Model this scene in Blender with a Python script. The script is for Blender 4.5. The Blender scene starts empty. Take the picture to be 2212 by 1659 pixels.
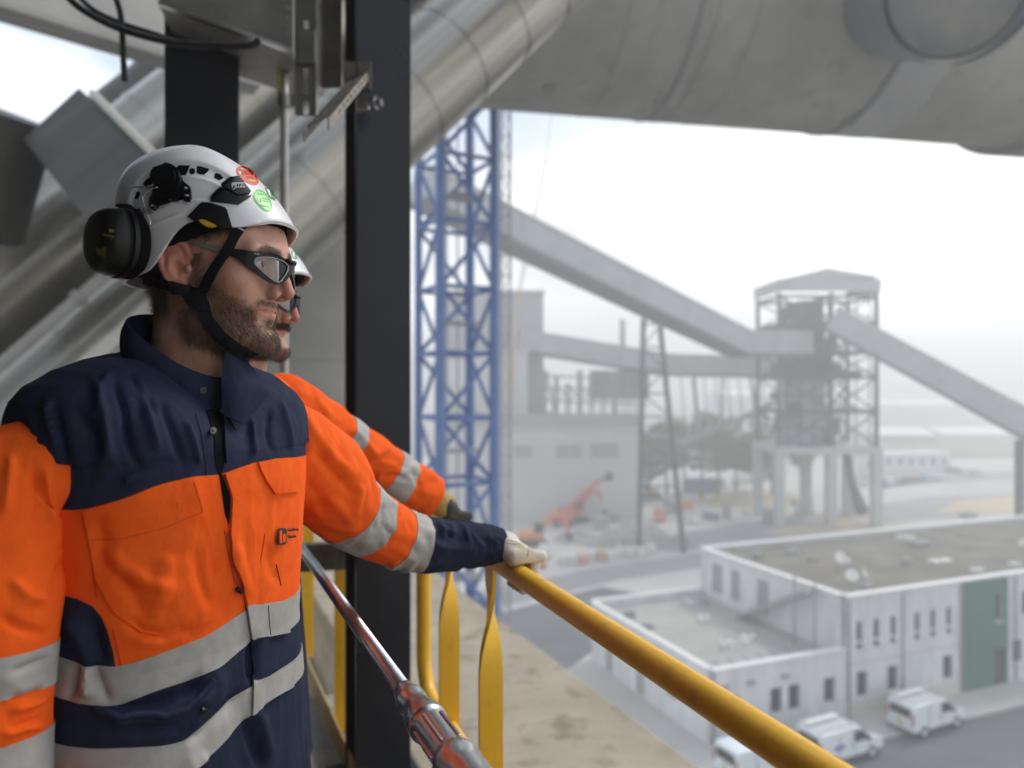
import bpy, bmesh, math, random
import numpy as np
from mathutils import Vector, Matrix, noise as mnoise
from mathutils.bvhtree import BVHTree
from mathutils.geometry import delaunay_2d_cdt
rng = random.Random(7)
nrng = np.random.default_rng(11)
SC = bpy.context.scene
COL = SC.collection
R = math.radians
CZ = 20.0                      # camera height above the yard
FPX = 1600.0                   # focal length in units of a 2212 px wide picture

# ---------------------------------------------------------------- camera
cam_d = bpy.data.cameras.new('camera')
cam = bpy.data.objects.new('camera', cam_d); COL.objects.link(cam)
cam.location = (0, 0, CZ); cam.rotation_euler = (R(90), 0, 0)
cam_d.sensor_width = 36; cam_d.lens = 36 * FPX / 2212
cam_d.clip_start = 0.02; cam_d.clip_end = 6000
cam_d.dof.use_dof = True; cam_d.dof.focus_distance = 1.10; cam_d.dof.aperture_fstop = 2.6
SC.camera = cam
# ---------------------------------------------------------------- sky, sun, exposure
SUN_AZ, SUN_EL = 48.0, 47.0    # degrees right of the view direction, above the horizon
world = bpy.data.worlds.new('World'); SC.world = world; world.use_nodes = True
wn, wl = world.node_tree.nodes, world.node_tree.links
bg = wn['Background']; bg.inputs['Strength'].default_value = 0.125
sky = wn.new('ShaderNodeTexSky'); sky.sky_type = 'NISHITA'; sky.sun_disc = False
sky.sun_elevation = R(SUN_EL); sky.sun_rotation = R(SUN_AZ); sky.air_density = 1.0; sky.dust_density = 2.0
tc = wn.new('ShaderNodeTexCoord')
mp = wn.new('ShaderNodeMapping'); mp.inputs['Scale'].default_value = (1.0, 1.0, 2.6); mp.inputs['Location'].default_value = (5.3, 2.2, 0.1)
wl.new(tc.outputs['Generated'], mp.inputs['Vector'])
nz = wn.new('ShaderNodeTexNoise'); nz.inputs['Scale'].default_value = 1.7; nz.inputs['Detail'].default_value = 5; nz.inputs['Roughness'].default_value = 0.5
wl.new(mp.outputs['Vector'], nz.inputs['Vector'])
rp = wn.new('ShaderNodeValToRGB')
rp.color_ramp.elements[0].position = 0.36; rp.color_ramp.elements[0].color = (0, 0, 0, 1)
rp.color_ramp.elements[1].position = 0.52; rp.color_ramp.elements[1].color = (1, 1, 1, 1)
sx_ = wn.new('ShaderNodeSeparateXYZ'); wl.new(tc.outputs['Generated'], sx_.inputs['Vector'])
cm = wn.new('ShaderNodeMath'); cm.operation = 'MULTIPLY_ADD'; cm.inputs[1].default_value = -0.55; cm.inputs[2].default_value = 0.115   # cloud bank low, gaps higher up
wl.new(sx_.outputs['Z'], cm.inputs[0])
ca_ = wn.new('ShaderNodeMath'); ca_.operation = 'ADD'; wl.new(nz.outputs['Fac'], ca_.inputs[0]); wl.new(cm.outputs[0], ca_.inputs[1]); wl.new(ca_.outputs[0], rp.inputs['Fac'])
nz2 = wn.new('ShaderNodeTexNoise'); nz2.inputs['Scale'].default_value = 1.6; nz2.inputs['Detail'].default_value = 4
wl.new(mp.outputs['Vector'], nz2.inputs['Vector'])
rp2 = wn.new('ShaderNodeValToRGB')
rp2.color_ramp.elements[0].position = 0.36; rp2.color_ramp.elements[0].color = (4.6, 4.65, 4.7, 1)
rp2.color_ramp.elements[1].position = 0.66; rp2.color_ramp.elements[1].color = (15.5, 15.4, 15.0, 1)
wl.new(nz2.outputs['Fac'], rp2.inputs['Fac'])
mx = wn.new('ShaderNodeMix'); mx.data_type = 'RGBA'
skm = wn.new('ShaderNodeMix'); skm.data_type = 'RGBA'; skm.inputs['Factor'].default_value = 0.8
wl.new(sky.outputs['Color'], skm.inputs['A']); skm.inputs['B'].default_value = (4.3, 5.1, 6.2, 1)
wl.new(rp.outputs['Color'], mx.inputs['Factor']); wl.new(skm.outputs['Result'], mx.inputs['A']); wl.new(rp2.outputs['Color'], mx.inputs['B'])
wl.new(mx.outputs['Result'], bg.inputs['Color'])
sun_d = bpy.data.lights.new('sun', 'SUN'); sun_d.energy = 1.5; sun_d.angle = R(14); sun_d.color = (1.0, 0.94, 0.86)
sun = bpy.data.objects.new('sun', sun_d); COL.objects.link(sun)
_sd = Vector((math.sin(R(SUN_AZ)) * math.cos(R(SUN_EL)), math.cos(R(SUN_AZ)) * math.cos(R(SUN_EL)), math.sin(R(SUN_EL))))
sun.rotation_euler = (-_sd).to_track_quat('-Z', 'Y').to_euler()
SC.view_settings.view_transform = 'Standard'; SC.view_settings.look = 'None'
SC.view_settings.gamma = 1; SC.view_settings.exposure = 0.58
SC.view_settings.use_curve_mapping = False
SC.render.engine = 'CYCLES'
SC.cycles.use_denoising = True
SC.cycles.max_bounces = 7; SC.cycles.diffuse_bounces = 4; SC.cycles.glossy_bounces = 3
SC.cycles.transparent_max_bounces = 8; SC.cycles.transmission_bounces = 4; SC.cycles.volume_bounces = 1
SC.cycles.sample_clamp_indirect = 6.0
SC.cycles.caustics_reflective = False; SC.cycles.caustics_refractive = False

# ---------------------------------------------------------------- helpers
def W(px, py, d):
    """world point seen at (px, py) of the 2212x1659 frame, d metres ahead"""
    return Vector(((px - 1106) / FPX * d, d, CZ + (829.5 - py) / FPX * d))
def G(px, py, z=0.0):
    d = (CZ - z) * FPX / (py - 829.5)
    p = W(px, py, d); p.z = z
    return p
def lerp(a, b, t): return a + (b - a) * t

MATS = {}
def mat(name, col, rough=0.6, metal=0.0, col2=None, scale=4.0, detail=5.0, lo=0.35, hi=0.65, bump=0.0, bscale=60.0,
        spec=0.5, stretch=None, sss=0.0, alpha=None, trans=0.0, emit=None, col3=None, scale3=20.0, amt3=0.5, coat=0.0, sheen=0.0, rvar=0.0, bdist=0.004):
    if name in MATS: return MATS[name]
    m = bpy.data.materials.new(name); m.use_nodes = True; MATS[name] = m
    n, l = m.node_tree.nodes, m.node_tree.links
    b = n['Principled BSDF']
    b.inputs['Base Color'].default_value = (*col, 1); b.inputs['Roughness'].default_value = rough
    b.inputs['Metallic'].default_value = metal; b.inputs['Specular IOR Level'].default_value = spec
    if coat: b.inputs['Coat Weight'].default_value = coat
    if sheen: b.inputs['Sheen Weight'].default_value = sheen
    if sss:
        b.inputs['Subsurface Weight'].default_value = sss; b.inputs['Subsurface Radius'].default_value = (1.0, 0.35, 0.2)
        b.inputs['Subsurface Scale'].default_value = 0.006
    if trans: b.inputs['Transmission Weight'].default_value = trans
    if alpha is not None: b.inputs['Alpha'].default_value = alpha
    if emit:
        b.inputs['Emission Color'].default_value = (*emit[0], 1); b.inputs['Emission Strength'].default_value = emit[1]
    t = n.new('ShaderNodeTexCoord'); mpn = n.new('ShaderNodeMapping')
    if stretch: mpn.inputs['Scale'].default_value = stretch
    l.new(t.outputs['Object'], mpn.inputs['Vector'])
    m['vec'] = 1
    colout = None
    if col2:
        z = n.new('ShaderNodeTexNoise'); z.inputs['Scale'].default_value = scale; z.inputs['Detail'].default_value = detail; z.inputs['Roughness'].default_value = 0.6
        l.new(mpn.outputs['Vector'], z.inputs['Vector'])
        r = n.new('ShaderNodeValToRGB'); e = r.color_ramp.elements
        e[0].position = lo; e[0].color = (*col, 1); e[1].position = hi; e[1].color = (*col2, 1)
        l.new(z.outputs['Fac'], r.inputs['Fac']); colout = r.outputs['Color']
        if rvar:
            ma = n.new('ShaderNodeMath'); ma.operation = 'MULTIPLY_ADD'
            ma.inputs[1].default_value = rvar; ma.inputs[2].default_value = rough - rvar * 0.5
            l.new(z.outputs['Fac'], ma.inputs[0]); l.new(ma.outputs[0], b.inputs['Roughness'])
    if col3:
        z3 = n.new('ShaderNodeTexNoise'); z3.inputs['Scale'].default_value = scale3; z3.inputs['Detail'].default_value = 4
        l.new(mpn.outputs['Vector'], z3.inputs['Vector'])
        r3 = n.new('ShaderNodeValToRGB'); r3.color_ramp.elements[0].position = 0.55; r3.color_ramp.elements[1].position = 0.72
        l.new(z3.outputs['Fac'], r3.inputs['Fac'])
        ml = n.new('ShaderNodeMath'); ml.operation = 'MULTIPLY'; ml.inputs[1].default_value = amt3
        l.new(r3.outputs['Color'], ml.inputs[0])
        x = n.new('ShaderNodeMix'); x.data_type = 'RGBA'
        l.new(ml.outputs[0], x.inputs['Factor'])
        if colout: l.new(colout, x.inputs['A'])
        else: x.inputs['A'].default_value = (*col, 1)
        x.inputs['B'].default_value = (*col3, 1); colout = x.outputs['Result']
    if colout: l.new(colout, b.inputs['Base Color'])
    if bump:
        zb = n.new('ShaderNodeTexNoise'); zb.inputs['Scale'].default_value = bscale; zb.inputs['Detail'].default_value = 4
        l.new(mpn.outputs['Vector'], zb.inputs['Vector'])
        bp = n.new('ShaderNodeBump'); bp.inputs['Strength'].default_value = bump; bp.inputs['Distance'].default_value = bdist
        l.new(zb.outputs['Fac'], bp.inputs['Height']); l.new(bp.outputs['Normal'], b.inputs['Normal'])
    return m

class MB:
    """collects shapes in world coordinates and links them as one mesh object"""
    def __init__(s): s.v = []; s.f = []
    def add(s, v, f):
        o = len(s.v); s.v += [tuple(p) for p in v]; s.f += [tuple(i + o for i in q) for q in f]; return s
    def box(s, c, size, M=None, taper=None):
        x, y, z = size[0] / 2, size[1] / 2, size[2] / 2
        v = [Vector((a * x, b * y, d * z)) for d in (-1, 1) for a, b in ((-1, -1), (1, -1), (1, 1), (-1, 1))]
        if M is not None: v = [M @ p for p in v]
        c = Vector(c)
        return s.add([p + c for p in v], [(3, 2, 1, 0), (4, 5, 6, 7), (0, 1, 5, 4), (1, 2, 6, 5), (2, 3, 7, 6), (3, 0, 4, 7)])
    def beam(s, a, b, w, h, up=(0, 0, 1)):
        a, b = Vector(a), Vector(b); d = (b - a).normalized(); up = Vector(up)
        if abs(d.dot(up)) > 0.98: up = Vector((1, 0, 0))
        sx = d.cross(up).normalized(); sz = sx.cross(d).normalized()
        v = [p + sx * i * w / 2 + sz * j * h / 2 for p in (a, b) for i, j in ((-1, -1), (1, -1), (1, 1), (-1, 1))]
        return s.add(v, [(3, 2, 1, 0), (4, 5, 6, 7), (0, 1, 5, 4), (1, 2, 6, 5), (2, 3, 7, 6), (3, 0, 4, 7)])
    def tube(s, pts, rad, n=12, cap=True):
        pts = [Vector(p) for p in pts]; k = len(pts)
        if not hasattr(rad, '__len__'): rad = [rad] * k
        t0 = (pts[1] - pts[0]).normalized()
        up = Vector((0, 0, 1)) if abs(t0.z) < 0.9 else Vector((1, 0, 0))
        x = t0.cross(up).normalized(); v = []
        for i in range(k):
            t = (pts[min(i + 1, k - 1)] - pts[max(i - 1, 0)]).normalized()
            x = (x - t * x.dot(t)).normalized(); y = t.cross(x)
            for j in range(n):
                a = 2 * math.pi * j / n
                v.append(pts[i] + (x * math.cos(a) + y * math.sin(a)) * rad[i])
        f = [(i * n + j, i * n + (j + 1) % n, (i + 1) * n + (j + 1) % n, (i + 1) * n + j) for i in range(k - 1) for j in range(n)]
        if cap: f += [tuple(range(n))[::-1], tuple((k - 1) * n + j for j in range(n))]
        return s.add(v, f)
    def prism(s, poly, dvec):
        """polygon of world points extruded along dvec"""
        n = len(poly); d = Vector(dvec)
        v = [Vector(p) for p in poly] + [Vector(p) + d for p in poly]
        return s.add(v, [tuple(range(n))[::-1], tuple(range(n, 2 * n))] + [(i, (i + 1) % n, n + (i + 1) % n, n + i) for i in range(n)])
    def grid(s, pts, closed_u=False):
        """pts: array rows x cols x 3"""
        a = np.asarray(pts, float); r, c = a.shape[:2]
        cc = c if closed_u else c - 1
        f = [(i * c + j, i * c + (j + 1) % c, (i + 1) * c + (j + 1) % c, (i + 1) * c + j) for i in range(r - 1) for j in range(cc)]
        return s.add(a.reshape(-1, 3).tolist(), f)
    def build(s, name, m, parent=None, smooth=False, bevel=0.0, auto=None, label=None):
        me = bpy.data.meshes.new(name)
        off = Vector((0, 0, 0)); q = parent
        while q is not None: off += q.location; q = q.parent
        me.from_pydata([(x - off.x, y - off.y, z - off.z) for x, y, z in s.v], [], s.f)
        me.update()
        o = bpy.data.objects.new(name, me); COL.objects.link(o)
        ms = m if isinstance(m, (list, tuple)) else [m]
        for k in ms: me.materials.append(k)
        if parent is not None: o.parent = parent
        if smooth: me.shade_smooth()
        if auto is not None:
            me.shade_smooth()
            try: me.set_sharp_from_angle(angle=R(auto))
            except Exception: pass
        if bevel:
            b = o.modifiers.new('bevel', 'BEVEL'); b.width = bevel; b.segments = 2; b.limit_method = 'ANGLE'; b.angle_limit = R(40)
        if label: o['label'] = label
        return o

def tag(o, label=None, cat=None, group=None, kind=None):
    if label: o['label'] = label
    if cat: o['category'] = cat
    if group: o['group'] = group
    if kind: o['kind'] = kind
    return o
def empty(name, loc, label=None, cat=None, group=None, kind=None):
    o = bpy.data.objects.new(name, None); COL.objects.link(o); o.location = loc; o.empty_display_size = 0.2
    return tag(o, label, cat, group, kind)
def copy_tree(o, parent=None):
    c = o.copy(); COL.objects.link(c); c.parent = parent
    for ch in list(o.children):
        if ch is not c: copy_tree(ch, c)
    return c
def rotz(a): return Matrix.Rotation(a, 3, 'Z')

def wall_holes(mb, o, e, up, nrm, length, height, thick, holes):
    """a wall slab with real rectangular openings; holes: (x0, x1, y0, y1) along e / up"""
    o, e, up, nrm = Vector(o), Vector(e), Vector(up), Vector(nrm)
    xs = sorted({0, length, *[h[0] for h in holes], *[h[1] for h in holes]})
    ys = sorted({0, height, *[h[2] for h in holes], *[h[3] for h in holes]})
    solid = {}
    for i in range(len(xs) - 1):
        for j in range(len(ys) - 1):
            cx, cy = (xs[i] + xs[i + 1]) / 2, (ys[j] + ys[j + 1]) / 2
            solid[i, j] = not any(h[0] < cx < h[1] and h[2] < cy < h[3] for h in holes)
    def q(*p):
        mb.add([o + e * a + up * b + nrm * c for a, b, c in p], [(0, 1, 2, 3)])
    for (i, j), s in solid.items():
        if not s: continue
        a0, a1, b0, b1 = xs[i], xs[i + 1], ys[j], ys[j + 1]
        q((a0, b0, 0), (a1, b0, 0), (a1, b1, 0), (a0, b1, 0)); q((a0, b0, -thick), (a0, b1, -thick), (a1, b1, -thick), (a1, b0, -thick))
        if not solid.get((i - 1, j)): q((a0, b0, -thick), (a0, b0, 0), (a0, b1, 0), (a0, b1, -thick))
        if not solid.get((i + 1, j)): q((a1, b0, 0), (a1, b0, -thick), (a1, b1, -thick), (a1, b1, 0))
        if not solid.get((i, j - 1)): q((a0, b0, -thick), (a1, b0, -thick), (a1, b0, 0), (a0, b0, 0))
        if not solid.get((i, j + 1)): q((a0, b1, 0), (a1, b1, 0), (a1, b1, -thick), (a0, b1, -thick))
    return mb

U = Vector((-0.406, 0.914, 0)).normalized()     # along the walkway, away from the camera
N = Vector((U.y, -U.x, 0))                      # out over the yard
def WK(n, u, z):                                # walkway coordinates
    return N * n + U * u + Vector((0, 0, CZ + z))
FLOOR = -1.49
# ================================================================ near structure: walkway, columns, rails, pipes
M_conc = mat('floor_concrete', (0.20, 0.185, 0.165), 0.9, col2=(0.34, 0.32, 0.29), scale=3, bump=0.6, bscale=45, col3=(0.09, 0.085, 0.08), scale3=9)
M_ledge = mat('ledge_concrete', (0.31, 0.265, 0.20), 0.92, col2=(0.44, 0.385, 0.30), scale=1.6, detail=8, bump=0.5, bscale=30, col3=(0.20, 0.16, 0.11), scale3=6.5, amt3=0.75)
M_blocker = mat('shade_blocker_dark', (0.045, 0.045, 0.043), 0.8, col2=(0.07, 0.068, 0.064), scale=2)
M_navysteel = mat('dark_painted_steel', (0.010, 0.012, 0.018), 0.30, col2=(0.018, 0.021, 0.027), scale=2.5, bump=0.1, bscale=9, rvar=0.15, spec=0.22)
M_yellow = mat('yellow_paint', (0.82, 0.43, 0.010), 0.40, col2=(0.88, 0.50, 0.016), scale=5, bump=0.28, bscale=70, coat=0.08, col3=(0.52, 0.29, 0.04), scale3=26, amt3=0.5, stretch=(1, 1, 0.5), bdist=0.002)
M_galv = mat('galvanised_steel', (0.42, 0.42, 0.42), 0.30, metal=0.95, col2=(0.58, 0.58, 0.58), scale=14, bump=0.1, bscale=60, rvar=0.15)
M_galv_dull = mat('dull_galvanised_steel', (0.20, 0.20, 0.185), 0.55, metal=0.5, col2=(0.30, 0.295, 0.27), scale=6, bump=0.1, bscale=40)
M_rust = mat('weathered_bracket_steel', (0.20, 0.18, 0.155), 0.6, metal=0.3, col2=(0.11, 0.085, 0.065), scale=14)
M_black = mat('black_rubber', (0.012, 0.012, 0.013), 0.5)
def streak_mat(name, c0, c1, rough, metal, axis, scale, bump, bdist):
    m = mat(name, c0, rough, metal=metal, spec=.4); n, l = m.node_tree.nodes, m.node_tree.links; b = n['Principled BSDF']
    t = n.new('ShaderNodeTexCoord'); m1 = n.new('ShaderNodeMapping'); m1.inputs['Rotation'].default_value = axis.rotation_difference(Vector((0, 0, 1))).to_euler()
    m2 = n.new('ShaderNodeMapping'); m2.inputs['Scale'].default_value = (1, 1, .035); l.new(t.outputs['Object'], m1.inputs['Vector']); l.new(m1.outputs['Vector'], m2.inputs['Vector'])
    z = n.new('ShaderNodeTexNoise'); z.inputs['Scale'].default_value = scale; z.inputs['Detail'].default_value = 6; l.new(m2.outputs['Vector'], z.inputs['Vector'])
    r = n.new('ShaderNodeValToRGB'); e = r.color_ramp.elements; e[0].position = .36; e[0].color = (*c0, 1); e[1].position = .66; e[1].color = (*c1, 1); l.new(z.outputs['Fac'], r.inputs['Fac']); l.new(r.outputs['Color'], b.inputs['Base Color'])
    bp = n.new('ShaderNodeBump'); bp.inputs['Strength'].default_value = bump; bp.inputs['Distance'].default_value = bdist; l.new(z.outputs['Fac'], bp.inputs['Height']); l.new(bp.outputs['Normal'], b.inputs['Normal'])
    return m
DV = Vector((2.04, 1.0, 2.37)).normalized()
M_clad = streak_mat('aluminium_cladding', (0.105, 0.096, 0.080), (0.43, 0.405, 0.350), 0.27, 0.8, DV, 2.4, 0.45, 0.10)
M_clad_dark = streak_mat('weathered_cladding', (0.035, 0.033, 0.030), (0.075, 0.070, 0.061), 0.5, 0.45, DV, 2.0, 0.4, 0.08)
M_kiln = mat('beige_kiln_shell', (0.185, 0.176, 0.160), 0.75, col2=(0.25, 0.238, 0.216), scale=0.5, detail=7, col3=(0.09, 0.088, 0.085), scale3=2.6, amt3=0.38, bump=0.2, bscale=3, bdist=0.03, stretch=(1, 1, .35))
M_duct = mat('pale_grey_duct', (0.20, 0.196, 0.184), 0.7, col2=(0.26, 0.252, 0.236), scale=0.8)

fl = MB(); fl.box((0, 0, 0), (2.1, 6.6, 0.16), rotz(math.atan2(U.y, U.x) - math.pi / 2))
fl.v = [tuple(Vector(p) + WK(-0.33, 0.3, FLOOR - 0.08)) for p in fl.v]
tag(fl.build('walkway_floor', M_conc), kind='structure')
# concrete roof ledge outside the railing
lg = MB(); ang = math.atan2(U.y, U.x) - math.pi / 2
lg.box((0, 0, 0), (1.02, 16, 0.5), rotz(ang)); lg.v = [tuple(Vector(p) + WK(1.355, 4.5, FLOOR - 0.27)) for p in lg.v]
tag(lg.build('concrete_ledge', M_ledge, bevel=0.015), kind='structure')
sl = MB(); sl.box((0, 0, 0), (0.14, 16, 2.4), rotz(ang)); sl.v = [tuple(Vector(p) + WK(0.78, 4.5, FLOOR - 1.7)) for p in sl.v]
tag(sl.build('slot_wall', M_conc), kind='structure')
# unseen deck above and walls behind and left, added to block sky light
dk = MB(); dk.box((0, 0, 0), (3.6, 6.4, 0.2), rotz(ang)); dk.v = [tuple(Vector(p) + WK(-1.2, -0.2, 2.15)) for p in dk.v]
tag(dk.build('unseen_shade_deck', M_blocker), kind='structure')
wlb = MB(); wlb.box((0, 0, 0), (3.6, 0.2, 3.7), rotz(ang)); wlb.v = [tuple(Vector(p) + WK(-1.2, -3.3, 0.36)) for p in wlb.v]
tag(wlb.build('unseen_shade_wall', M_blocker), kind='structure')

wl2 = MB(); wl2.box((0, 0, 0), (0.2, 8.7, 3.9), rotz(ang)); wl2.v = [tuple(Vector(p) + WK(-1.75, 1.0, 0.46)) for p in wl2.v]  # unseen left wall, added to keep sky light off the men
tag(wl2.build('unseen_shade_wall', M_blocker), kind='structure')

def hbeam(name, n, u, z0, z1, b, h, tf, tw, m, label, cat='column', m2=None):
    root = empty(name, WK(n, u, z0), label, cat)
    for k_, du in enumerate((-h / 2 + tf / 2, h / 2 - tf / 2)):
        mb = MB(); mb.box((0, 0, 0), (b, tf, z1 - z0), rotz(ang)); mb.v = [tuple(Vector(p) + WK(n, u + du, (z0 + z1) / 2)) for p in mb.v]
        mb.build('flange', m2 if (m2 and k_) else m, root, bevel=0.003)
    mb = MB(); mb.box((0, 0, 0), (tw, h - 2 * tf - 0.004, z1 - z0), rotz(ang)); mb.v = [tuple(Vector(p) + WK(n, u, (z0 + z1) / 2)) for p in mb.v]
    mb.build('web', m, root)
    pl = MB(); pl.box(WK(n, u, z0 + 0.012), (b * 1.6, h * 1.6, 0.024), rotz(ang)); pl.build('base_plate', m, root)
    return root
hbeam('steel_column', 0.66, 2.72, FLOOR + 0.002, 2.05, 0.2, 0.2, 0.015, 0.01, M_navysteel, 'dark steel column standing beside the yellow handrail, its rear flange tinted with the orange jacket reflection', m2=mat('jacket_reflection_tint', (0.050, 0.022, 0.018), 0.4, col2=(0.035, 0.022, 0.022), scale=1.5, spec=0.3))  # rear flange coloured red-brown to imitate the orange jackets reflected in it
hbeam('steel_column', 0.075, 3.52, FLOOR - 0.3, 4.5, 0.29, 0.3, 0.02, 0.012, M_navysteel, 'dark blue steel column rising behind the front worker’s white helmet')

# ---- yellow railing bays
def twist_bar(mb, p0, z0, z1, ztw0, ztw1, w=0.058, t=0.010):
    """flat bar, edge-on to the walkway at the top, twisted a quarter turn"""
    steps = 26; rows = []
    for i in range(steps + 1):
        z = lerp(z0, z1, i / steps)
        a = min(1, max(0, (ztw0 - z) / (ztw0 - ztw1))); a = a * a * (3 - 2 * a)
        th = a * R(90) + R(4)
        ax = U * math.cos(th) + N * math.sin(th); ay = Vector((-ax.y, ax.x, 0))
        c = Vector((p0.x, p0.y, CZ + z))
        rows.append([c + ax * sx * w / 2 + ay * sy * t / 2 for sx, sy in ((-1, -1), (1, -1), (1, 1), (-1, 1))])
    k = len(mb.v); mb.grid(rows, True); mb.add([rows[0][0], rows[0][1], rows[0][2], rows[0][3]], [(0, 1, 2, 3)])
    mb.add([rows[-1][j] for j in (3, 2, 1, 0)], [(0, 1, 2, 3)])
RN, RZ, RR = 0.62, -0.405, 0.0225
def arc(c, r, a0, a1, n=8):
    return [(c[0] + r * math.cos(lerp(a0, a1, i / n)), c[1] + r * math.sin(lerp(a0, a1, i / n))) for i in range(n + 1)]
def WKR(u, z): return WK(.578 + .0506 * u, u, z)
RE = 2.24
rail = empty('yellow_railing', WKR(0.9, FLOOR), 'yellow tubular handrail with twisted flat posts that the workers hold', 'railing')
zb = -0.955; rr = 0.11
path = [(-1.6, RZ), (-1.0, RZ), (-0.3, RZ), (0.3, RZ), (0.9, RZ), (1.5, RZ)] + arc((RE - rr * 0.5, RZ - rr * 0.5), rr * 0.5, R(90), R(0)) + [(RE, -0.55), (RE, -0.7)] + arc((RE - rr, zb + rr), rr, R(0), R(-90)) + [(1.4, zb), (0.6, zb), (-0.4, zb), (-1.6, zb)]
pts = [WKR(u, z) for u, z in path]
def densify(pts, step=0.05):
    out = [pts[0]]
    for a, b in zip(pts, pts[1:]):
        k = max(1, int((b - a).length / step))
        out += [a.lerp(b, i / k) for i in range(1, k + 1)]
    return out
mb = MB(); mb.tube(densify(pts), RR, 24); mb.build('handrail', M_yellow, rail, smooth=True)
for u in (1.955, 1.607, 0.30, -0.95):
    mb = MB(); twist_bar(mb, WKR(u, 0), RZ - RR * 0.8, FLOOR + 0.005, RZ - 0.05, RZ - 0.30)
    mb.build('post', M_yellow, rail, auto=50)
    mb = MB(); mb.box(WKR(u, FLOOR + 0.006), (0.12, 0.09, 0.012), rotz(ang)); mb.build('foot_plate', M_yellow, rail)
rail2 = empty('yellow_railing', WK(RN, 4.5, FLOOR), 'farther yellow railing bay seen left of the column, low behind the men', 'railing')
mb = MB(); mb.tube(densify([WK(RN, 2.98, zb), WK(RN, 2.98, RZ)], 0.2), RR, 16); mb.tube(densify([WK(RN, 2.98, RZ), WK(RN, 7.4, RZ)], 0.3), RR, 16); mb.build('handrail', M_yellow, rail2, smooth=True)
for u in (3.19, 4.13, 5.3, 6.5):
    mb = MB(); twist_bar(mb, WK(RN, u, 0), RZ - RR * 0.8, FLOOR + 0.005, RZ - 0.05, RZ - 0.30, 0.062); mb.build('post', M_yellow, rail2, auto=50)
mb = MB(); mb.beam(WK(RN - 0.05, 2.4, FLOOR + 0.06), WK(RN - 0.05, 8.0, FLOOR + 0.06), 0.008, 0.11); mb.build('toe_plate', mat('dusty_yellow_paint', (0.42, 0.27, 0.07), 0.7, col2=(0.5, 0.36, 0.16), scale=5), rail2)

# ---- galvanised water pipe with union fitting, running beside the walkway
pn, pz = 0.29, -0.44
pipe = empty('galvanised_pipe', WK(pn, 1.5, pz - 0.02), 'galvanised water pipe with threaded union running diagonally beside the walkway', 'pipe')
mb = MB(); mb.tube([WK(pn, 3.3, pz), WK(pn, 2.2, pz), WK(pn, 1.0, pz)], 0.0125, 24); mb.build('pipe_run', M_galv, pipe, smooth=True)
prof = [(1.035, .0128), (1.03, .0165), (1.012, .0172), (1.006, .0205), (0.992, .0215), (0.985, .0195), (0.970, .0195), (0.958, .0225), (0.945, .0245), (0.93, .0265), (0.918, .0265), (0.914, .0235), (0.905, .0225),
        (0.83, .0225), (0.822, .0235), (0.815, .0285), (0.800, .0290), (0.792, .0265), (0.78, .0275), (0.70, .0275), (0.69, .030), (0.67, .030), (0.66, .0245), (0.3, .0245), (-0.6, .0245)]
mb = MB(); mb.tube([WK(pn, u, pz) for u, _ in prof], [r for _, r in prof], 28); mb.build('union_fitting', M_galv, pipe, auto=35)
mb = MB()
for a in range(0, 360, 60): # cast ribs on the union
    d = N * math.cos(R(a)) + Vector((0, 0, 1)) * math.sin(R(a))
    mb.beam(WK(pn, 0.905, pz) + d * .0235, WK(pn, 0.832, pz) + d * .0235, 0.004, 0.004)
mb.build('fitting_rib', M_galv, pipe, bevel=0.001)
mb = MB(); mb.tube([WK(pn - 0.06, 0.74, pz), WK(pn, 0.74, pz)], 0.020, 20); mb.build('branch_stub', M_galv, pipe, auto=40)
mb = MB(); mb.tube(densify([WK(pn, 3.2, pz), WK(pn, 3.2, FLOOR)], 0.3), 0.012, 12); mb.build('pipe_leg', M_galv, pipe, smooth=True)
# cross beam low behind the sleeve
cb = MB(); cb.beam(W(640, 1205, 3.05), W(900, 1190, 3.1), 0.05, 0.11); tag(cb.build('cross_beam', M_rust), 'brown steel cross beam behind the lower arm of the front worker', 'beam')
# small kerb pipe on the floor
kp = MB(); kp.tube([WK(0.40, 1.8, FLOOR + 0.03), WK(0.40, 6, FLOOR + 0.03)], 0.03, 12); tag(kp.build('floor_pipe', M_conc, smooth=True), 'dusty pale pipe lying along the walkway floor', 'pipe')

# ---- top left: tray beam, cables, conduit, slotted brackets
tb = empty('tray_beam', W(500, 60, 2.9), 'grey galvanised beam end above the dark column at the top', 'beam')
mb = MB()
a, b = W(345, 15, 2.85), W(633, 118, 3.05)
d = (b - a); back = Vector((-0.1, 0.45, 0))
upv = Vector((0, 0, 0.5))
mb.add([a, b, b + upv, a + upv, a + back, b + back, b + upv + back, a + upv + back], [(0, 1, 2, 3), (7, 6, 5, 4), (4, 5, 1, 0), (1, 5, 6, 2), (0, 3, 7, 4), (3, 2, 6, 7)])
mb.build('beam_web', M_galv_dull, tb)
mb = MB(); mb.beam(a + Vector((0, -0.012, 0.008)), b + Vector((0, -0.012, 0.008)), 0.03, 0.014); mb.build('beam_flange', M_galv, tb)
for px, py in ((622, 15), (622, 70), (622, 38)):
    mb = MB(); mb.tube([W(px, py, 3.0), W(px, py, 2.98)], 0.011, 10); mb.build('bolt', M_galv, tb, auto=40)
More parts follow.
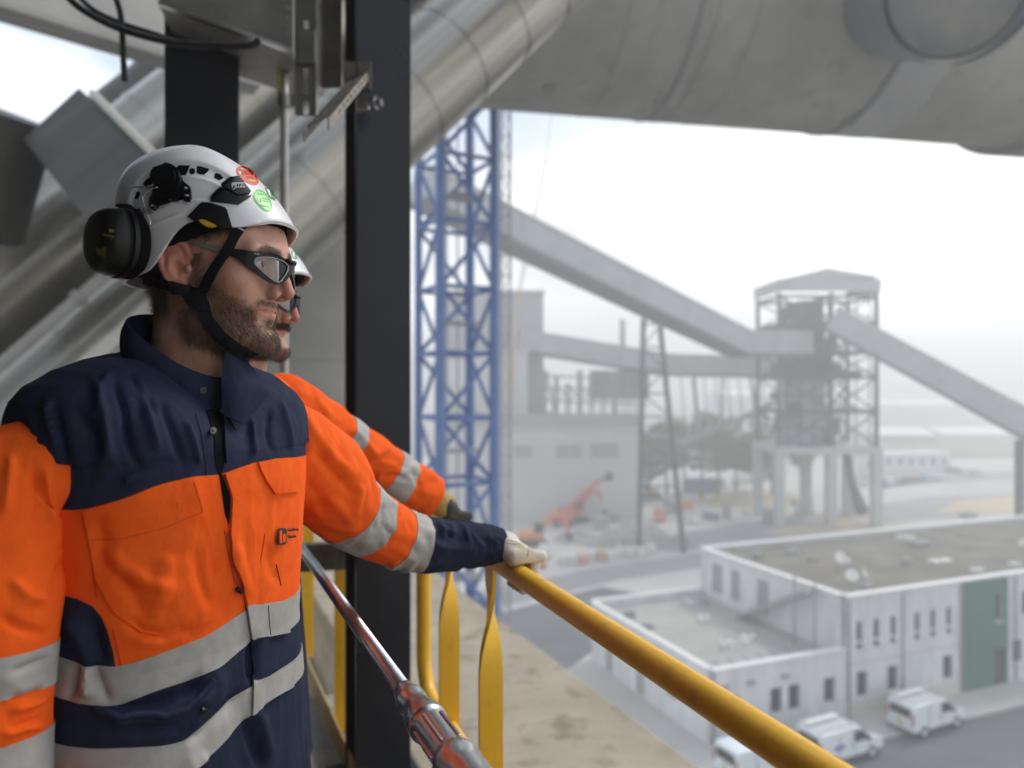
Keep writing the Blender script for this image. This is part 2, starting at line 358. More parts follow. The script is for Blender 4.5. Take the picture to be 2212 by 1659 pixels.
def cable(pix, dep, r, label):
    p = [W(x, y, dep) for x, y in pix]
    out = []
    for i in range(len(p) - 1):
        p0, p1, p2, p3 = p[max(i - 1, 0)], p[i], p[i + 1], p[min(i + 2, len(p) - 1)]
        for k in range(8):
            t = k / 8
            out.append(0.5 * ((2 * p1) + (p2 - p0) * t + (2 * p0 - 5 * p1 + 4 * p2 - p3) * t * t + (3 * p1 - p0 - 3 * p2 + p3) * t ** 3))
    out.append(p[-1])
    mb = MB(); mb.tube(out, r, 10); tag(mb.build('cable', M_black, smooth=True), label, 'cable', 'black cables hanging under the beam')
cable([(125, -30), (170, 15), (235, 52), (310, 78), (400, 95), (530, 100), (560, 85)], 2.75, 0.013, 'thick black cable sagging from top left to the grey beam')
cable([(150, -30), (200, 20), (262, 50), (330, 72), (420, 100), (540, 96)], 2.8, 0.010, 'thinner black cable sagging just above the thick cable')
cable([(240, -30), (258, 20), (264, 70), (266, 120), (269, 175)], 2.78, 0.011, 'short black cable hanging straight down against the sky')
cd = empty('conduit', W(614, 780, 3.25), 'thin grey vertical conduit rising behind the white helmets', 'conduit')
mb = MB(); mb.tube(densify([W(614, 1200, 3.25), W(614, 95, 3.25)], 0.3), 0.0175, 16); mb.build('conduit_tube', mat('grey_white_conduit', (0.62, 0.61, 0.58), 0.4, col2=(0.5, 0.45, 0.42), scale=3), cd, smooth=True)
mb = MB(); mb.tube([W(612, 232, 3.24), W(612, 205, 3.24)], 0.025, 14); mb.build('coupling', M_galv_dull, cd, auto=40)
mb = MB(); mb.tube([W(604, 95, 3.2), W(601, 150, 3.2), W(603, 215, 3.23)], 0.007, 8); mb.build('earth_wire', mat('green_yellow_wire', (0.28, 0.35, 0.05), 0.5), cd, smooth=True)
# slotted hanger channels
def slotted(name, parent, m, p0, p1, width, depthv, slots, slot_w, slot_h, thick=0.003, flange=True):
    p0, p1 = Vector(p0), Vector(p1); e = (p1 - p0); L = e.length; e.normalize(); dv = Vector(depthv).normalized()
    wv = e.cross(dv).normalized()
    holes = [(s - slot_h / 2, s + slot_h / 2, width / 2 - slot_w / 2, width / 2 + slot_w / 2) for s in slots if 0 < s < L]
    mb = MB(); wall_holes(mb, p0 - wv * width / 2, e, wv, -dv, L, width, thick, holes)
    mb.build(name, m, parent)
    return e, wv, dv, L
hg = empty('slotted_hanger', W(665, 250, 2.75), 'grey slotted steel channel hanging from above beside the column', 'bracket')
slotted('channel_face', hg, M_galv_dull, W(661, 250, 2.75), W(661, -40, 2.75), 0.075, (0, 1, 0), [0.03, 0.105, 0.15, 0.33], 0.02, 0.05)
for px in (640, 683):
    mb = MB(); mb.beam(W(px, 250, 2.765), W(px, -40, 2.765), 0.004, 0.035, up=(0, 1, 0)); mb.build('channel_flange', M_galv, hg)
mb = MB(); mb.beam(W(715, 190, 2.9), W(715, -40, 2.9), 0.085, 0.006, up=(0, 1, 0)); mb.build('back_plate', M_galv_dull, hg)
mb = MB(); mb.beam(W(690, 195, 2.83), W(690, -40, 2.83), 0.006, 0.07, up=(0, 1, 0)); mb.build('side_plate', M_galv, hg)
mb = MB(); mb.box(W(662, 100, 2.73), (0.065, 0.02, 0.12)); mb.build('splice_plate', M_galv_dull, hg)
br = empty('slotted_bracket', W(770, 190, 2.5), 'slotted cantilever channel bolted across the dark column near the top', 'bracket')
e, wv, dv, L = slotted('channel_face', br, M_rust, W(772, 165, 2.62), W(688, 262, 2.12), 0.085, (0.15, -0.55, -0.8), [0.06 + 0.055 * i for i in range(9)], 0.018, 0.03)
for s in (-1, 1):
    a, b = W(772, 165, 2.62) + wv * s * 0.0425, W(688, 262, 2.12) + wv * s * 0.0425
    mb = MB(); wall_holes(mb, a, e, dv, wv * s, L + 0.03, 0.055, 0.004, [(0.05 + 0.06 * i, 0.08 + 0.06 * i, 0.02, 0.035) for i in range(8)]); mb.build('channel_flange', M_rust, br)
mb = MB(); mb.box(W(772, 165, 2.63), (0.1, 0.012, 0.1)); mb.build('end_plate', M_rust, br, bevel=0.003)
mb = MB(); c = W(792, 225, 2.56); mb.tube([c, c + Vector((0.035, -0.01, 0))], 0.024, 6); mb.tube([c + Vector((0.035, -0.01, 0)), c + Vector((0.055, -0.015, 0))], 0.014, 12); mb.build('bolt', M_galv, br, auto=30)
mb = MB(); mb.box(W(786, 228, 2.56), (0.045, 0.04, 0.045)); mb.build('clamp', M_galv, br, bevel=0.004)

# ---- big inclined clad duct and its neighbours
DV = Vector((2.04, 1.0, 2.37)).normalized()
def duct(name, c, r, t0, t1, m, label, ribs=(), nseg=48, seams=()):
    c = Vector(c); root = empty(name, c + DV * t0, label, 'duct')
    mb = MB(); k = 30
    mb.tube([c + DV * lerp(t0, t1, i / k) for i in range(k + 1)], r, nseg); mb.build('duct_shell', m, root, smooth=True)
    for t in ribs:
        mb = MB(); mb.tube([c + DV * (t - 0.03), c + DV * (t + 0.03)], r + 0.018, nseg); mb.build('joint_band', m, root, auto=40)
    x = DV.cross(Vector((0, 0, 1))).normalized(); y = x.cross(DV)
    for a in seams:
        off = (x * math.cos(R(a)) + y * math.sin(R(a))) * (r + 0.004)
        mb = MB(); mb.beam(c + DV * t0 + off, c + DV * t1 + off, 0.05, 0.016, up=off.normalized()); mb.build('seam_strip', m, root)
    return root
duct('clad_duct', W(960, 132, 12.0), 0.84, -16.0, 6.0, M_clad, 'shiny aluminium clad duct slanting up right between the dark columns and the kiln', ribs=(-11.5, -10, -8.5, -7, -5.6, -4.3, -3.2, -2.1, -1.0, 0.1, 1.2, 2.3), seams=(100, 130, 165, 190, 215, 240, 265))
duct('clad_duct', W(488, 232, 11.8), 0.98, -14, 5.0, M_clad, 'dull clad duct lying just above the shiny one, behind the helmet', ribs=(-8.4, -6.8, -5.2, -3.7, -2.4, -1.1, 0.2, 1.5), seams=(140, 175, 205, 240))
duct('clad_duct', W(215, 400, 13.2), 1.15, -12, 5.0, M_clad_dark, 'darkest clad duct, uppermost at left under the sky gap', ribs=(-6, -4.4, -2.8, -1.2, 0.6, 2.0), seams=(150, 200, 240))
# thin service pipes strapped along the ducts
for k_, (px_, py_, d_, r_) in enumerate(((100, 540, 8.9, .055), (110, 695, 8.6, .07))):
    c_ = W(px_, py_, d_); sp_ = empty('service_pipe', c_ - DV * 3, ('upper' if k_ == 0 else 'lower') + ' thin pale pipe running along the slanting ducts at left', 'pipe')
    mb = MB(); mb.tube([c_ + DV * t for t in (-4, -2, 0, 2, 4)], r_, 16); mb.build('pipe_run', M_duct, sp_, smooth=True)
    for t in (-2.2, -0.9, 0.4, 1.7):
        mb = MB(); mb.tube([c_ + DV * (t - .05), c_ + DV * (t + .05)], r_ * 1.5, 16); mb.build('pipe_clamp', M_galv_dull, sp_, auto=40)
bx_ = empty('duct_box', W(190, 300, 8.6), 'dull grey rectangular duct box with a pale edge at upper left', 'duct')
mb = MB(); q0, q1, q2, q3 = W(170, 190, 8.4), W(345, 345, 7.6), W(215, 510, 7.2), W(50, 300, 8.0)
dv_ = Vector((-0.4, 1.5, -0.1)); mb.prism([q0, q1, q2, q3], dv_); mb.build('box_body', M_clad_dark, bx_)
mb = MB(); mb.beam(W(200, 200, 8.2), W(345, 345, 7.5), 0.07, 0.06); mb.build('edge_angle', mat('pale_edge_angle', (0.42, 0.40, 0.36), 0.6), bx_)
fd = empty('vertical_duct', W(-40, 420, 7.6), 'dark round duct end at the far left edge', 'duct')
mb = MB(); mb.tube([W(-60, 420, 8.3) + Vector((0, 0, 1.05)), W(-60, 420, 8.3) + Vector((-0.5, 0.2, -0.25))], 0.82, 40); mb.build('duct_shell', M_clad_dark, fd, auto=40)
td = empty('overhead_duct', W(150, -60, 6.0), 'pale grey overhead duct crossing the top left corner', 'duct')
mb = MB(); a, b = W(-150, -27, 5.2), W(560, 190, 8.0)
hh = Vector((-0.25, 0.2, 1.6)); bk = Vector((-0.15, 0.2, 0))
mb.add([a, b, b + hh, a + hh, a + bk, b + bk, b + hh + bk, a + hh + bk], [(0, 1, 2, 3), (7, 6, 5, 4), (4, 5, 1, 0), (1, 5, 6, 2), (0, 3, 7, 4), (3, 2, 6, 7)]); mb.build('duct_shell', M_duct, td)
mb = MB(); mb.beam(a + Vector((0, -0.02, 0.03)), b + Vector((0, -0.02, 0.03)), 0.05, 0.05); mb.build('edge_angle', M_duct, td)
# concrete silo behind the second worker
so = empty('concrete_silo', Vector((-4.9, 18.5, 0)), 'plain grey concrete silo wall behind the second worker', 'silo')
mb = MB(); mb.tube([Vector((-4.9, 18.5, z)) for z in (0, 8, 16, 24, 27)], 1.75, 48); mb.build('silo_wall', mat('silo_concrete', (0.24, 0.23, 0.205), 0.9, col2=(0.30, 0.29, 0.26), scale=0.7, detail=7), so, auto=40)
for z in (17.5, 20.5, 23.5):
    mb = MB(); mb.tube([Vector((-4.9, 18.5, z)), Vector((-4.9, 18.5, z + 0.05))], 1.757, 48); mb.build('pour_joint', mat('joint_concrete', (0.22, 0.215, 0.20), 0.9), so, auto=40)
# ---- horizontal kiln shell across the top right
KD = Vector((0.98, 0.2, 0)); KC = Vector((0, 20.0, CZ + 11.2)); KR = 3.6
kl = empty('kiln_shell', KC + Vector((8, 1.6, -KR)), 'huge beige riveted kiln shell crossing the top right of the view', 'kiln')
def kpt(t): return KC + KD * t
mb = MB(); mb.tube([kpt(lerp(-2.0, 26, i / 20)) for i in range(21)], KR, 96); mb.build('shell', M_kiln, kl, auto=40)
M_kseam = mat('kiln_seam', (0.12, 0.13, 0.145), 0.6)
M_kband = mat('kiln_band', (0.16, 0.155, 0.145), 0.7)
for t, w_, rr_, m in ((4.1, 0.10, 0.03, M_kseam), (4.55, 0.06, 0.015, M_kband), (5.6, 0.05, 0.012, M_kband), (9.95, 0.14, 0.05, M_kseam), (2.3, 0.05, 0.012, M_kband), (16.9, 1.2, 0.26, M_kband)):
    mb = MB(); mb.tube([kpt(t - w_ / 2), kpt(t + w_ / 2)], KR + rr_, 96); mb.build('shell_band', m, kl, auto=40)
for t, a in ((4.1, 258), (9.95, 262), (1.0, 255)): # lifting lugs under the shell
    mb = MB(); o = kpt(t) + Vector((0, math.cos(R(a)), math.sin(R(a)))) * (KR + 0.08); mb.box(o, (0.3, 0.16, 0.24)); mb.build('lug', M_kband, kl, bevel=0.02)
# inlet pipe joining the shell at the right
ip = W(2075, -40, 15.6); id_ = Vector((-0.12, -1.0, -0.42)).normalized()
mb = MB(); mb.tube([ip - id_ * 3.0, ip + id_ * 0.2], 1.5, 56, cap=False); mb.tube([ip + id_ * 0.2, ip - id_ * 0.25], 1.62, 56, cap=False); mb.build('inlet_collar', M_kseam, kl, auto=40)
mb = MB(); mb.tube([ip - id_ * 0.2, ip - id_ * 0.25], 1.45, 48); mb.build('inlet_cover', mat('stained_cover', (0.17, 0.157, 0.135), 0.8, col2=(0.085, 0.095, 0.105), scale=0.8, detail=8), kl)
mb = MB(); mb.tube([kpt(9.98), kpt(11.5)], KR + 0.02, 96, cap=False); mb.build('repair_plate', mat('pale_repair_plate', (0.22, 0.22, 0.217), 0.6, col2=(0.26, 0.26, 0.256), scale=0.7, col3=(0.36, 0.24, 0.13), scale3=1.4, amt3=0.5, stretch=(1, 1, 0.2)), kl, auto=40)
# dark coupling at the kiln's left end
mb = MB(); mb.tube([kpt(-2.6), kpt(-1.95)], KR * 0.97, 64); mb.build('end_seal', mat('end_seal', (0.05, 0.045, 0.045), 0.8, col2=(0.22, 0.2, 0.18), scale=1.5), kl, auto=40)
# ================================================================ the yard below and the plant beyond
M_ground = mat('dusty_yard', (0.42, 0.405, 0.38), 0.95, col2=(0.54, 0.52, 0.49), scale=0.05, detail=9, col3=(0.42, 0.36, 0.27), scale3=0.03, amt3=0.7)
M_asph = mat('asphalt', (0.10, 0.105, 0.115), 0.9, col2=(0.135, 0.14, 0.15), scale=0.15, detail=8)
M_asph2 = mat('pale_dusty_asphalt', (0.24, 0.24, 0.245), 0.9, col2=(0.31, 0.305, 0.30), scale=0.1, detail=8)
M_side = mat('pavement', (0.46, 0.45, 0.42), 0.9, col2=(0.52, 0.50, 0.47), scale=0.3)
M_sand = mat('sand', (0.46, 0.36, 0.22), 0.95, col2=(0.54, 0.43, 0.28), scale=0.2, detail=7)
M_wwall = mat('white_panel_wall', (0.56, 0.56, 0.575), 0.7, col2=(0.70, 0.70, 0.71), scale=0.9, detail=8, stretch=(1, 1, .25), col3=(0.42, 0.41, 0.39), scale3=2.2, amt3=0.35)
M_wbase = mat('beige_plinth', (0.56, 0.53, 0.48), 0.8)
M_cap = mat('parapet_cap', (0.76, 0.75, 0.72), 0.6)
M_roof = mat('gravel_roof', (0.135, 0.12, 0.097), 0.95, col2=(0.215, 0.192, 0.155), scale=0.45, detail=9, col3=(0.10, 0.095, 0.085), scale3=0.3, amt3=0.8)
M_glass = mat('dark_window_glass', (0.035, 0.04, 0.042), 0.15)
M_green = mat('green_panel', (0.055, 0.15, 0.115), 0.5)
M_frame = mat('window_frame', (0.30, 0.30, 0.30), 0.5)
M_steel = mat('grey_structural_steel', (0.06, 0.066, 0.076), 0.6)
M_gal = mat('gallery_cladding', (0.29, 0.305, 0.315), 0.6, col2=(0.34, 0.352, 0.36), scale=0.3, col3=(0.22, 0.21, 0.20), scale3=0.5, amt3=0.6)
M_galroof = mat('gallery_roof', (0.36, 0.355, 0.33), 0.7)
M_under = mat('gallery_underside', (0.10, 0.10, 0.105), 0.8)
M_pconc = mat('pale_concrete', (0.42, 0.42, 0.40), 0.9, col2=(0.48, 0.475, 0.455), scale=0.3, detail=7)
M_blue = mat('blue_crane_paint', (0.085, 0.16, 0.38), 0.5, col2=(0.11, 0.20, 0.44), scale=1.5)

def sheet(name, poly, z, m, kind='structure'):
    mb = MB(); mb.add([(p.x, p.y, z) for p in poly], [tuple(range(len(poly)))])
    o = mb.build(name, m); 
    if o.data.polygons[0].normal.z < 0: o.data.flip_normals()
    return tag(o, kind=kind)
mb = MB(); mb.add([(-2500, -400, 0), (2500, -400, 0), (2500, 4500, 0), (-2500, 4500, 0)], [(0, 1, 2, 3)]); tag(mb.build('ground', M_ground), kind='structure')
sheet('far_fields', [Vector((-900, 210, 0)), Vector((900, 190, 0)), Vector((900, 900, 0)), Vector((-900, 900, 0))], .06, mat('dull_fields', (0.13, 0.13, 0.085), .95, col2=(0.24, 0.21, 0.16), scale=0.02, detail=8))
# far hills
mb = MB(); rows = []
for j, (dd, hs) in enumerate(((900, 0), (1100, 18), (1400, 45), (1900, 20))):
    rows.append([(x, dd + 120 * mnoise.noise(Vector((x * .002, j, 0))), hs * (0.75 + 0.7 * mnoise.noise(Vector((x * .0022, 3.1, 0))))) for x in range(-1800, 1801, 90)])
mb.grid(rows); tag(mb.build('hills', mat('hill_scrub', (0.10, 0.12, 0.08), 0.95, col2=(0.16, 0.16, 0.11), scale=0.01), smooth=True), kind='structure')

ordn_ = ['first', 'second', 'third', 'fourth', 'fifth', 'sixth', 'seventh', 'eighth', 'ninth', 'tenth', 'eleventh', 'twelfth']
# --- white office building with a lower terrace block
E1 = Vector((0.93, 0.37, 0)).normalized(); E2 = Vector((-E1.y, E1.x, 0)); UP = Vector((0, 0, 1))
FC = Vector((19.9, 44.2, 0))        # where the tall block starts on the facade line
H1, H2, DEP = 7.3, 4.25, 14.0
ob = empty('office_building', FC, 'white two storey flat roofed office building with green panel and slit windows', 'building')
LEN = 46.0
slits = [0.9, 2.25, 3.65, 5.68, 7.05, 8.45]
holes, wins = [], []
for x in slits: wins.append((x, x + 0.46, 4.5, 5.7, 'slit')); wins.append((x, x + 0.46, 3.98, 4.38, 'vent'))
for x in (0.9, 3.4, 8.15): wins.append((x, x + 0.85, 1.15, 2.65, 'win'))
for x in (15.6, 18.5, 21.5, 24.5, 28.0): wins.append((x, x + 0.9, 4.4, 6.0, 'win')); wins.append((x - 0.9, x, 1.3, 2.8, 'win'))
wins.append((12.9, 13.7, 4.3, 6.1, 'win'))
holes = [w[:4] for w in wins]
mb = MB(); wall_holes(mb, FC + UP * 0.001, E1, UP, -E2, LEN, H1, 0.3, holes); mb.build('front_wall', M_wwall, ob)
def window_part(root, o, e, nrm, x0, x1, y0, y1, recess=0.16):
    mb = MB(); t = 0.07; o = Vector(o)
    c = lambda a, b, d=0: o + e * a + UP * b + nrm * d
    for a0, a1, b0, b1 in ((x0, x1, y0, y0 + t), (x0, x1, y1 - t, y1), (x0, x0 + t, y0 + t, y1 - t), (x1 - t, x1, y0 + t, y1 - t)):
        mb.prism([c(a0 + .002, b0 + .002, -recess + 0.04), c(a1 - .002, b0 + .002, -recess + 0.04), c(a1 - .002, b1 - .002, -recess + 0.04), c(a0 + .002, b1 - .002, -recess + 0.04)], -nrm * 0.08)
    w = mb.build('window', M_frame, root)
    mb = MB(); mb.prism([c(x0 + t, y0 + t, -recess), c(x1 - t, y0 + t, -recess), c(x1 - t, y1 - t, -recess), c(x0 + t, y1 - t, -recess)], -nrm * 0.03); mb.build('pane', M_glass, w)
    return w
for x0, x1, y0, y1, k in wins: window_part(ob, FC, E1, -E2, x0, x1, y0, y1)
mb = MB(); mb.beam(FC + E1 * 0 - E2 * 0.03 + UP * 0.45, FC + E1 * 9.85 - E2 * 0.03 + UP * 0.45, 0.06, 0.9); mb.build('plinth', M_wbase, ob)
def slab(poly, z0, z1): 
    m_ = MB(); m_.prism([Vector((p.x, p.y, z0)) for p in poly], (0, 0, z1 - z0)); return m_
a0, a1 = FC + E2 * 0.3, FC + E1 * LEN + E2 * 0.3
slab([a0 + E1 * 0.3, a1, a1 + E2 * (DEP - 0.3), a0 + E1 * 0.3 + E2 * (DEP - 0.3)], 6.6, 7.0).build('roof', M_roof, ob)
# side wall with two doors towards the terrace, back wall
mb = MB(); wall_holes(mb, FC + E2 * DEP, -E2, UP, -E1, DEP, H1, 0.3, [(1.2, 2.4, 4.3, 6.5), (3.4, 4.4, 4.3, 6.5), (6.2, 7.4, 4.3, 6.5)]); mb.build('side_wall', M_wwall, ob)
for x0, x1 in ((1.2, 2.4), (3.4, 4.4), (6.2, 7.4)):
    mb = MB(); mb.box(FC + E2 * (DEP - (x0 + x1) / 2) + E1 * 0.15 + UP * 5.4, (0.06, x1 - x0, 2.2), rotz(math.atan2(E1.y, E1.x))); mb.build('door', M_frame, ob)
mb = MB(); mb.beam(FC + E2 * DEP + UP * H1 / 2, FC + E2 * DEP + E1 * LEN + UP * H1 / 2, 0.3, H1); mb.build('back_wall', M_wwall, ob)
for s, e in ((FC - E1 * 0.05, FC + E1 * LEN), (FC + E2 * DEP - E1 * 0.05, FC + E2 * DEP + E1 * LEN)):
    mb = MB(); mb.beam(s + UP * (H1 + 0.06), e + UP * (H1 + 0.06), 0.5, 0.1); mb.build('parapet_cap', M_cap, ob)
mb = MB(); mb.beam(FC + E2 * 0.3 + UP * (H1 + 0.055), FC + E2 * (DEP - 0.3) + UP * (H1 + 0.055), 0.5, 0.1); mb.build('parapet_cap', M_cap, ob)
# green panel cut around its own window
mb = MB(); wall_holes(mb, FC + E1 * 9.95 - E2 * 0.10 + UP * 0.1, E1, UP, -E2, 4.15, 7.05, 0.095, [(2.95, 3.75, 4.2, 6.0), (2.8, 3.9, 0.0, 2.4)]); mb.build('green_panel', M_green, ob)
mb = MB(); mb.prism([FC + E1 * 12.75 + UP * 0.1, FC + E1 * 13.85 + UP * 0.1, FC + E1 * 13.85 + UP * 2.5, FC + E1 * 12.75 + UP * 2.5], -E2 * 0.05); mb.build('entrance_door', M_glass, ob)
for x in (4.75, 14.6, 20.0): # panel joints, recessed strips
    mb = MB(); mb.beam(FC + E1 * x - E2 * 0.004 + UP * 0.9, FC + E1 * x - E2 * 0.004 + UP * 7.2, 0.05, 0.008, up=-E2); mb.build('panel_joint', M_frame, ob)
mb = MB(); mb.beam(FC - E2 * 0.004 + UP * 3.2, FC + E1 * 9.9 - E2 * 0.004 + UP * 3.2, 0.008, 0.04); mb.build('panel_joint', M_frame, ob)
for x in (0.25, 4.62, 9.7, 14.9): # rain pipes
    mb = MB(); mb.tube([FC + E1 * x - E2 * .09 + UP * .15, FC + E1 * x - E2 * .09 + UP * 7.1], .055, 8); mb.build('drain_pipe', M_frame, ob, smooth=True)
for x0, x1, y0, y1, k in wins:
    if k != 'vent': mb = MB(); mb.beam(FC + E1 * (x0 - .06) - E2 * .05 + UP * (y0 - .035), FC + E1 * (x1 + .06) - E2 * .05 + UP * (y0 - .035), .12, .06); mb.build('window_sill', M_cap, ob)
# lower block
LB = FC - E1 * 9.6
holes = [(x, x + 0.85, 1.2, 2.65) for x in (1.0, 4.0, 5.3, 7.95)]
mb = MB(); wall_holes(mb, LB, E1, UP, -E2, 9.6 - 0.002, H2, 0.3, holes); mb.build('terrace_front_wall', M_wwall, ob)
for h in holes: window_part(ob, LB, E1, -E2, *h)
for x in (0.8, 2.6, 5.0):
    mb = MB(); mb.box(LB + E1 * x - E2 * 0.1 + UP * 3.25, (0.5, 0.16, 0.2), rotz(math.atan2(E1.y, E1.x))); mb.build('wall_lamp', M_frame, ob)
lh = [(2.0, 3.0, 0.02, 2.3), (6.0, 7.0, 0.02, 2.3), (9.5, 10.6, 1.2, 2.5)]
mb = MB(); wall_holes(mb, LB + E2 * DEP, -E2, UP, -E1, DEP, H2, 0.3, lh); mb.build('terrace_side_wall', M_wwall, ob)
for x0, x1, y0, y1 in lh:
    mb = MB(); mb.box(LB + E2 * (DEP - (x0 + x1) / 2) + E1 * 0.12 + UP * (y0 + y1) / 2, (0.05, x1 - x0, y1 - y0), rotz(math.atan2(E1.y, E1.x))); mb.build('door', M_frame, ob)
mb = MB(); mb.beam(LB + E2 * DEP + UP * H2 / 2, FC + E2 * DEP + UP * H2 / 2, 0.3, H2 - 0.01); mb.build('terrace_back_wall', M_wwall, ob)
slab([LB + E1 * .3 + E2 * .3, FC - E1 * .02 + E2 * .3, FC - E1 * .02 + E2 * (DEP - .2), LB + E1 * .3 + E2 * (DEP - .2)], 3.3, 3.7).build('terrace_floor', mat('terrace_gravel', (0.34, 0.32, 0.29), 0.95, col2=(0.42, 0.40, 0.37), scale=0.5, detail=8), ob)
for s, e in ((LB, FC - E1 * 0.3), (LB + E2 * DEP, FC + E2 * DEP - E1 * 0.3)):
    mb = MB(); mb.beam(s + UP * (H2 + 0.05), e + UP * (H2 + 0.05), 0.42, 0.09); mb.build('parapet_cap', M_cap, ob)
mb = MB(); mb.beam(LB + E2 * .25 + UP * (H2 + 0.045), LB + E2 * (DEP - .25) + UP * (H2 + 0.045), 0.42, 0.09); mb.build('parapet_cap', M_cap, ob)
# outside stair to the upper roof, on the terrace
st = empty('roof_stair', FC - E1 * 0.9 + E2 * 4 + UP * 3.7, 'grey steel stair climbing from the terrace to the office roof', 'stair')
s0, s1 = FC - E1 * 0.8 + E2 * 8.5 + UP * 3.72, FC - E1 * 0.8 + E2 * 2.0 + UP * 7.2
for o in (-0.45, 0.45):
    mb = MB(); mb.beam(s0 + E1 * o, s1 + E1 * o, 0.08, 0.28); mb.build('stringer', M_frame, st)
for i in range(16):
    p = s0.lerp(s1, (i + .5) / 16); mb = MB(); mb.box(p, (0.82, 0.28, 0.04), rotz(math.atan2(E1.y, E1.x))); mb.build('tread', M_frame, st)
for o in (1.2, 2.9):
    mb = MB(); mb.beam(FC - E1 * 1.2 + E2 * o + UP * 3.7, FC - E1 * 1.2 + E2 * o + UP * 7.9, 0.12, 0.12); mb.build('stair_post', M_frame, st)
# things standing on the roofs
def roof_unit(name, pos, size, label, group, m=M_cap):
    r_ = empty(name, pos, label, 'roof unit', group)
    mb = MB(); mb.box(Vector(pos) + UP * size[2] * .45, (size[0], size[1], size[2] * .9), rotz(math.atan2(E1.y, E1.x))); mb.build('housing', m, r_, bevel=0.05)
    mb = MB(); mb.tube([Vector(pos) + UP * size[2] * .9, Vector(pos) + UP * (size[2] * 1.1)], min(size[:2]) * .35, 16); mb.build('cowl', M_frame, r_, auto=40)
    return r_
def GR(px, py, z): return G(px, py, z)
roof_unit('roof_fan', GR(1985, 1180, 7.02), (1.4, 0.9, 0.5), 'grey double fan unit in the middle of the office roof', 'units on the office roof', M_frame)
roof_unit('roof_hatch', GR(2030, 1215, 7.02), (1.6, 0.7, 0.25), 'flat white hatch lying on the office roof', 'units on the office roof')
roof_unit('roof_vent', GR(2110, 1235, 7.02), (0.9, 0.5, 0.25), 'small pale vent near the office roof front edge', 'units on the office roof')
roof_unit('roof_vent', GR(2090, 1118, 7.02), (1.6, 0.9, 0.5), 'grey vent box at the back edge of the office roof', 'units on the office roof', M_frame)
def dish(px, py, z, r, az, label):
    p = GR(px, py, z); r_ = empty('satellite_dish', p, label, 'dish', 'dishes on the office roof')
    mb = MB(); mb.tube([p, p + UP * 1.0], 0.06, 10); mb.build('mast', M_frame, r_)
    d = Vector((math.sin(R(az)), -math.cos(R(az)), 0.45)).normalized(); x = d.cross(UP).normalized(); y = x.cross(d); c = p + UP * 1.1 + d * .1
    mb = MB(); rows = [[c + (x * math.cos(a) + y * math.sin(a)) * r * q + d * (r * .35 * q * q) for a in [2 * math.pi * k / 20 for k in range(20)]] for q in (0.02, .4, .7, 1.0)]
    mb.grid(rows, True); mb.build('reflector', M_cap, r_, smooth=True)
    mb = MB(); mb.beam(c - y * r, c + d * r * .9, 0.04, 0.04); mb.build('feed_arm', M_frame, r_)
dish(1810, 1240, 7.02, 0.42, 20, 'white satellite dish on a mast near the terrace side')
dish(1840, 1282, 7.02, 0.36, -20, 'small white satellite dish at the roof corner, left one')
dish(1862, 1278, 7.02, 0.34, 60, 'small white satellite dish at the roof corner, right one')
rr2 = random.Random(3)
for i in range(12): # small vents and boxes on the roofs
    p_ = FC + E1 * rr2.uniform(2, 26) + E2 * rr2.uniform(1.5, 12.5) + UP * 7.0
    q_ = roof_unit('roof_vent', p_, (rr2.uniform(.3, .8), rr2.uniform(.3, .7), rr2.uniform(.2, .5)), f'{ordn_[i]} of the small vent boxes along the office roof', 'small vents on the office roof', M_frame if i % 2 else M_cap)
for i in range(9):
    p_ = LB + E1 * rr2.uniform(1, 8.4) + E2 * rr2.uniform(2.5, 12.8) + UP * 3.7
    q_ = roof_unit('terrace_box', p_, (rr2.uniform(.3, .9), rr2.uniform(.3, .7), rr2.uniform(.2, .6)), f'{ordn_[i]} of the small boxes standing on the terrace', 'small boxes on the terrace', M_frame if i % 2 else M_cap)
# solar strip along the terrace parapet
sp = empty('panel_array', LB + E1 * 4 + E2 * 1.4 + UP * 3.72, 'row of dark grey panels lying along the terrace front parapet', 'panel row')
for i in range(8):
    mb = MB(); mb.box(LB + E1 * (0.9 + i * 1.05) + E2 * 1.3 + UP * 3.85, (0.95, 1.3, 0.08), rotz(math.atan2(E1.y, E1.x)) @ Matrix.Rotation(R(8), 3, 'X')); mb.build('panel', M_frame, sp)

# --- ground markings and surfaces
sheet('pavement', [LB - E1 * 6 - E2 * 2.6, LB + E1 * 60 - E2 * 2.6, LB + E1 * 60 + E2 * 0.2, LB - E1 * 6 + E2 * 0.2], 0.12, M_side)
mb = MB(); mb.beam(LB - E1 * 6 - E2 * 2.65 + UP * 0.06, LB + E1 * 60 - E2 * 2.65 + UP * 0.06, 0.12, 0.14); tag(mb.build('kerb', M_side), kind='structure')
sheet('asphalt_road', [LB - E1 * 4 - E2 * 2.75, LB + E1 * 60 - E2 * 2.75, LB + E1 * 60 - E2 * 26, LB - E1 * 4 - E2 * 26], 0.02, M_asph)
sheet('asphalt_road', [G(1040, 1335), G(1300, 1268), G(1420, 1290), G(1290, 1400), G(1180, 1480), G(1000, 1480)], 0.025, M_asph)
sheet('dusty_road', [G(1000, 1330), G(1340, 1252), G(1600, 1215), G(1560, 1190), G(1300, 1225), G(1000, 1285)], 0.02, M_asph2)
sheet('dusty_road', [G(1300, 1180), G(1600, 1130), G(2000, 1075), G(2600, 1040), G(2600, 1090), G(2000, 1120), G(1560, 1180)], 0.03, M_asph2)
sheet('dusty_road', [G(1850, 1052), G(2600, 1020), G(2600, 1002), G(1850, 1028)], 0.03, M_asph2)
sheet('sand_patch', [G(2020, 1108), G(2060, 1085), G(2150, 1074), G(2400, 1066), G(2400, 1100), G(2150, 1110)], 0.05, M_sand)
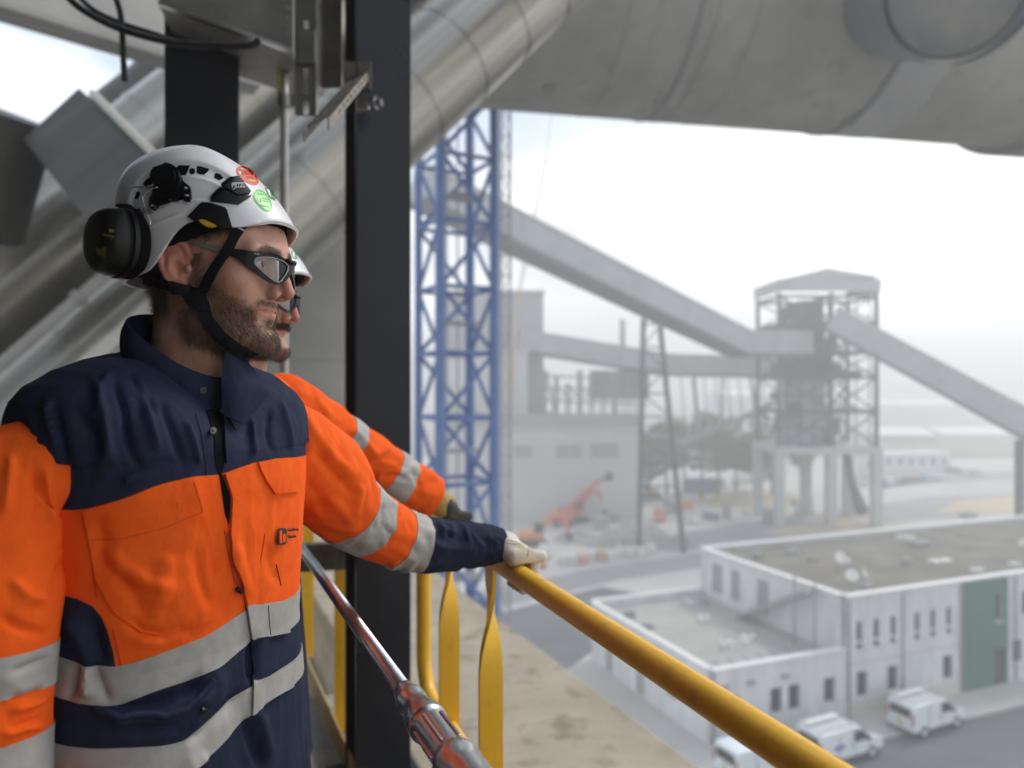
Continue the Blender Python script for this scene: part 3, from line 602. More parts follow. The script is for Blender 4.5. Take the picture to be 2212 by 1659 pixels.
sheet('sand_patch', [G(1500, 1075), G(1620, 1062), G(1700, 1068), G(1760, 1080), G(1660, 1100), G(1540, 1098)], 0.05, M_sand)
sheet('sand_patch', [G(1640, 1150), G(1760, 1128), G(1900, 1120), G(1840, 1140), G(1700, 1158)], 0.05, M_sand)

# --- vans
M_van = mat('white_van_paint', (0.74, 0.77, 0.80), 0.3, coat=0.4)
M_tyre = mat('tyre', (0.02, 0.02, 0.02), 0.8)
M_carglass = mat('car_glass', (0.02, 0.022, 0.025), 0.08)
M_redl = mat('tail_lamp', (0.35, 0.02, 0.02), 0.3)
M_head = mat('head_lamp', (0.6, 0.6, 0.6), 0.15)
def loft_body(prof, w, inset_top):
    """side profile (x, z) extruded across the width, narrower towards the top"""
    mb = MB(); n = len(prof); zmax = max(p[1] for p in prof)
    rows = []
    for s in (-1, -0.88, 0.88, 1):
        rows.append([(x * (1 if abs(s) < .95 else .985), s * (w / 2) * (1 - inset_top * max(0, (z - 0.9)) / zmax), z - (0.03 if abs(s) > .95 and z > 1 else 0)) for x, z in prof])
    mb.grid(rows, True); mb.add(rows[0], [tuple(range(n))]); mb.add(rows[-1], [tuple(range(n))[::-1]])
    return mb
def wheel(parent, x, y, r=0.33):
    mb = MB(); mb.tube([(x, y - 0.11, r), (x, y + 0.11, r)], r, 20); o = mb.build('wheel', M_tyre, parent, auto=40)
    mb = MB(); mb.tube([(x, y - 0.115, r), (x, y + 0.115, r)], r * .6, 14); mb.build('rim', M_head, o, auto=40)
def make_van(name, loc, ang_, label, rack=False):
    root = empty(name, (0, 0, 0), label, 'van', 'white vans parked by the office')
    prof = [(-2.25, .35), (-2.25, 1.0), (-2.2, 1.75), (-2.1, 1.86), (0.35, 1.86), (0.75, 1.78), (1.35, 1.25), (1.55, 1.12), (2.15, .98), (2.3, .8), (2.32, .4), (2.2, .3), (-2.1, .3)]
    loft_body(prof, 1.82, 0.18).build('body', M_van, root, bevel=0.04, auto=45)
    for s in (-1, 1):
        mb = MB(); k = s * 0.915
        mb.prism([(0.15, k, 1.12), (1.25, k * .99, 1.12), (0.78, k * .93, 1.62), (0.15, k * .93, 1.66)], (0, s * 0.012, 0)); mb.build('side_window', M_carglass, root)
        mb = MB(); mb.box((-1.0, s * 0.913, 1.0), (0.02, 0.02, 1.3)); mb.build('door_gap', M_under, root)
        mb = MB(); mb.box((-2.26, s * .82, 1.15), (0.05, 0.1, 0.6)); mb.build('tail_lamp', M_redl, root)
        mb = MB(); mb.box((2.2, s * .7, .85), (0.25, 0.25, 0.16)); mb.build('headlight', M_head, root)
        mb = MB(); mb.box((1.05, s * 1.02, 1.2), (0.12, 0.16, 0.2)); mb.build('mirror', M_under, root, bevel=0.02)
        for x in (-1.4, 1.45): wheel(root, x, s * 0.82)
    mb = MB(); mb.prism([(0.82, -.72, 1.76), (1.36, -.8, 1.27), (1.36, .8, 1.27), (0.82, .72, 1.76)], (0.02, 0, 0.025)); mb.build('windscreen', M_carglass, root)
    mb = MB(); mb.box((-2.24, 0, 1.4), (0.03, 1.3, 0.5)); mb.build('rear_window', M_carglass, root)
    mb = MB(); mb.box((0, 0, 0.36), (4.5, 1.84, 0.14)); mb.build('sill_trim', M_under, root)
    for s in (-1, 1):
        for x in (0.1, 1.3):
            mb = MB(); mb.box((x, s * .914, .95), (.015, .015, 1.0)); mb.build('door_seam', M_under, root)
        mb = MB(); mb.box((-.1, s * .925, 1.0), (.2, .03, .05)); mb.build('door_handle', M_under, root)
        if 'middle' in label: mb = MB(); mb.box((-.95, s * .915, 1.05), (.7, .012, .22)); mb.build('side_decal', mat('van_decal', (.12, .16, .45), .5), root)
    mb = MB(); mb.box((-2.29, 0, .75), (.03, .5, .12)); mb.build('number_plate', mat('number_plate', (.6, .5, .12), .5), root)
    mb = MB(); mb.box((-2.27, 0, 1.1), (.02, .02, 1.3)); mb.build('rear_door_gap', M_under, root)
    mb = MB(); mb.box((2.32, 0, .5), (.06, 1.6, .22)); mb.build('bumper', M_under, root, bevel=.03)
    if rack:
        for i in range(5):
            mb = MB(); mb.beam((-2.0 + i * .55, -.75, 1.96), (-2.0 + i * .55, .75, 1.96), 0.06, 0.06); mb.build('roof_bar', M_head, root)
        for s in (-.7, .7):
            mb = MB(); mb.beam((-2.15, s, 1.99), (0.4, s, 1.99), 0.06, 0.08); mb.build('roof_rail', M_head, root)
        mb = MB(); mb.beam((-2.1, .35, 2.06), (0.2, .35, 2.06), 0.3, 0.05); mb.build('ladder', M_cap, root)
    root.location = loc; root.rotation_euler = (0, 0, ang_)
    return root
va = math.atan2(E1.y, E1.x) + R(4)
make_van('parked_van', G(2000, 1570) + Vector((0, 0, 0.02)), va, 'white van with roof rack parked nearest the green panel', True)
make_van('parked_van', G(1812, 1634) + Vector((0, 0, 0.02)), va, 'white van partly hidden by the yellow rail, middle of three', True)
make_van('parked_van', G(1640, 1672) + Vector((0, 0, 0.02)), va, 'white van below the yellow rail at the bottom edge', False)
# street lamp by the green panel
p = FC + E1 * 14.2 - E2 * 2.3
sl_ = empty('street_lamp', p, 'thin grey lamp post standing by the green panel', 'lamp post')
mb = MB(); mb.tube([p, p + UP * 5.4], [0.09, 0.06], 12); mb.build('post', M_frame, sl_, smooth=True)
mb = MB(); mb.beam(p + UP * 5.4, p + UP * 5.5 - E2 * .9, 0.14, 0.08); mb.build('lamp_head', M_frame, sl_)

# --- lattice helper
def lattice(mb, p0, p1, w, nb, leg, br, ex=None, ey=None):
    p0, p1 = Vector(p0), Vector(p1); d = (p1 - p0).normalized()
    ex = Vector(ex) if ex else d.cross(Vector((0, 1, 0.1))).normalized(); ey = Vector(ey) if ey else d.cross(ex).normalized()
    cs = [(ex * a + ey * b) * w / 2 for a, b in ((-1, -1), (1, -1), (1, 1), (-1, 1))]
    for c in cs: mb.beam(p0 + c, p1 + c, leg, leg)
    for i in range(nb):
        a, b = p0.lerp(p1, i / nb), p0.lerp(p1, (i + 1) / nb)
        for k in range(4):
            c, e = cs[k], cs[(k + 1) % 4]
            mb.beam(a + c, a + e, br, br); mb.beam((a + c) if (i + k) % 2 else (a + e), (b + e) if (i + k) % 2 else (b + c), br, br)
    return mb
# --- blue tower crane mast
CX = Vector((-1.86, 24.5, 0))
cr = empty('tower_crane_mast', CX, 'blue lattice tower crane mast right of the dark column', 'crane')
ex = Vector((math.cos(R(28)), math.sin(R(28)), 0)); ey = Vector((-ex.y, ex.x, 0)); cw = 1.9
corners = [(-1, -1), (1, -1), (1, 1), (-1, 1)]
for a, b in corners:
    mb = MB(); o = ex * a * cw / 2 + ey * b * cw / 2; mb.tube([CX + o, CX + o + UP * 16, CX + o + UP * 42], 0.165 if (a, b) != (-1, 1) else 0.13, 14); mb.build('corner_leg', M_blue, cr, smooth=True)
for k in range(4):
    (a, b), (c, e) = corners[k], corners[(k + 1) % 4]
    o1, o2 = ex * a * cw / 2 + ey * b * cw / 2, ex * c * cw / 2 + ey * e * cw / 2
    for i in range(20):
        z = i * 2.1
        mb = MB(); mb.tube([CX + o1 + UP * z, CX + o2 + UP * z], 0.075, 8); mb.build('cross_brace', M_blue, cr, smooth=True)
        mb = MB(); mb.tube([CX + (o1 if i % 2 else o2) + UP * z, CX + (o2 if i % 2 else o1) + UP * (z + 2.1)], 0.075, 8); mb.build('diagonal_brace', M_blue, cr, smooth=True)
for i in range(10): # ladder landings inside
    z = 1 + i * 4.2; mb = MB(); mb.box(CX + UP * z + ex * .2, (1.2, 1.0, 0.06), rotz(R(28))); mb.build('landing', M_frame, cr)
for s in (-.2, .2):
    mb = MB(); mb.tube([CX + ey * .3 + ex * s, CX + ey * .3 + ex * s + UP * 42], 0.03, 6); mb.build('ladder_rail', M_frame, cr)
hm = empty('hoist_mast', W(1092, 830, 26.0) * 1.0, 'slim pale lattice hoist mast beside the blue crane', 'mast'); hm.location.z = 0
mb = MB(); c = Vector((hm.location.x, hm.location.y, 0)); lattice(mb, c, c + UP * 42, 0.34, 60, 0.07, 0.035, (1, 0, 0), (0, 1, 0)); mb.build('mast_lattice', mat('pale_mast_steel', (0.40, 0.39, 0.36), 0.6), hm)

# --- pale process building on the left of the yard
pb = empty('process_building', Vector((2, 104, 0)), 'pale grey concrete process building with tall block, half lost in dust', 'building')
def fblock(name, px0, px1, pytop, d, depth, m, holes=(), z0=0):
    p0, p1 = W(px0, 900, d), W(px1, 900, d); top = W(0, pytop, d).z
    L = p1.x - p0.x
    hs = [((W(a, 0, d).x - p0.x), (W(b, 0, d).x - p0.x), W(0, y1, d).z - z0, W(0, y0, d).z - z0) for a, b, y0, y1 in holes]
    mb = MB(); wall_holes(mb, (p0.x, d, z0), Vector((1, 0, 0)), UP, Vector((0, -1, 0)), L, top - z0, 0.4, hs)
    mb.build(name + '_wall', m, pb)
    mb = MB(); mb.box((p0.x + L / 2, d + 0.4 + depth / 2, (z0 + top) / 2 - 0.1), (L, depth, top - z0 - 0.2)); mb.build(name + '_body', m, pb)
    mb = MB(); mb.box((p0.x + L / 2, d + depth / 2, top + 0.15), (L + .4, depth + .6, 0.5)); mb.build(name + '_coping', M_pconc, pb)
    for h in hs:
        mb = MB(); mb.box((p0.x + (h[0] + h[1]) / 2, d + 0.3, z0 + (h[2] + h[3]) / 2), (h[1] - h[0] - .01, 0.1, h[3] - h[2] - .01)); mb.build('window', M_frame, pb)
M_pb = mat('haze_paled_concrete', (0.47, 0.47, 0.455), 0.9, col2=(0.52, 0.52, 0.50), scale=0.15)  # base colour lightened in place of thicker dust haze over this building
M_pbd = mat('dark_shed_cladding', (0.30, 0.30, 0.305), 0.8)
fblock('tall_block', 960, 1174, 632, 119, 16, M_pbd, z0=0)
fblock('hall', 940, 1382, 905, 109, 7, M_pb, holes=[(1200, 1256, 962, 990), (1276, 1336, 958, 990), (1110, 1150, 962, 990)])
fblock('tower_base', 960, 1140, 760, 111.5, 5, M_pb)
mb = MB(); mb.box(W(1160, 905, 108.6), (30, 0.8, 1.6)); mb.build('roof_beam', M_frame, pb)

# --- conveyor galleries
def gallery(name, pts, w, h, label, side=None, roof_over=0.25):
    pts = [Vector(p) for p in pts]; root = empty(name, Vector((pts[0].x, pts[0].y, pts[0].z - h / 2)), label, 'conveyor')
    for a, b in zip(pts, pts[1:]):
        d = (b - a).normalized(); e = d * 0.0
        mb = MB(); mb.beam(a, b + d * .3, w, h); mb.build('gallery_wall', M_gal, root)
        sx = d.cross(UP).normalized(); sz = sx.cross(d)
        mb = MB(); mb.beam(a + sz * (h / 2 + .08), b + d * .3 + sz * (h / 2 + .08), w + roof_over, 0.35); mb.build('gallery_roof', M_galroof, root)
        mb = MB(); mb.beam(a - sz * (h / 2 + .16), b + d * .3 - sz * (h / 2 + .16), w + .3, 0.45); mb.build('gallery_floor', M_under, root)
        k = int((b - a).length / 6)
        for i in range(1, k):
            p_ = a.lerp(b, i / k); mb = MB(); mb.beam(p_ - sz * h / 2 - sx * (w / 2 + .02) * (1 if (-sx).y < 0 else -1) * -1, p_ + sz * h / 2 - sx * (w / 2 + .02) * (1 if (-sx).y < 0 else -1) * -1, 0.10, 0.06, up=d); mb.build('wall_joint', M_galroof, root)
    return root
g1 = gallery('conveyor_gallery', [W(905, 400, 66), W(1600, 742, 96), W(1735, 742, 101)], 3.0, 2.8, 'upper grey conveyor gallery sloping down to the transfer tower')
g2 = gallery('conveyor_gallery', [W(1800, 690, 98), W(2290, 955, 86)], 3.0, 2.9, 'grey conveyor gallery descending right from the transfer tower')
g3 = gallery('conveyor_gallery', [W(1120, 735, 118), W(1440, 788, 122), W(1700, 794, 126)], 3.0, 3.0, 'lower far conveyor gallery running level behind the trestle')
# truss below the far gallery
mb = MB(); a, b = W(1190, 830, 118), W(1430, 905, 120); 
for (q0, q1) in (((1180, 800), (1200, 905)), ((1250, 800), (1255, 905)), ((1320, 800), (1330, 910)), ((1500, 815), (1510, 930)), ((1560, 815), (1560, 930)), ((1620, 815), (1640, 900))):
    mb.beam(W(*q0, 119), W(*q1, 119), 0.4, 0.4)
mb.beam(W(1170, 890, 118.5), W(1480, 955, 118.5), 0.5, 0.7); mb.beam(W(1480, 955, 118.5), W(1700, 860, 122), 0.5, 0.7)
for i in range(9): mb.beam(W(1470 + i * 25, 812, 120), W(1480 + i * 25, 935 - abs(i - 2) * 8, 120), 0.18, 0.18)
mb.build('gallery_truss', M_frame, g3)
# trestle
tr = empty('trestle', Vector((W(1420, 900, 90).x, 90, 0)), 'slim splayed lattice trestle carrying the upper gallery', 'trestle')
for (x0, x1) in ((1390, 1381), (1426, 1470)):
    for dy in (0, 3):
        mb = MB(); t_ = W(x0, 688 if x0 < 1400 else 705, 88 + dy); b_ = W(x1, 1100, 88 + dy); b_.z = 0; b_.x = t_.x + (b_.x - t_.x) * 1.15
        mb.beam(t_, b_, 0.55, 0.55); mb.build('leg', M_steel, tr)
mb = MB()
for i in range(8):
    y0, y1 = 700 + i * 50, 750 + i * 50
    xa, xb = lerp(1390, 1381, (y0 - 690) / 410), lerp(1426, 1470, (y0 - 690) / 410); xc = lerp(1426, 1470, (y1 - 690) / 410); xd = lerp(1390, 1381, (y1 - 690) / 410)
    mb.beam(W(xa, y0, 88), W(xb, y0, 88), 0.2, 0.2); mb.beam(W(xa if i % 2 else xb, y0, 88), W(xc if i % 2 else xd, y1, 88), 0.15, 0.15)
mb.build('trestle_bracing', M_steel, tr)
sg = empty('gallery_support', Vector((W(2203, 960, 86).x, 87, 0)), 'single grey post carrying the descending gallery at right edge', 'post')
mb = MB(); t_ = W(2203, 950, 87); mb.beam(t_, (t_.x, 87, 0), 0.75, 0.75); mb.build('post_shaft', M_steel, sg)

# --- transfer tower
TD = 104.0
def TW(px, py, back=0.0): 
    p = W(px, py, TD); p.y += back; return p
tw = empty('transfer_tower', Vector((TW(1790, 0).x, TD + 4, 0)), 'tall open steel transfer tower with pitched roof on concrete legs', 'tower')
ztop, ztab = TW(0, 640).z, TW(0, 965).z
zz = [TW(0, y).z for y in (640, 700, 760, 815, 890, 965)]
lx = [TW(1683, 0).x, TW(1795, 0).x, TW(1893, 0).x]; ly = [TD, TD + 9]
for x in lx:
    for y in ly:
        mb = MB(); mb.beam((x, y, ztab), (x, y, ztop + .5), 0.5, 0.5); mb.build('steel_leg', M_steel, tw)
        mb = MB(); mb.beam((x, y, 0), (x, y, ztab - 1.0), 1.5 if x == lx[1] else 1.1, 1.3); mb.build('concrete_leg', M_pconc, tw)
mb = MB(); mb.box(((lx[0] + lx[2]) / 2, TD + 4.5, ztab - .5), (lx[2] - lx[0] + 1.2, 10.5, 1.0)); mb.build('concrete_table', M_pconc, tw)
for k, z in enumerate(zz[:-1]):
    mb = MB()
    for y in ly: mb.beam((lx[0], y, z), (lx[2], y, z), 0.3, 0.45)
    for x in lx: mb.beam((x, ly[0], z), (x, ly[1], z), 0.3, 0.45)
    mb.build('floor_beam', M_steel, tw)
    if k in (1, 2, 3):
        mb = MB(); mb.box(((lx[0] + lx[1]) / 2 + (1.5 if k == 2 else 0), TD + 4.5, z - .3), (lx[1] - lx[0] + 1.5, 8.4, 0.2)); mb.build('grating_floor', M_steel, tw)
    z2 = zz[k + 1]
    for i in (0, 1):
        for y in ly:
            mb = MB(); mb.beam((lx[i], y, z), (lx[i + 1], y, z2), 0.2, 0.2); mb.beam((lx[i + 1], y, z), (lx[i], y, z2), 0.2, 0.2); mb.build('cross_brace', M_steel, tw)
# handrails, chutes and machines inside
for k, z in enumerate(zz[1:4]):
    mb = MB()
    for h_ in (0.6, 1.1): mb.beam((lx[0], TD - .3, z + h_), (lx[2], TD - .3, z + h_), 0.08, 0.08)
    for i in range(13): mb.beam((lerp(lx[0], lx[2], i / 12), TD - .3, z), (lerp(lx[0], lx[2], i / 12), TD - .3, z + 1.1), 0.07, 0.07)
    mb.build('guard_rail', M_steel, tw)
M_mach = mat('dark_machinery', (0.035, 0.038, 0.045), 0.6)
for q in ((1722, 648, 1790, 690, 3), (1740, 690, 1800, 742, 4), (1735, 742, 1780, 800, 3), (1760, 770, 1815, 812, 5), (1700, 780, 1735, 812, 3), (1840, 800, 1880, 820, 4), (1712, 720, 1745, 760, 5)):
    a, b = TW(q[0], q[3], q[4]), TW(q[2], q[1], q[4]); mb = MB(); mb.box((a + b) / 2, (b.x - a.x, 3.0, b.z - a.z)); mb.build('machine_casing', M_mach, tw, bevel=0.15)
for q in ((1775, 660, 1810, 820), (1730, 700, 1768, 830), (1830, 700, 1800, 830)):
    mb = MB(); mb.beam(TW(q[0], q[1], 4), TW(q[2], q[3], 4), 1.2, 1.2); mb.build('chute', M_mach, tw)
mb = MB(); c = TW(1762, 895, 4.2); mb.tube([(c.x, c.y, ztab + .3), (c.x, c.y, zz[3] + .1)], 3.0, 40); mb.build('storage_bin', mat('bin_cladding', (0.26, 0.27, 0.30), 0.6), tw, auto=40)
for z in (zz[4], zz[4] + 2.3, zz[4] - 2.3):
    mb = MB(); mb.tube([(c.x, c.y, z - .1), (c.x, c.y, z + .1)], 3.06, 40); mb.build('bin_hoop', M_steel, tw, auto=40)
mb = MB(); mb.tube([(c.x + 8, c.y - 1, 1.5), (c.x + 6.0, c.y - 2, 6), (c.x + 5.2, c.y - 2, ztab)], [1.0, .5, .5], 12); mb.build('discharge_chute', M_steel, tw)
tr2 = random.Random(5)
for i in range(26): # crowded plant inside the frame
    x_, y_ = tr2.uniform(1700, 1830), tr2.uniform(645, 945); w_, h_ = tr2.uniform(8, 26), tr2.uniform(8, 34)
    a, b = TW(x_, y_ + h_, 0), TW(x_ + w_, y_, 0); o_ = Vector((0, tr2.uniform(1.5, 7.5), 0)); mb = MB(); mb.box((a + b) / 2 + o_, (b.x - a.x, tr2.uniform(.8, 2.5), b.z - a.z)); mb.build('machine_casing', M_mach if i % 3 else M_steel, tw, bevel=.08)
for i in range(14):
    x_, y_ = tr2.uniform(1690, 1885), tr2.uniform(650, 940); mb = MB(); mb.tube([TW(x_, y_, tr2.uniform(.5, 8)), TW(x_ + tr2.uniform(-25, 25), y_ + tr2.uniform(15, 60), tr2.uniform(.5, 8))], .18, 8); mb.build('pipe', M_steel, tw, smooth=True)
for z0_, z1_ in zip(zz[1:], zz[:-1]):
    for i in range(7):
        x_ = lerp(lx[0], lx[2], (i + .5) / 7); mb = MB(); mb.beam((x_, TD - .1, z0_), (x_, TD - .1, z1_), .14, .14); mb.build('mullion', M_steel, tw)
# roof
za = TW(0, 606).z; zr = TW(0, 574).z; x0, x1 = lx[0] - .2, lx[2] + .3; xr = TW(1838, 0).x
y0, y1 = TD - .6, TD + 10
mb = MB(); mb.add([(x0, y0, za), (xr - 3.5, y0, zr - .4), (x1, y0, za + .4), (x0, y1, za + .2), (xr, y1, zr + .3), (x1, y1, za + .6)], [(0, 1, 4, 3), (1, 2, 5, 4), (0, 2, 1), (3, 4, 5)])
mb.add([(xr - 4, y0, zr - 1.0), (xr, y1, zr), (x1, y1, za + .6), (x1, y0, za + .4)], [(0, 1, 2, 3)]); mb.build('roof', M_galroof, tw)
mb = MB(); mb.box(((x0 + x1) / 2, y0, za - .75), (x1 - x0, 0.25, 1.7)); mb.box((x1, (y0 + y1) / 2, za - .75), (0.25, y1 - y0 - .3, 1.7)); mb.box((x0, (y0 + y1) / 2, za - .75), (0.25, y1 - y0 - .3, 1.7)); mb.build('fascia', M_gal, tw)

# --- trees
M_leaf = mat('tree_leaves', (0.04, 0.09, 0.018), 0.8, col2=(0.10, 0.165, 0.04), scale=0.4)
M_bark = mat('bark', (0.09, 0.07, 0.05), 0.9)
def tree(px, pyb, d, h, r, label):
    p = W(px, pyb, d); p.z = 0
    t = empty('tree', p, label, 'tree', 'trees behind the trestle')
    mb = MB(); mb.tube([p, p + UP * h * .3, p + UP * h * .6 + Vector((.3, 0, 0)), p + UP * h * .85], [.3, .22, .15, .05], 8)
    for i in range(5): 
        a = i * 1.3; s_ = p + UP * h * (.35 + .08 * i); mb.tube([s_, s_ + Vector((math.cos(a), math.sin(a), .7)) * r * .7], [.1, .03], 6)
    mb.build('trunk', M_bark, t, smooth=True)
    mb = MB(); tr_ = random.Random(px)
    cl = [(Vector((tr_.gauss(0, .45), tr_.gauss(0, .45), tr_.uniform(-.6, .8))), tr_.uniform(.3, .5)) for _ in range(9)]
    for _ in range(1500):
        c, q = tr_.choice(cl); o = Vector((tr_.gauss(0, 1), tr_.gauss(0, 1), tr_.gauss(0, 1))).normalized() * q * tr_.uniform(.5, 1.05)
        v = c + o; w_ = p + UP * h * .62 + Vector((v.x * r, v.y * r, v.z * h * .36))
        x = Vector((tr_.gauss(0, 1), tr_.gauss(0, 1), tr_.gauss(0, 1))).normalized(); y = x.orthogonal().normalized(); s_ = tr_.uniform(.16, .36)
        mb.add([w_ - x * s_ - y * s_ * .6, w_ + x * s_ - y * s_ * .6, w_ + x * s_ + y * s_ * .6, w_ - x * s_ + y * s_ * .6], [(0, 1, 2, 3)])
    mb.build('crown', M_leaf, t)
tl = [(1402, 'leftmost leafy tree behind the trestle legs'), (1440, 'leafy tree seen between the trestle legs'), (1478, 'leafy tree just right of the trestle'), (1515, 'rounded tree in the middle of the row behind the trestle'), (1552, 'paler tree behind the blue container'), (1590, 'bushy tree right of the middle of the row'), (1630, 'tree beside the transfer tower, left of its legs'), (1668, 'dark tree half behind the transfer tower leg')]
for i, (x, lb) in enumerate(tl): tree(x, 1000, 128 + (i % 3) * 5, 11 + (i * 37 % 5), 4.6 + (i * 13 % 4) * .4, lb)

# --- cars
def make_car():
    root = empty('parked_car', (0, 0, 0))
    prof = [(-2.0, .3), (-2.05, .75), (-1.9, .95), (-1.35, 1.0), (-1.0, 1.38), (-.5, 1.46), (.35, 1.44), (1.0, 1.0), (1.85, .85), (2.05, .6), (2.0, .3)]
    loft_body(prof, 1.75, .3).build('body', M_van, root, bevel=.04, auto=45)
    for s in (-1, 1):
        mb = MB(); k = s * .86; mb.prism([(-1.2, k, .98), (.85, k, .98), (.3, k * .9, 1.36), (-.9, k * .9, 1.36)], (0, s * .02, 0)); mb.build('side_window', M_carglass, root)
        for x in (-1.25, 1.3): wheel(root, x, s * .78, .31)
    mb = MB(); mb.prism([(.42, -.68, 1.4), (1.0, -.75, 1.03), (1.0, .75, 1.03), (.42, .68, 1.4)], (.02, 0, .03)); mb.build('windscreen', M_carglass, root)
    mb = MB(); mb.prism([(-1.02, -.68, 1.34), (-1.36, -.72, 1.03), (-1.36, .72, 1.03), (-1.02, .68, 1.34)], (-.02, 0, .03)); mb.build('rear_window', M_carglass, root)
    return root
car0 = make_car(); first = True
paints = [mat('car_paint_white', (.7, .72, .74), .3), mat('car_paint_grey', (.22, .23, .25), .3), mat('car_paint_black', (.03, .03, .035), .3), mat('car_paint_silver', (.5, .52, .54), .3), mat('car_paint_blue', (.12, .2, .36), .3), mat('car_paint_red', (.3, .06, .05), .3)]
pn_ = ['white', 'grey', 'black', 'silver', 'blue', 'red']
rows = [[(1905 + i * 17, 1052 - i * 2.4, 62) for i in range(8)], [(2035 + i * 24, 1018 + i * 3, 75) for i in range(4)], [(1605, 1044, 70), (1628, 1040, 70), (1650, 1036, 70), (1846, 1050, 10)]]
rn = ['in the front row right of the tower', 'in the back row near the right edge', 'among those left of the tower']
seq = [2, 0, 1, 2, 5, 4, 3, 0, 3, 1, 0, 3, 0, 3, 0, 0]; k = 0
ordn = ['first', 'second', 'third', 'fourth', 'fifth', 'sixth', 'seventh', 'eighth']
for ri, row in enumerate(rows):
    for i, (x, y, a) in enumerate(row):
        c = car0 if first else copy_tree(car0); first = False
        c.location = G(x, y) + Vector((0, 0, .03)); c.rotation_euler = (0, 0, R(a))
        col = seq[k % len(seq)]; k += 1
        for ch in c.children:
            if ch.name.startswith('body'):
                if ch.data.users > 1: ch.data = ch.data.copy()
                ch.data.materials[0] = paints[col]
        lb = f'{pn_[col]} car, {ordn[i]} from left {rn[ri]}'
        if ri == 2 and i == 3: lb = 'white car parked behind the tower legs'
        tag(c, lb, 'car', 'parked cars in the yard')
# --- site cabin, container, loaders
def cabin(px, py, L, Dp, Hh, m, label, ang_=0, nwin=5, cat='cabin', name='site_cabin'):
    p = G(px, py); root = empty(name, (0, 0, 0), label, cat)
    mb = MB(); wall_holes(mb, (-L / 2, -Dp / 2, 0), Vector((1, 0, 0)), UP, Vector((0, -1, 0)), L, Hh, .15, [(-0 + (i + .5) * L / nwin - .5, (i + .5) * L / nwin + .5, Hh * .45, Hh * .75) for i in range(nwin)]); mb.build('front_wall', m, root)
    mb = MB(); mb.box((0, .1, Hh / 2), (L - .02, Dp - .3, Hh - .1)); mb.build('cabin_body', m, root)
    for i in range(nwin):
        mb = MB(); mb.box((-L / 2 + (i + .5) * L / nwin, -Dp / 2 + .12, Hh * .6), (.98, .05, Hh * .29)); mb.build('window', M_glass, root)
    mb = MB(); mb.box((0, 0, Hh + .08), (L + .3, Dp + .3, .16)); mb.build('roof', M_cap, root)
    root.location = p; root.rotation_euler = (0, 0, R(ang_)); return root
cabin(1965, 1018, 16, 5, 4.2, M_wwall, 'long white site cabin behind the parked cars', 6, 6)
cabin(1650, 1022, 9, 4, 2.8, M_wwall, 'small white cabin left of the tower legs', 4, 3)
cabin(1870, 1030, 4, 4, 5, M_wwall, 'narrow white cabin seen through the tower legs', 4, 1)
def container(px, py, m, label):
    p = G(px, py); root = empty('shipping_container', (0, 0, 0), label, 'container')
    mb = MB(); mb.box((0, 0, 1.3), (6.0, 2.4, 2.4)); mb.build('container_body', m, root)
    for i in range(14):
        mb = MB(); mb.box((-2.8 + i * .43, -1.22, 1.3), (.14, .06, 2.2)); mb.build('rib', m, root)
    for s in (-1, 1):
        mb = MB(); mb.box((s * 2.95, -1.2, 1.3), (.16, .12, 2.6)); mb.build('corner_post', m, root)
    root.location = p; root.rotation_euler = (0, 0, R(5))
container(1515, 1062, mat('container_blue', (.10, .17, .36), .6), 'blue shipping container right of the trestle')
container(1950, 935, mat('container_blue', (.10, .17, .36), .6), 'distant blue container beyond the car park')
# far flat buildings and the long white warehouse
def shed(px0, px1, pyb, pyt, d, m, label, name='warehouse'):
    a, b = W(px0, pyb, d), W(px1, pyb, d); top = W(0, pyt, d).z
    root = empty(name, Vector(((a.x + b.x) / 2, d, 0)), label, 'building')
    mb = MB(); mb.box(((a.x + b.x) / 2, d + 10, top / 2), (b.x - a.x, 20, top)); mb.build('wall', m, root)
    mb = MB(); h_ = (b.x - a.x); mb.add([(a.x - .3, d - .4, top), (b.x + .3, d - .4, top), (b.x + .3, d + 10, top + 2.2), (a.x - .3, d + 10, top + 2.2), (a.x - .3, d + 20.4, top), (b.x + .3, d + 20.4, top)], [(0, 1, 2, 3), (3, 2, 5, 4), (0, 3, 4), (1, 5, 2)]); mb.build('roof', M_cap, root)
shed(1640, 2080, 905, 875, 330, M_cap, 'long white warehouse on the horizon right of the tower')
shed(1900, 2020, 960, 940, 250, mat('far_brown_shed', (.32, .22, .17), .8), 'low brown shed far right beyond the car park')
shed(2040, 2190, 955, 938, 260, M_wwall, 'low pale shed far right under the sloping gallery')
shed(1560, 1660, 880, 855, 280, M_wwall, 'pale far shed left of the transfer tower')
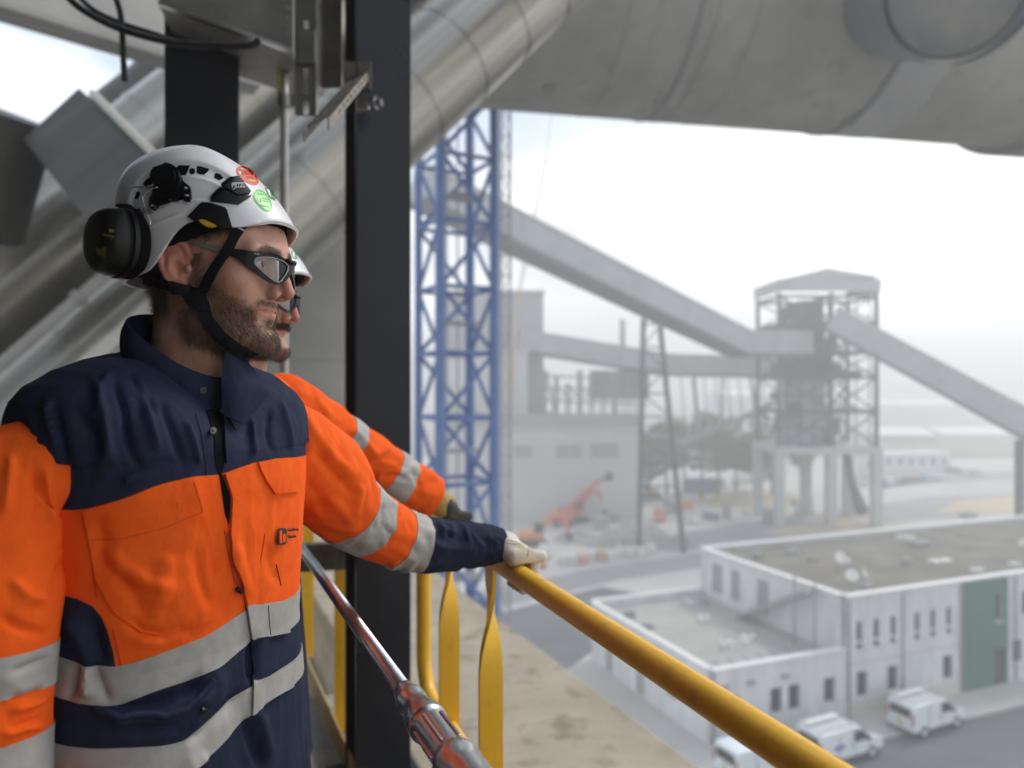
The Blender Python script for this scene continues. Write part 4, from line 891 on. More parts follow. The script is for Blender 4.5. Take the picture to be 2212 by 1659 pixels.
# --- machines in the dusty area
M_red = mat('machine_red', (.55, .07, .05), .5); M_or = mat('machine_orange', (.62, .2, .06), .5); M_ye = mat('machine_yellow', (.55, .35, .06), .5)
def excavator(px, py, m, label, flip=1, s=1.0, ang_=0):
    p = G(px, py); root = empty('excavator', (0, 0, 0), label, 'excavator')
    for y in (-1.1, 1.1):
        mb = MB(); mb.tube([(-1.6, y - .25, .45), (-1.6, y + .25, .45)], .45, 14); mb.tube([(1.6, y - .25, .45), (1.6, y + .25, .45)], .45, 14); mb.box((0, y, .45), (3.2, .5, .9)); mb.build('track', M_tyre, root)
    mb = MB(); mb.box((-.3, 0, 1.5), (3.0, 2.4, 1.0)); mb.build('house', m, root, bevel=.12)
    mb = MB(); mb.box((.7, -.7, 2.4), (1.3, .95, 1.5)); mb.build('cab', M_carglass, root, bevel=.1)
    mb = MB(); mb.beam((1.0, .3, 1.8), (3.0, .3, 4.4), .45, .6); mb.beam((3.0, .3, 4.4), (4.6, .3, 4.0), .45, .5); mb.build('boom', m, root)
    mb = MB(); mb.beam((4.6, .3, 4.1), (5.2, .3, 1.6), .35, .4); mb.build('dipper', m, root)
    mb = MB(); mb.prism([(5.0, -.3, 1.6), (5.7, -.3, 1.2), (5.5, -.3, .5), (4.8, -.3, .7)], (0, 1.2, 0)); mb.build('bucket', M_mach, root)
    root.location = p; root.scale = (s * flip, s, s); root.rotation_euler = (0, 0, R(ang_)); return root
excavator(1150, 1178, M_or, 'orange excavator just right of the gloved hand', 1, .9, 10)
excavator(1235, 1128, M_red, 'red long boom machine in front of the pale hall', 1, 1.0, 20)
excavator(1405, 1075, M_ye, 'small yellow excavator beside the trestle leg', -1, .8, 0)
bl = empty('boom_lift', G(1215, 1135), 'red boom lift with arm raised to the right in the dust', 'boom lift')
mb = MB(); b_ = G(1215, 1135); mb.box(b_ + UP * 1.0, (3.0, 2.0, 1.2)); mb.build('chassis', M_red, bl, bevel=.1)
for x in (-1, 1):
    for y in (-.9, .9):
        mb = MB(); mb.tube([b_ + Vector((x, y - .2, .45)), b_ + Vector((x, y + .2, .45))], .45, 14); mb.build('wheel', M_tyre, bl)
mb = MB(); mb.beam(b_ + UP * 1.6, b_ + Vector((5.2, 0, 6.4)), .4, .5); mb.build('arm', M_red, bl)
mb = MB(); mb.beam(b_ + Vector((5.2, 0, 6.4)), b_ + Vector((6.3, 0, 6.6)), .25, .3); mb.box(b_ + Vector((6.6, 0, 6.9)), (.9, 1.6, 1.0)); mb.build('basket', M_mach, bl)
# rubble heaps
M_rub = mat('rubble', (.22, .21, .20), .95, col2=(.36, .34, .31), scale=1.2, detail=8)
def heap(px, py, rx, ry, h, label, m=M_rub):
    p = G(px, py); mb = MB(); n = 18; rows = []
    for i in range(9):
        q = i / 8; rows.append([p + Vector((math.cos(a) * rx * q, math.sin(a) * ry * q, max(0, h * (1 - q) ** .8 + .5 * h * (mnoise.noise(Vector((px + math.cos(a) * q * 2.5, math.sin(a) * q * 2.5, 1))) if q < .95 else 0)) + .01)) for a in [2 * math.pi * k_ / n for k_ in range(n)]])
    mb.grid(rows, True); tag(mb.build('rubble_heap', m), label, 'heap', 'rubble heaps in the yard')
heap(1330, 1175, 5, 3, 1.8, 'dark rubble heap right of the red machine'); heap(1440, 1180, 4, 2.4, 1.3, 'dark rubble heap at the foot of the trestle')
heap(1380, 1150, 4, 3, 1.4, 'grey rubble heap behind the others'); heap(1250, 1165, 3.5, 2.5, 1.2, 'rubble heap just left of the dark one'); heap(1590, 1085, 6, 3, 1.6, 'sandy heap left of the tower legs', M_sand)
mb_ = mat('big_bag', (.62, .60, .57), .9); mo_ = mat('big_bag_orange', (.55, .30, .22), .9)
for i in range(10):
    x = 1215 + i * 21; p = G(x, 1218 - i * 2.6 + (i % 3) * 3); mb = MB(); mb.box(p + UP * .55, (1.15, 1.1, 1.1), rotz(R(i * 23))); 
    tag(mb.build('big_bag', mo_ if i in (2, 4) else mb_, bevel=.18), f'{"orange" if i in (2, 4) else "white"} bulk bag, {["first","second","third","fourth","fifth","sixth","seventh","eighth","ninth","tenth"][i]} from the left before the rubble', 'bulk bag', 'bulk bags in the yard')
# distant crane jib
jb = empty('crane_jib', W(1150, 500, 110), 'thin pale orange crane boom leaning in the sky behind the gallery', 'crane'); jb.location.z = 0
mb = MB(); lattice(mb, W(1112, 680, 110), W(1180, 340, 110), .6, 40, .08, .05); mb.tube([W(1180, 340, 110), W(1192, 235, 110)], .08, 6); mb.tube([W(1112, 680, 110), Vector((W(1112, 0, 110).x - 1, 110, 0))], .3, 6)
mb.build('boom', mat('pale_orange_boom', (.5, .32, .22), .6), jb)

# --- open steel framework under the far gallery
fw = empty('steel_framework', Vector((W(1300, 900, 114).x, 114, 0)), 'hazy open steel framework with dark tank under the far gallery', 'framework')
for i in range(9):
    for dy in (0, 6):
        p_ = W(1178 + i * 26, 900, 122); mb = MB(); mb.beam((p_.x, 122 + dy, 0), (p_.x, 122 + dy, W(0, 800 + (i % 3) * 14, 122).z), .35, .35); mb.build('upright', M_frame, fw)
for y_ in (812, 838, 866, 894):
    mb = MB(); mb.beam(W(1170, y_, 122), W(1400, y_ + 6, 122), .3, .35); mb.build('cross_beam', M_frame, fw)
for i in range(8):
    mb = MB(); mb.beam(W(1178 + i * 26, 838, 122), W(1204 + i * 26, 866, 122), .2, .2); mb.beam(W(1204 + i * 26, 838, 122), W(1178 + i * 26, 866, 122), .2, .2); mb.build('diagonal_brace', M_frame, fw)
a_, b_ = W(1275, 862, 125), W(1400, 800, 125); mb = MB(); mb.box((a_ + b_) / 2, (b_.x - a_.x, 3, b_.z - a_.z)); mb.build('tank', M_frame, fw, bevel=.2)
for i, x_ in enumerate((1345,)):
    mb = MB(); mb.tube([W(x_, 800, 127), W(x_, 690 - i * 14, 127)], .5, 12); mb.build('stack', M_frame, fw, smooth=True)
# pallets, crates and barriers scattered over the yard
clut = [(1330, 1128, 'grey'), (1362, 1118, 'white'), (1300, 1142, 'grey'), (1500, 1130, 'white'), (1535, 1122, 'blue'), (1570, 1118, 'grey'), (1448, 1108, 'grey'), (1480, 1100, 'orange'), (1612, 1108, 'white'), (1660, 1128, 'grey'), (1180, 1205, 'white'), (1160, 1225, 'orange'), (1290, 1120, 'white'), (1425, 1128, 'orange'), (1560, 1052, 'grey'), (1585, 1048, 'white'), (1725, 1092, 'grey'), (1738, 1108, 'white')]
cm_ = {'grey': M_frame, 'white': M_cap, 'blue': MATS['container_blue'], 'orange': M_or}
for i, (x_, y_, c_) in enumerate(clut):
    p_ = G(x_, y_); k_ = empty('storage_crate', p_, f'{c_} storage crate, {ordn[[q[2] for q in clut[:i]].count(c_)]} {c_} one counted across the dusty yard', 'crate', 'crates scattered in the yard')
    sz = (1.2 + (i * 7 % 5) * .35, 1.1, .9 + (i * 3 % 4) * .3); mt = rotz(R(i * 31))
    mb = MB(); mb.box(p_ + UP * (sz[2] / 2 + .15), sz, mt); mb.build('crate_body', cm_[c_], k_, bevel=.04)
    mb = MB(); mb.box(p_ + UP * .07, (sz[0] * 1.05, sz[1] * 1.05, .13), mt); mb.build('pallet', M_bark, k_)
    mb = MB(); mb.box(p_ + UP * (sz[2] + .18), (sz[0] * 1.04, sz[1] * 1.04, .06), mt); mb.build('lid', M_frame, k_)
# --- dusty air over the yard
hz = MB(); hz.add([(x, y, z) for z in (-1.0, 62) for x, y in ((-620, -60), (620, -60), (620, 1950), (-620, 1950))], [(3, 2, 1, 0), (4, 5, 6, 7), (0, 1, 5, 4), (1, 2, 6, 5), (2, 3, 7, 6), (3, 0, 4, 7)])
HZ = bpy.data.materials.new('haze'); HZ.use_nodes = True
for n_ in list(HZ.node_tree.nodes):
    if n_.type == 'BSDF_PRINCIPLED': HZ.node_tree.nodes.remove(n_)
pv = HZ.node_tree.nodes.new('ShaderNodeVolumePrincipled'); pv.inputs['Density'].default_value = 0.0043; pv.inputs['Color'].default_value = (1, 1, .985, 1); pv.inputs['Anisotropy'].default_value = 0.35
HZ.node_tree.links.new(pv.outputs['Volume'], [n_ for n_ in HZ.node_tree.nodes if n_.type == 'OUTPUT_MATERIAL'][0].inputs['Volume'])
tag(hz.build('haze', HZ), 'pale dusty haze filling the yard air', None, None, 'stuff')
# ================================================================ sculpting tools
def surface_nets(D, org, h):
    S = D < 0
    nx, ny, nz = D.shape
    cnt = np.zeros((nx - 1, ny - 1, nz - 1), np.int8)
    for i in (0, 1):
        for j in (0, 1):
            for k in (0, 1): cnt += S[i:nx - 1 + i, j:ny - 1 + j, k:nz - 1 + k]
    act = (cnt > 0) & (cnt < 8)
    idx = -np.ones(act.shape, np.int64); ijk = np.argwhere(act); idx[act] = np.arange(len(ijk))
    P = np.zeros((len(ijk), 3)); C = np.zeros(len(ijk))
    co = [(i, j, k) for i in (0, 1) for j in (0, 1) for k in (0, 1)]
    for a in co:
        for ax in range(3):
            if a[ax]: continue
            b = list(a); b[ax] = 1
            va = D[ijk[:, 0] + a[0], ijk[:, 1] + a[1], ijk[:, 2] + a[2]]; vb = D[ijk[:, 0] + b[0], ijk[:, 1] + b[1], ijk[:, 2] + b[2]]
            m = (va < 0) != (vb < 0)
            t = np.where(m, va / np.where(m, va - vb, 1), 0)
            p = np.tile(np.array(a, float), (len(ijk), 1)); p[:, ax] += t
            P[m] += p[m]; C[m] += 1
    V = (ijk + P / C[:, None]) * h + np.array(org)
    F = []
    for ax in range(3):
        s0 = [slice(None)] * 3; s1 = [slice(None)] * 3
        s0[ax] = slice(0, -1); s1[ax] = slice(1, None)
        ch = S[tuple(s0)] != S[tuple(s1)]
        e = np.argwhere(ch); o = [k for k in range(3) if k != ax]
        ok = (e[:, o[0]] > 0) & (e[:, o[1]] > 0) & (e[:, o[0]] < D.shape[o[0]] - 1) & (e[:, o[1]] < D.shape[o[1]] - 1); e = e[ok]
        def cell(d0, d1):
            c = e.copy(); c[:, o[0]] += d0; c[:, o[1]] += d1; return idx[c[:, 0], c[:, 1], c[:, 2]]
        q = np.stack([cell(-1, -1), cell(0, -1), cell(0, 0), cell(-1, 0)], 1)
        inside = S[e[:, 0], e[:, 1], e[:, 2]]
        flip = inside if ax != 1 else ~inside
        q[~flip] = q[~flip][:, ::-1]
        F.append(q)
    return V, np.concatenate(F)
def smin(a, b, k):
    h = np.clip(0.5 + 0.5 * (b - a) / k, 0, 1); return b + (a - b) * h - k * h * (1 - h)
def smax(a, b, k): return -smin(-a, -b, k)
class SDF:
    def __init__(s, lo, hi, h):
        s.lo = np.array(lo, np.float32); s.h = h
        n = [int(math.ceil((b - a) / h)) + 1 for a, b in zip(lo, hi)]
        s.x, s.y, s.z = np.meshgrid(*[np.float32(l) + np.float32(h) * np.arange(k, dtype=np.float32) for l, k in zip(lo, n)], indexing='ij')
        s.d = np.full(s.x.shape, 1.0, np.float32)
    def ell(s, c, r, rot=None):
        x, y, z = s.x - c[0], s.y - c[1], s.z - c[2]
        if rot is not None:
            A = np.array(rot, np.float32); x, y, z = A[0, 0] * x + A[0, 1] * y + A[0, 2] * z, A[1, 0] * x + A[1, 1] * y + A[1, 2] * z, A[2, 0] * x + A[2, 1] * y + A[2, 2] * z
        k0 = np.sqrt((x / r[0]) ** 2 + (y / r[1]) ** 2 + (z / r[2]) ** 2) + 1e-6
        k1 = np.sqrt((x / r[0] ** 2) ** 2 + (y / r[1] ** 2) ** 2 + (z / r[2] ** 2) ** 2) + 1e-6
        return k0 * (k0 - 1) / k1
    def cap(s, a, b, ra, rb):
        a, b = np.array(a, np.float32), np.array(b, np.float32); ba = b - a
        px, py, pz = s.x - a[0], s.y - a[1], s.z - a[2]
        t = np.clip((px * ba[0] + py * ba[1] + pz * ba[2]) / max(1e-9, float(ba @ ba)), 0, 1)
        return np.sqrt((px - ba[0] * t) ** 2 + (py - ba[1] * t) ** 2 + (pz - ba[2] * t) ** 2) - (ra + (rb - ra) * t)
    def chain(s, pts, rad):
        d = None
        for i in range(len(pts) - 1):
            c = s.cap(pts[i], pts[i + 1], rad[i], rad[i + 1]); d = c if d is None else np.minimum(d, c)
        return d
    def add(s, q, k=0.004): s.d = smin(s.d, q, k)
    def sub(s, q, k=0.004): s.d = smax(s.d, -q, k)
    def mesh(s): return surface_nets(s.d, s.lo, s.h)

def mesh_np(name, V, F, mats, parent, smooth=True, matidx=None):
    me = bpy.data.meshes.new(name); off = Vector((0, 0, 0)); q = parent
    while q is not None: off += q.location; q = q.parent
    V = np.asarray(V, float) - np.array(off)
    F = np.asarray(F); me.vertices.add(len(V)); me.vertices.foreach_set('co', V.astype(np.float32).ravel())
    n = F.shape[1]; me.loops.add(F.size); me.loops.foreach_set('vertex_index', F.astype(np.int32).ravel())
    me.polygons.add(len(F)); me.polygons.foreach_set('loop_start', np.arange(0, F.size, n, dtype=np.int32))
    if matidx is not None: me.polygons.foreach_set('material_index', np.asarray(matidx, np.int32))
    me.update(calc_edges=True); me.validate()
    for k in (mats if isinstance(mats, (list, tuple)) else [mats]): me.materials.append(k)
    if smooth: me.shade_smooth()
    o = bpy.data.objects.new(name, me); COL.objects.link(o); o.parent = parent
    return o
def bvh_np(V, F): return BVHTree.FromPolygons([tuple(p) for p in V], [tuple(int(i) for i in q) for q in F])
CAM = Vector((0, 0, CZ))
def proj(V):
    V = np.asarray(V); y = np.maximum(V[..., 1], 1e-4)
    return 1106 + FPX * V[..., 0] / y, 829.5 - FPX * (V[..., 2] - CZ) / y
def ray(bvh, px, py, near=None):
    d = Vector(((px - 1106) / FPX, 1.0, (829.5 - py) / FPX)); d.normalize()
    loc, nrm, i, dist = bvh.ray_cast(CAM, d)
    if loc is None: return None
    if nrm.dot(d) > 0: nrm = -nrm
    return loc, nrm
def vnormals(V, F):
    V = np.asarray(V); n = np.cross(V[F[:, 2]] - V[F[:, 0]], V[F[:, 3 if F.shape[1] > 3 else 1]] - V[F[:, 1]])
    N_ = np.zeros_like(V)
    for k in range(F.shape[1]): np.add.at(N_, F[:, k], n)
    return N_ / (np.linalg.norm(N_, axis=1, keepdims=True) + 1e-12)
def dens2(poly, step, closed=True):
    out = []; n = len(poly)
    for i in range(n if closed else n - 1):
        a, b = poly[i], poly[(i + 1) % n]; k = max(1, int(math.hypot(b[0] - a[0], b[1] - a[1]) / step))
        out += [(lerp(a[0], b[0], j / k), lerp(a[1], b[1], j / k)) for j in range(k)]
    if not closed: out.append(poly[-1])
    return out
def inside(poly, x, y):
    c = False; n = len(poly); j = n - 1
    for i in range(n):
        xi, yi = poly[i]; xj, yj = poly[j]
        if (yi > y) != (yj > y) and x < (xj - xi) * (y - yi) / (yj - yi) + xi: c = not c
        j = i
    return c
def smooth_poly(p, it=2):
    for _ in range(it):
        q = []
        for i in range(len(p)):
            a, b = p[i], p[(i + 1) % len(p)]
            q += [(a[0] * .75 + b[0] * .25, a[1] * .75 + b[1] * .25), (a[0] * .25 + b[0] * .75, a[1] * .25 + b[1] * .75)]
        p = q
    return p
def shell_from(pts2, faces, hits, off, thick, name, m, parent, auto=45, bevel=0):
    top = [h[0] + h[1] * off for h in hits]; bot = [h[0] + h[1] * (off - thick) for h in hits]
    n = len(top); mb = MB(); fs = []
    ec = {}
    for f in faces:
        f = list(f)
        a = sum((pts2[f[i]][0] * pts2[f[(i + 1) % len(f)]][1] - pts2[f[(i + 1) % len(f)]][0] * pts2[f[i]][1]) for i in range(len(f)))
        if a > 0: f = f[::-1]
        fs.append(tuple(f))
        for i in range(len(f)): ec[(f[i], f[(i + 1) % len(f)])] = 1
    side = [(b, a, a + n, b + n) for (a, b) in ec if (b, a) not in ec]
    mb.add(top + bot, fs + [tuple(i + n for i in f[::-1]) for f in fs] + side)
    return mb.build(name, m, parent, auto=auto)
def cast_all(pts, bvh):
    hits = [ray(bvh, x, y) for x, y in pts]
    good = [i for i, h in enumerate(hits) if h]
    if not good: return None
    for i, h in enumerate(hits):
        if h is None:
            j = min(good, key=lambda g: (pts[g][0] - pts[i][0]) ** 2 + (pts[g][1] - pts[i][1]) ** 2)
            hits[i] = (W(pts[i][0], pts[i][1], hits[j][0].y), hits[j][1])
    return hits
def drape(name, poly, bvh, off, thick, m, parent, step=5.0, auto=45, sm=0):
    """a patch lying on a sculpted surface, its outline given in picture coordinates"""
    if sm: poly = smooth_poly(poly, sm)
    b = dens2(poly, step); xs = [p[0] for p in b]; ys = [p[1] for p in b]
    pts = list(b); edges = [(i, (i + 1) % len(b)) for i in range(len(b))]
    y = min(ys) + step * .5
    while y < max(ys):
        x = min(xs) + step * .5
        while x < max(xs):
            if inside(b, x, y) and min((x - q[0]) ** 2 + (y - q[1]) ** 2 for q in b) > (step * .45) ** 2: pts.append((x, y))
            x += step
        y += step
    r = delaunay_2d_cdt([Vector(p) for p in pts], edges, [list(range(len(b)))], 1, 1e-4)
    pts = [(p.x, p.y) for p in r[0]]; faces = [f for f in r[2]]
    hits = cast_all(pts, bvh)
    if hits is None: print('drape missed', name); return bpy.data.objects.new(name, None)
    return shell_from(pts, faces, hits, off, thick, name, m, parent, auto)
def ribbon(name, left, right, bvh, off, thick, m, parent, n=24, k=4, lift=None):
    """strap between two picture polylines draped on a surface"""
    def samp(pl, t):
        L = [0]
        for a, b in zip(pl, pl[1:]): L.append(L[-1] + math.hypot(b[0] - a[0], b[1] - a[1]))
        s = t * L[-1]
        for i in range(len(pl) - 1):
            if s <= L[i + 1] or i == len(pl) - 2:
                q = (s - L[i]) / max(1e-9, L[i + 1] - L[i]); return (lerp(pl[i][0], pl[i + 1][0], q), lerp(pl[i][1], pl[i + 1][1], q))
    pts, faces = [], []
    for i in range(n + 1):
        a, b = samp(left, i / n), samp(right, i / n)
        pts += [(lerp(a[0], b[0], j / k), lerp(a[1], b[1], j / k)) for j in range(k + 1)]
    for i in range(n):
        for j in range(k): faces.append((i * (k + 1) + j, i * (k + 1) + j + 1, (i + 1) * (k + 1) + j + 1, (i + 1) * (k + 1) + j))
    hits = cast_all(pts, bvh)
    return shell_from(pts, faces, hits, off, thick, name, m, parent)
def text_drape(name, body, cx, cy, size, ang_, bvh, off, m, parent, shear=0, sx=1.0, bold=0.0, sub=True):
    cu = bpy.data.curves.new('lettering', 'FONT'); cu.body = body; cu.size = 1; cu.align_x = 'CENTER'; cu.align_y = 'CENTER'; cu.resolution_u = 2; cu.offset = bold
    o = bpy.data.objects.new('lettering', cu); COL.objects.link(o)
    dg = bpy.context.evaluated_depsgraph_get(); me = bpy.data.meshes.new_from_object(o.evaluated_get(dg)); bpy.data.objects.remove(o); bpy.data.curves.remove(cu)
    ca, sa = math.cos(R(ang_)), math.sin(R(ang_)); pts = []
    for v in me.vertices:
        x, y = v.co.x * size * sx + v.co.y * size * shear, -v.co.y * size
        pts.append((cx + x * ca - y * sa, cy + x * sa + y * ca))
    faces = [tuple(p.vertices) for p in me.polygons]; bpy.data.meshes.remove(me)
    hits = cast_all(pts, bvh)
    if hits is None: return None
    return shell_from(pts, faces, hits, off, 0.0008, name, m, parent)
def disc(cx, cy, r, n=20, ry=None, ang_=0):
    ry = ry or r; ca, sa = math.cos(R(ang_)), math.sin(R(ang_))
    return [(cx + r * math.cos(a) * ca - ry * math.sin(a) * sa, cy + r * math.cos(a) * sa + ry * math.sin(a) * ca) for a in [2 * math.pi * i / n for i in range(n)]]
# crop-to-frame conversions used while tracing
def cA(p): return [(164.6 + x * .3307, 274.3 + y * .3307) for x, y in p]
def cF(p): return [(246.9 + x * .18602, 329.2 + y * .18602) for x, y in p]
def cG(p): return [(466.3 + x * .18184, 466.3 + y * .18184) for x, y in p]
def cT1(p): return [(x * .32242, 658.3 + y * .32242) for x, y in p]
def cT2(p): return [(x * .32242, 1152.1 + y * .32242) for x, y in p]
def cS(p): return [(548.6 + x * .39682, 713.2 + y * .39682) for x, y in p]
def pdist(px, py, pl):
    """distance to a polyline and position along it (0-1), vectorised"""
    best = np.full(px.shape, 1e9); tb = np.zeros(px.shape); L = [0]
    for a, b in zip(pl, pl[1:]): L.append(L[-1] + math.hypot(b[0] - a[0], b[1] - a[1]))
    for i in range(len(pl) - 1):
        (ax, ay), (bx, by) = pl[i], pl[i + 1]; dx, dy = bx - ax, by - ay
        t = np.clip(((px - ax) * dx + (py - ay) * dy) / (dx * dx + dy * dy + 1e-9), 0, 1)
        d = np.hypot(px - ax - dx * t, py - ay - dy * t); m = d < best
        best = np.where(m, d, best); tb = np.where(m, (L[i] + t * (L[i + 1] - L[i])) / L[-1], tb)
    return best, tb
def apply_folds(V, Nn, folds):
    """push cloth in and out along traced fold lines: (polyline, width px, height m)"""
    px, py = proj(V); view = V - np.array(CAM); view /= np.linalg.norm(view, axis=1, keepdims=True)
    face = np.clip((-(Nn * view).sum(1) - .15) * 2.5, 0, 1)
    for pl, w, a in folds:
        d, t = pdist(px, py, pl)
        e = np.exp(-(d / w) ** 2) * np.clip(np.minimum(t, 1 - t) * 5 + .12, 0, 1) * face
        V = V + Nn * (e * a)[:, None]
    return V
def np_noise(P, scale, seed=0):
    """cheap smooth value noise, vectorised"""
    q = P * scale + seed * 17.3; i = np.floor(q).astype(np.int64); f = q - i; f = f * f * (3 - 2 * f)
    def hsh(a, b, c):
        h = (a * 374761393 + b * 668265263 + c * 2147483647 + seed * 1274126177) & 0xffffffff
        h = ((h ^ (h >> 13)) * 1274126177) & 0xffffffff
        return ((h ^ (h >> 16)) & 0xffff) / 32767.5 - 1
    r = 0
    for a in (0, 1):
        for b in (0, 1):
            for c in (0, 1):
                w = (f[..., 0] if a else 1 - f[..., 0]) * (f[..., 1] if b else 1 - f[..., 1]) * (f[..., 2] if c else 1 - f[..., 2])
                r = r + w * hsh(i[..., 0] + a, i[..., 1] + b, i[..., 2] + c)
    return r
# ================================================================ materials for people
def skin_mat():
    m = bpy.data.materials.new('skin'); m.use_nodes = True; n, l = m.node_tree.nodes, m.node_tree.links
    b = n['Principled BSDF']; b.inputs['Roughness'].default_value = 0.52; b.inputs['Specular IOR Level'].default_value = 0.42
    b.inputs['Subsurface Weight'].default_value = 0.35; b.inputs['Subsurface Radius'].default_value = (1.0, 0.35, 0.2); b.inputs['Subsurface Scale'].default_value = 0.005
    at = n.new('ShaderNodeAttribute'); at.attribute_name = 'mask'
    sp = n.new('ShaderNodeSeparateColor'); l.new(at.outputs['Color'], sp.inputs['Color'])
    t = n.new('ShaderNodeTexCoord')
    z = n.new('ShaderNodeTexNoise'); z.inputs['Scale'].default_value = 28; z.inputs['Detail'].default_value = 6; l.new(t.outputs['Object'], z.inputs['Vector'])
    r = n.new('ShaderNodeValToRGB'); e = r.color_ramp.elements; e[0].position = .34; e[0].color = (.46, .225, .155, 1); e[1].position = .66; e[1].color = (.62, .37, .275, 1)
    l.new(z.outputs['Fac'], r.inputs['Fac'])
    def mixc(a, fac, col):
        x = n.new('ShaderNodeMix'); x.data_type = 'RGBA'; l.new(a, x.inputs['A']); l.new(fac, x.inputs['Factor']); x.inputs['B'].default_value = (*col, 1); return x.outputs['Result']
    c = mixc(r.outputs['Color'], sp.outputs['Blue'], (.50, .115, .075))
    zf = n.new('ShaderNodeTexNoise'); zf.inputs['Scale'].default_value = 420; zf.inputs['Detail'].default_value = 2; l.new(t.outputs['Object'], zf.inputs['Vector'])
    ad = n.new('ShaderNodeMath'); ad.operation = 'MULTIPLY_ADD'; ad.inputs[1].default_value = .7; ad.inputs[2].default_value = .45; l.new(zf.outputs['Fac'], ad.inputs[0])
    mu = n.new('ShaderNodeMath'); mu.operation = 'MULTIPLY'; mu.use_clamp = True; l.new(ad.outputs[0], mu.inputs[0]); l.new(sp.outputs['Red'], mu.inputs[1])
    c = mixc(c, mu.outputs[0], (.085, .052, .034))
    mu2 = n.new('ShaderNodeMath'); mu2.operation = 'MULTIPLY'; mu2.use_clamp = True; l.new(ad.outputs[0], mu2.inputs[0]); l.new(sp.outputs['Green'], mu2.inputs[1])
    c = mixc(c, mu2.outputs[0], (.018, .013, .010))
    l.new(c, b.inputs['Base Color'])
    bp = n.new('ShaderNodeBump'); bp.inputs['Strength'].default_value = .45; bp.inputs['Distance'].default_value = .0014; l.new(zf.outputs['Fac'], bp.inputs['Height']); l.new(bp.outputs['Normal'], b.inputs['Normal'])
    return m
M_skin = skin_mat()
def fabric(name, c0, c1, wr=.55):
    m = mat(name, c0, .85, col2=c1, scale=30, spec=.2); n, l = m.node_tree.nodes, m.node_tree.links; b = n['Principled BSDF']
    t = n.new('ShaderNodeTexCoord'); w1 = n.new('ShaderNodeTexNoise'); w1.inputs['Scale'].default_value = 26; w1.inputs['Detail'].default_value = 3; w1.inputs['Roughness'].default_value = .5; w1.inputs['Distortion'].default_value = .3
    mp_ = n.new('ShaderNodeMapping'); mp_.inputs['Scale'].default_value = (1, 1, .55); l.new(t.outputs['Object'], mp_.inputs['Vector']); l.new(mp_.outputs['Vector'], w1.inputs['Vector'])
    w2 = n.new('ShaderNodeTexNoise'); w2.inputs['Scale'].default_value = 700; w2.inputs['Detail'].default_value = 2; l.new(t.outputs['Object'], w2.inputs['Vector'])
    b1 = n.new('ShaderNodeBump'); b1.inputs['Strength'].default_value = wr; b1.inputs['Distance'].default_value = .008; l.new(w1.outputs['Fac'], b1.inputs['Height'])
    b2 = n.new('ShaderNodeBump'); b2.inputs['Strength'].default_value = .35; b2.inputs['Distance'].default_value = .0008; l.new(w2.outputs['Fac'], b2.inputs['Height']); l.new(b1.outputs['Normal'], b2.inputs['Normal']); l.new(b2.outputs['Normal'], b.inputs['Normal'])
    return m
M_navy = fabric('navy_workwear', (0.012, 0.0165, 0.040), (0.017, 0.0225, 0.051), .6)
M_orange = fabric('orange_workwear', (0.84, 0.10, 0.006), (0.92, 0.122, 0.009), .5)
M_refl = mat('reflective_tape', (0.34, 0.325, 0.30), 0.6, col2=(0.40, 0.385, 0.355), scale=40, metal=0.1, bump=0.25, bscale=300, bdist=0.0008)
M_stitch = mat('seam_thread', (0.012, 0.014, 0.03), 0.8)
M_stitcho = mat('orange_seam', (0.55, 0.055, 0.004), 0.8)
M_helmet = mat('white_helmet_shell', (0.72, 0.72, 0.735), 0.38, col2=(0.75, 0.75, 0.765), scale=12, bump=0.05, bscale=300, coat=0.15, bdist=0.0006)
M_blk = mat('black_plastic', (0.005, 0.005, 0.007), 0.42, spec=0.28, bump=0.1, bscale=300, bdist=0.0005)
M_blkmat = mat('black_webbing', (0.007, 0.007, 0.010), 0.8, spec=0.2, bump=0.35, bscale=700, bdist=0.0008)
M_foam_and_shade = mat('black_foam_and_shade', (0.005, 0.005, 0.006), 0.95, spec=0.1)
M_muff = mat('olive_black_muff', (0.009, 0.010, 0.007), 0.36, spec=0.22, col2=(0.011, 0.012, 0.008), scale=9)
M_wire = mat('steel_wire', (0.7, 0.7, 0.7), 0.22, metal=1.0)
M_mustard = mat('mustard_plastic', (0.58, 0.33, 0.02), 0.5)
M_red_s = mat('red_sticker', (0.72, 0.075, 0.03), 0.4)
M_green_s = mat('green_sticker', (0.16, 0.62, 0.13), 0.4)
M_green_d = mat('dark_green_print', (0.01, 0.16, 0.05), 0.5)
M_white_s = mat('white_print', (0.8, 0.8, 0.8), 0.5)
M_darkprint = mat('dark_print', (0.02, 0.02, 0.025), 0.6)
M_stickp = mat('sticker_print', (0.42, 0.02, 0.01), 0.5)
M_gp = mat('green_sticker_print', (0.35, 0.75, 0.30), 0.5)
M_goldp = mat('gold_print', (0.30, 0.20, 0.03), 0.5)
M_greyp = mat('grey_print', (0.55, 0.57, 0.6), 0.5)
M_temple = mat('olive_temple', (0.20, 0.19, 0.15), 0.5)
M_glove = mat('cream_leather_glove', (0.60, 0.55, 0.46), 0.75, col2=(0.70, 0.66, 0.58), scale=30, bump=0.3, bscale=120, bdist=0.001, col3=(0.40, 0.28, 0.11), scale3=18, amt3=0.6)
M_gloved = mat('charcoal_work_glove', (0.028, 0.028, 0.026), 0.7, col2=(0.045, 0.044, 0.04), scale=60, bump=0.4, bscale=200, bdist=0.001)
M_knit = mat('mustard_knit_cuff', (0.34, 0.23, 0.07), 0.9, col2=(0.42, 0.30, 0.11), scale=80, bump=0.4, bscale=200, bdist=0.001)
M_metal_s = mat('snap_metal', (0.035, 0.035, 0.04), 0.4, metal=0.6)
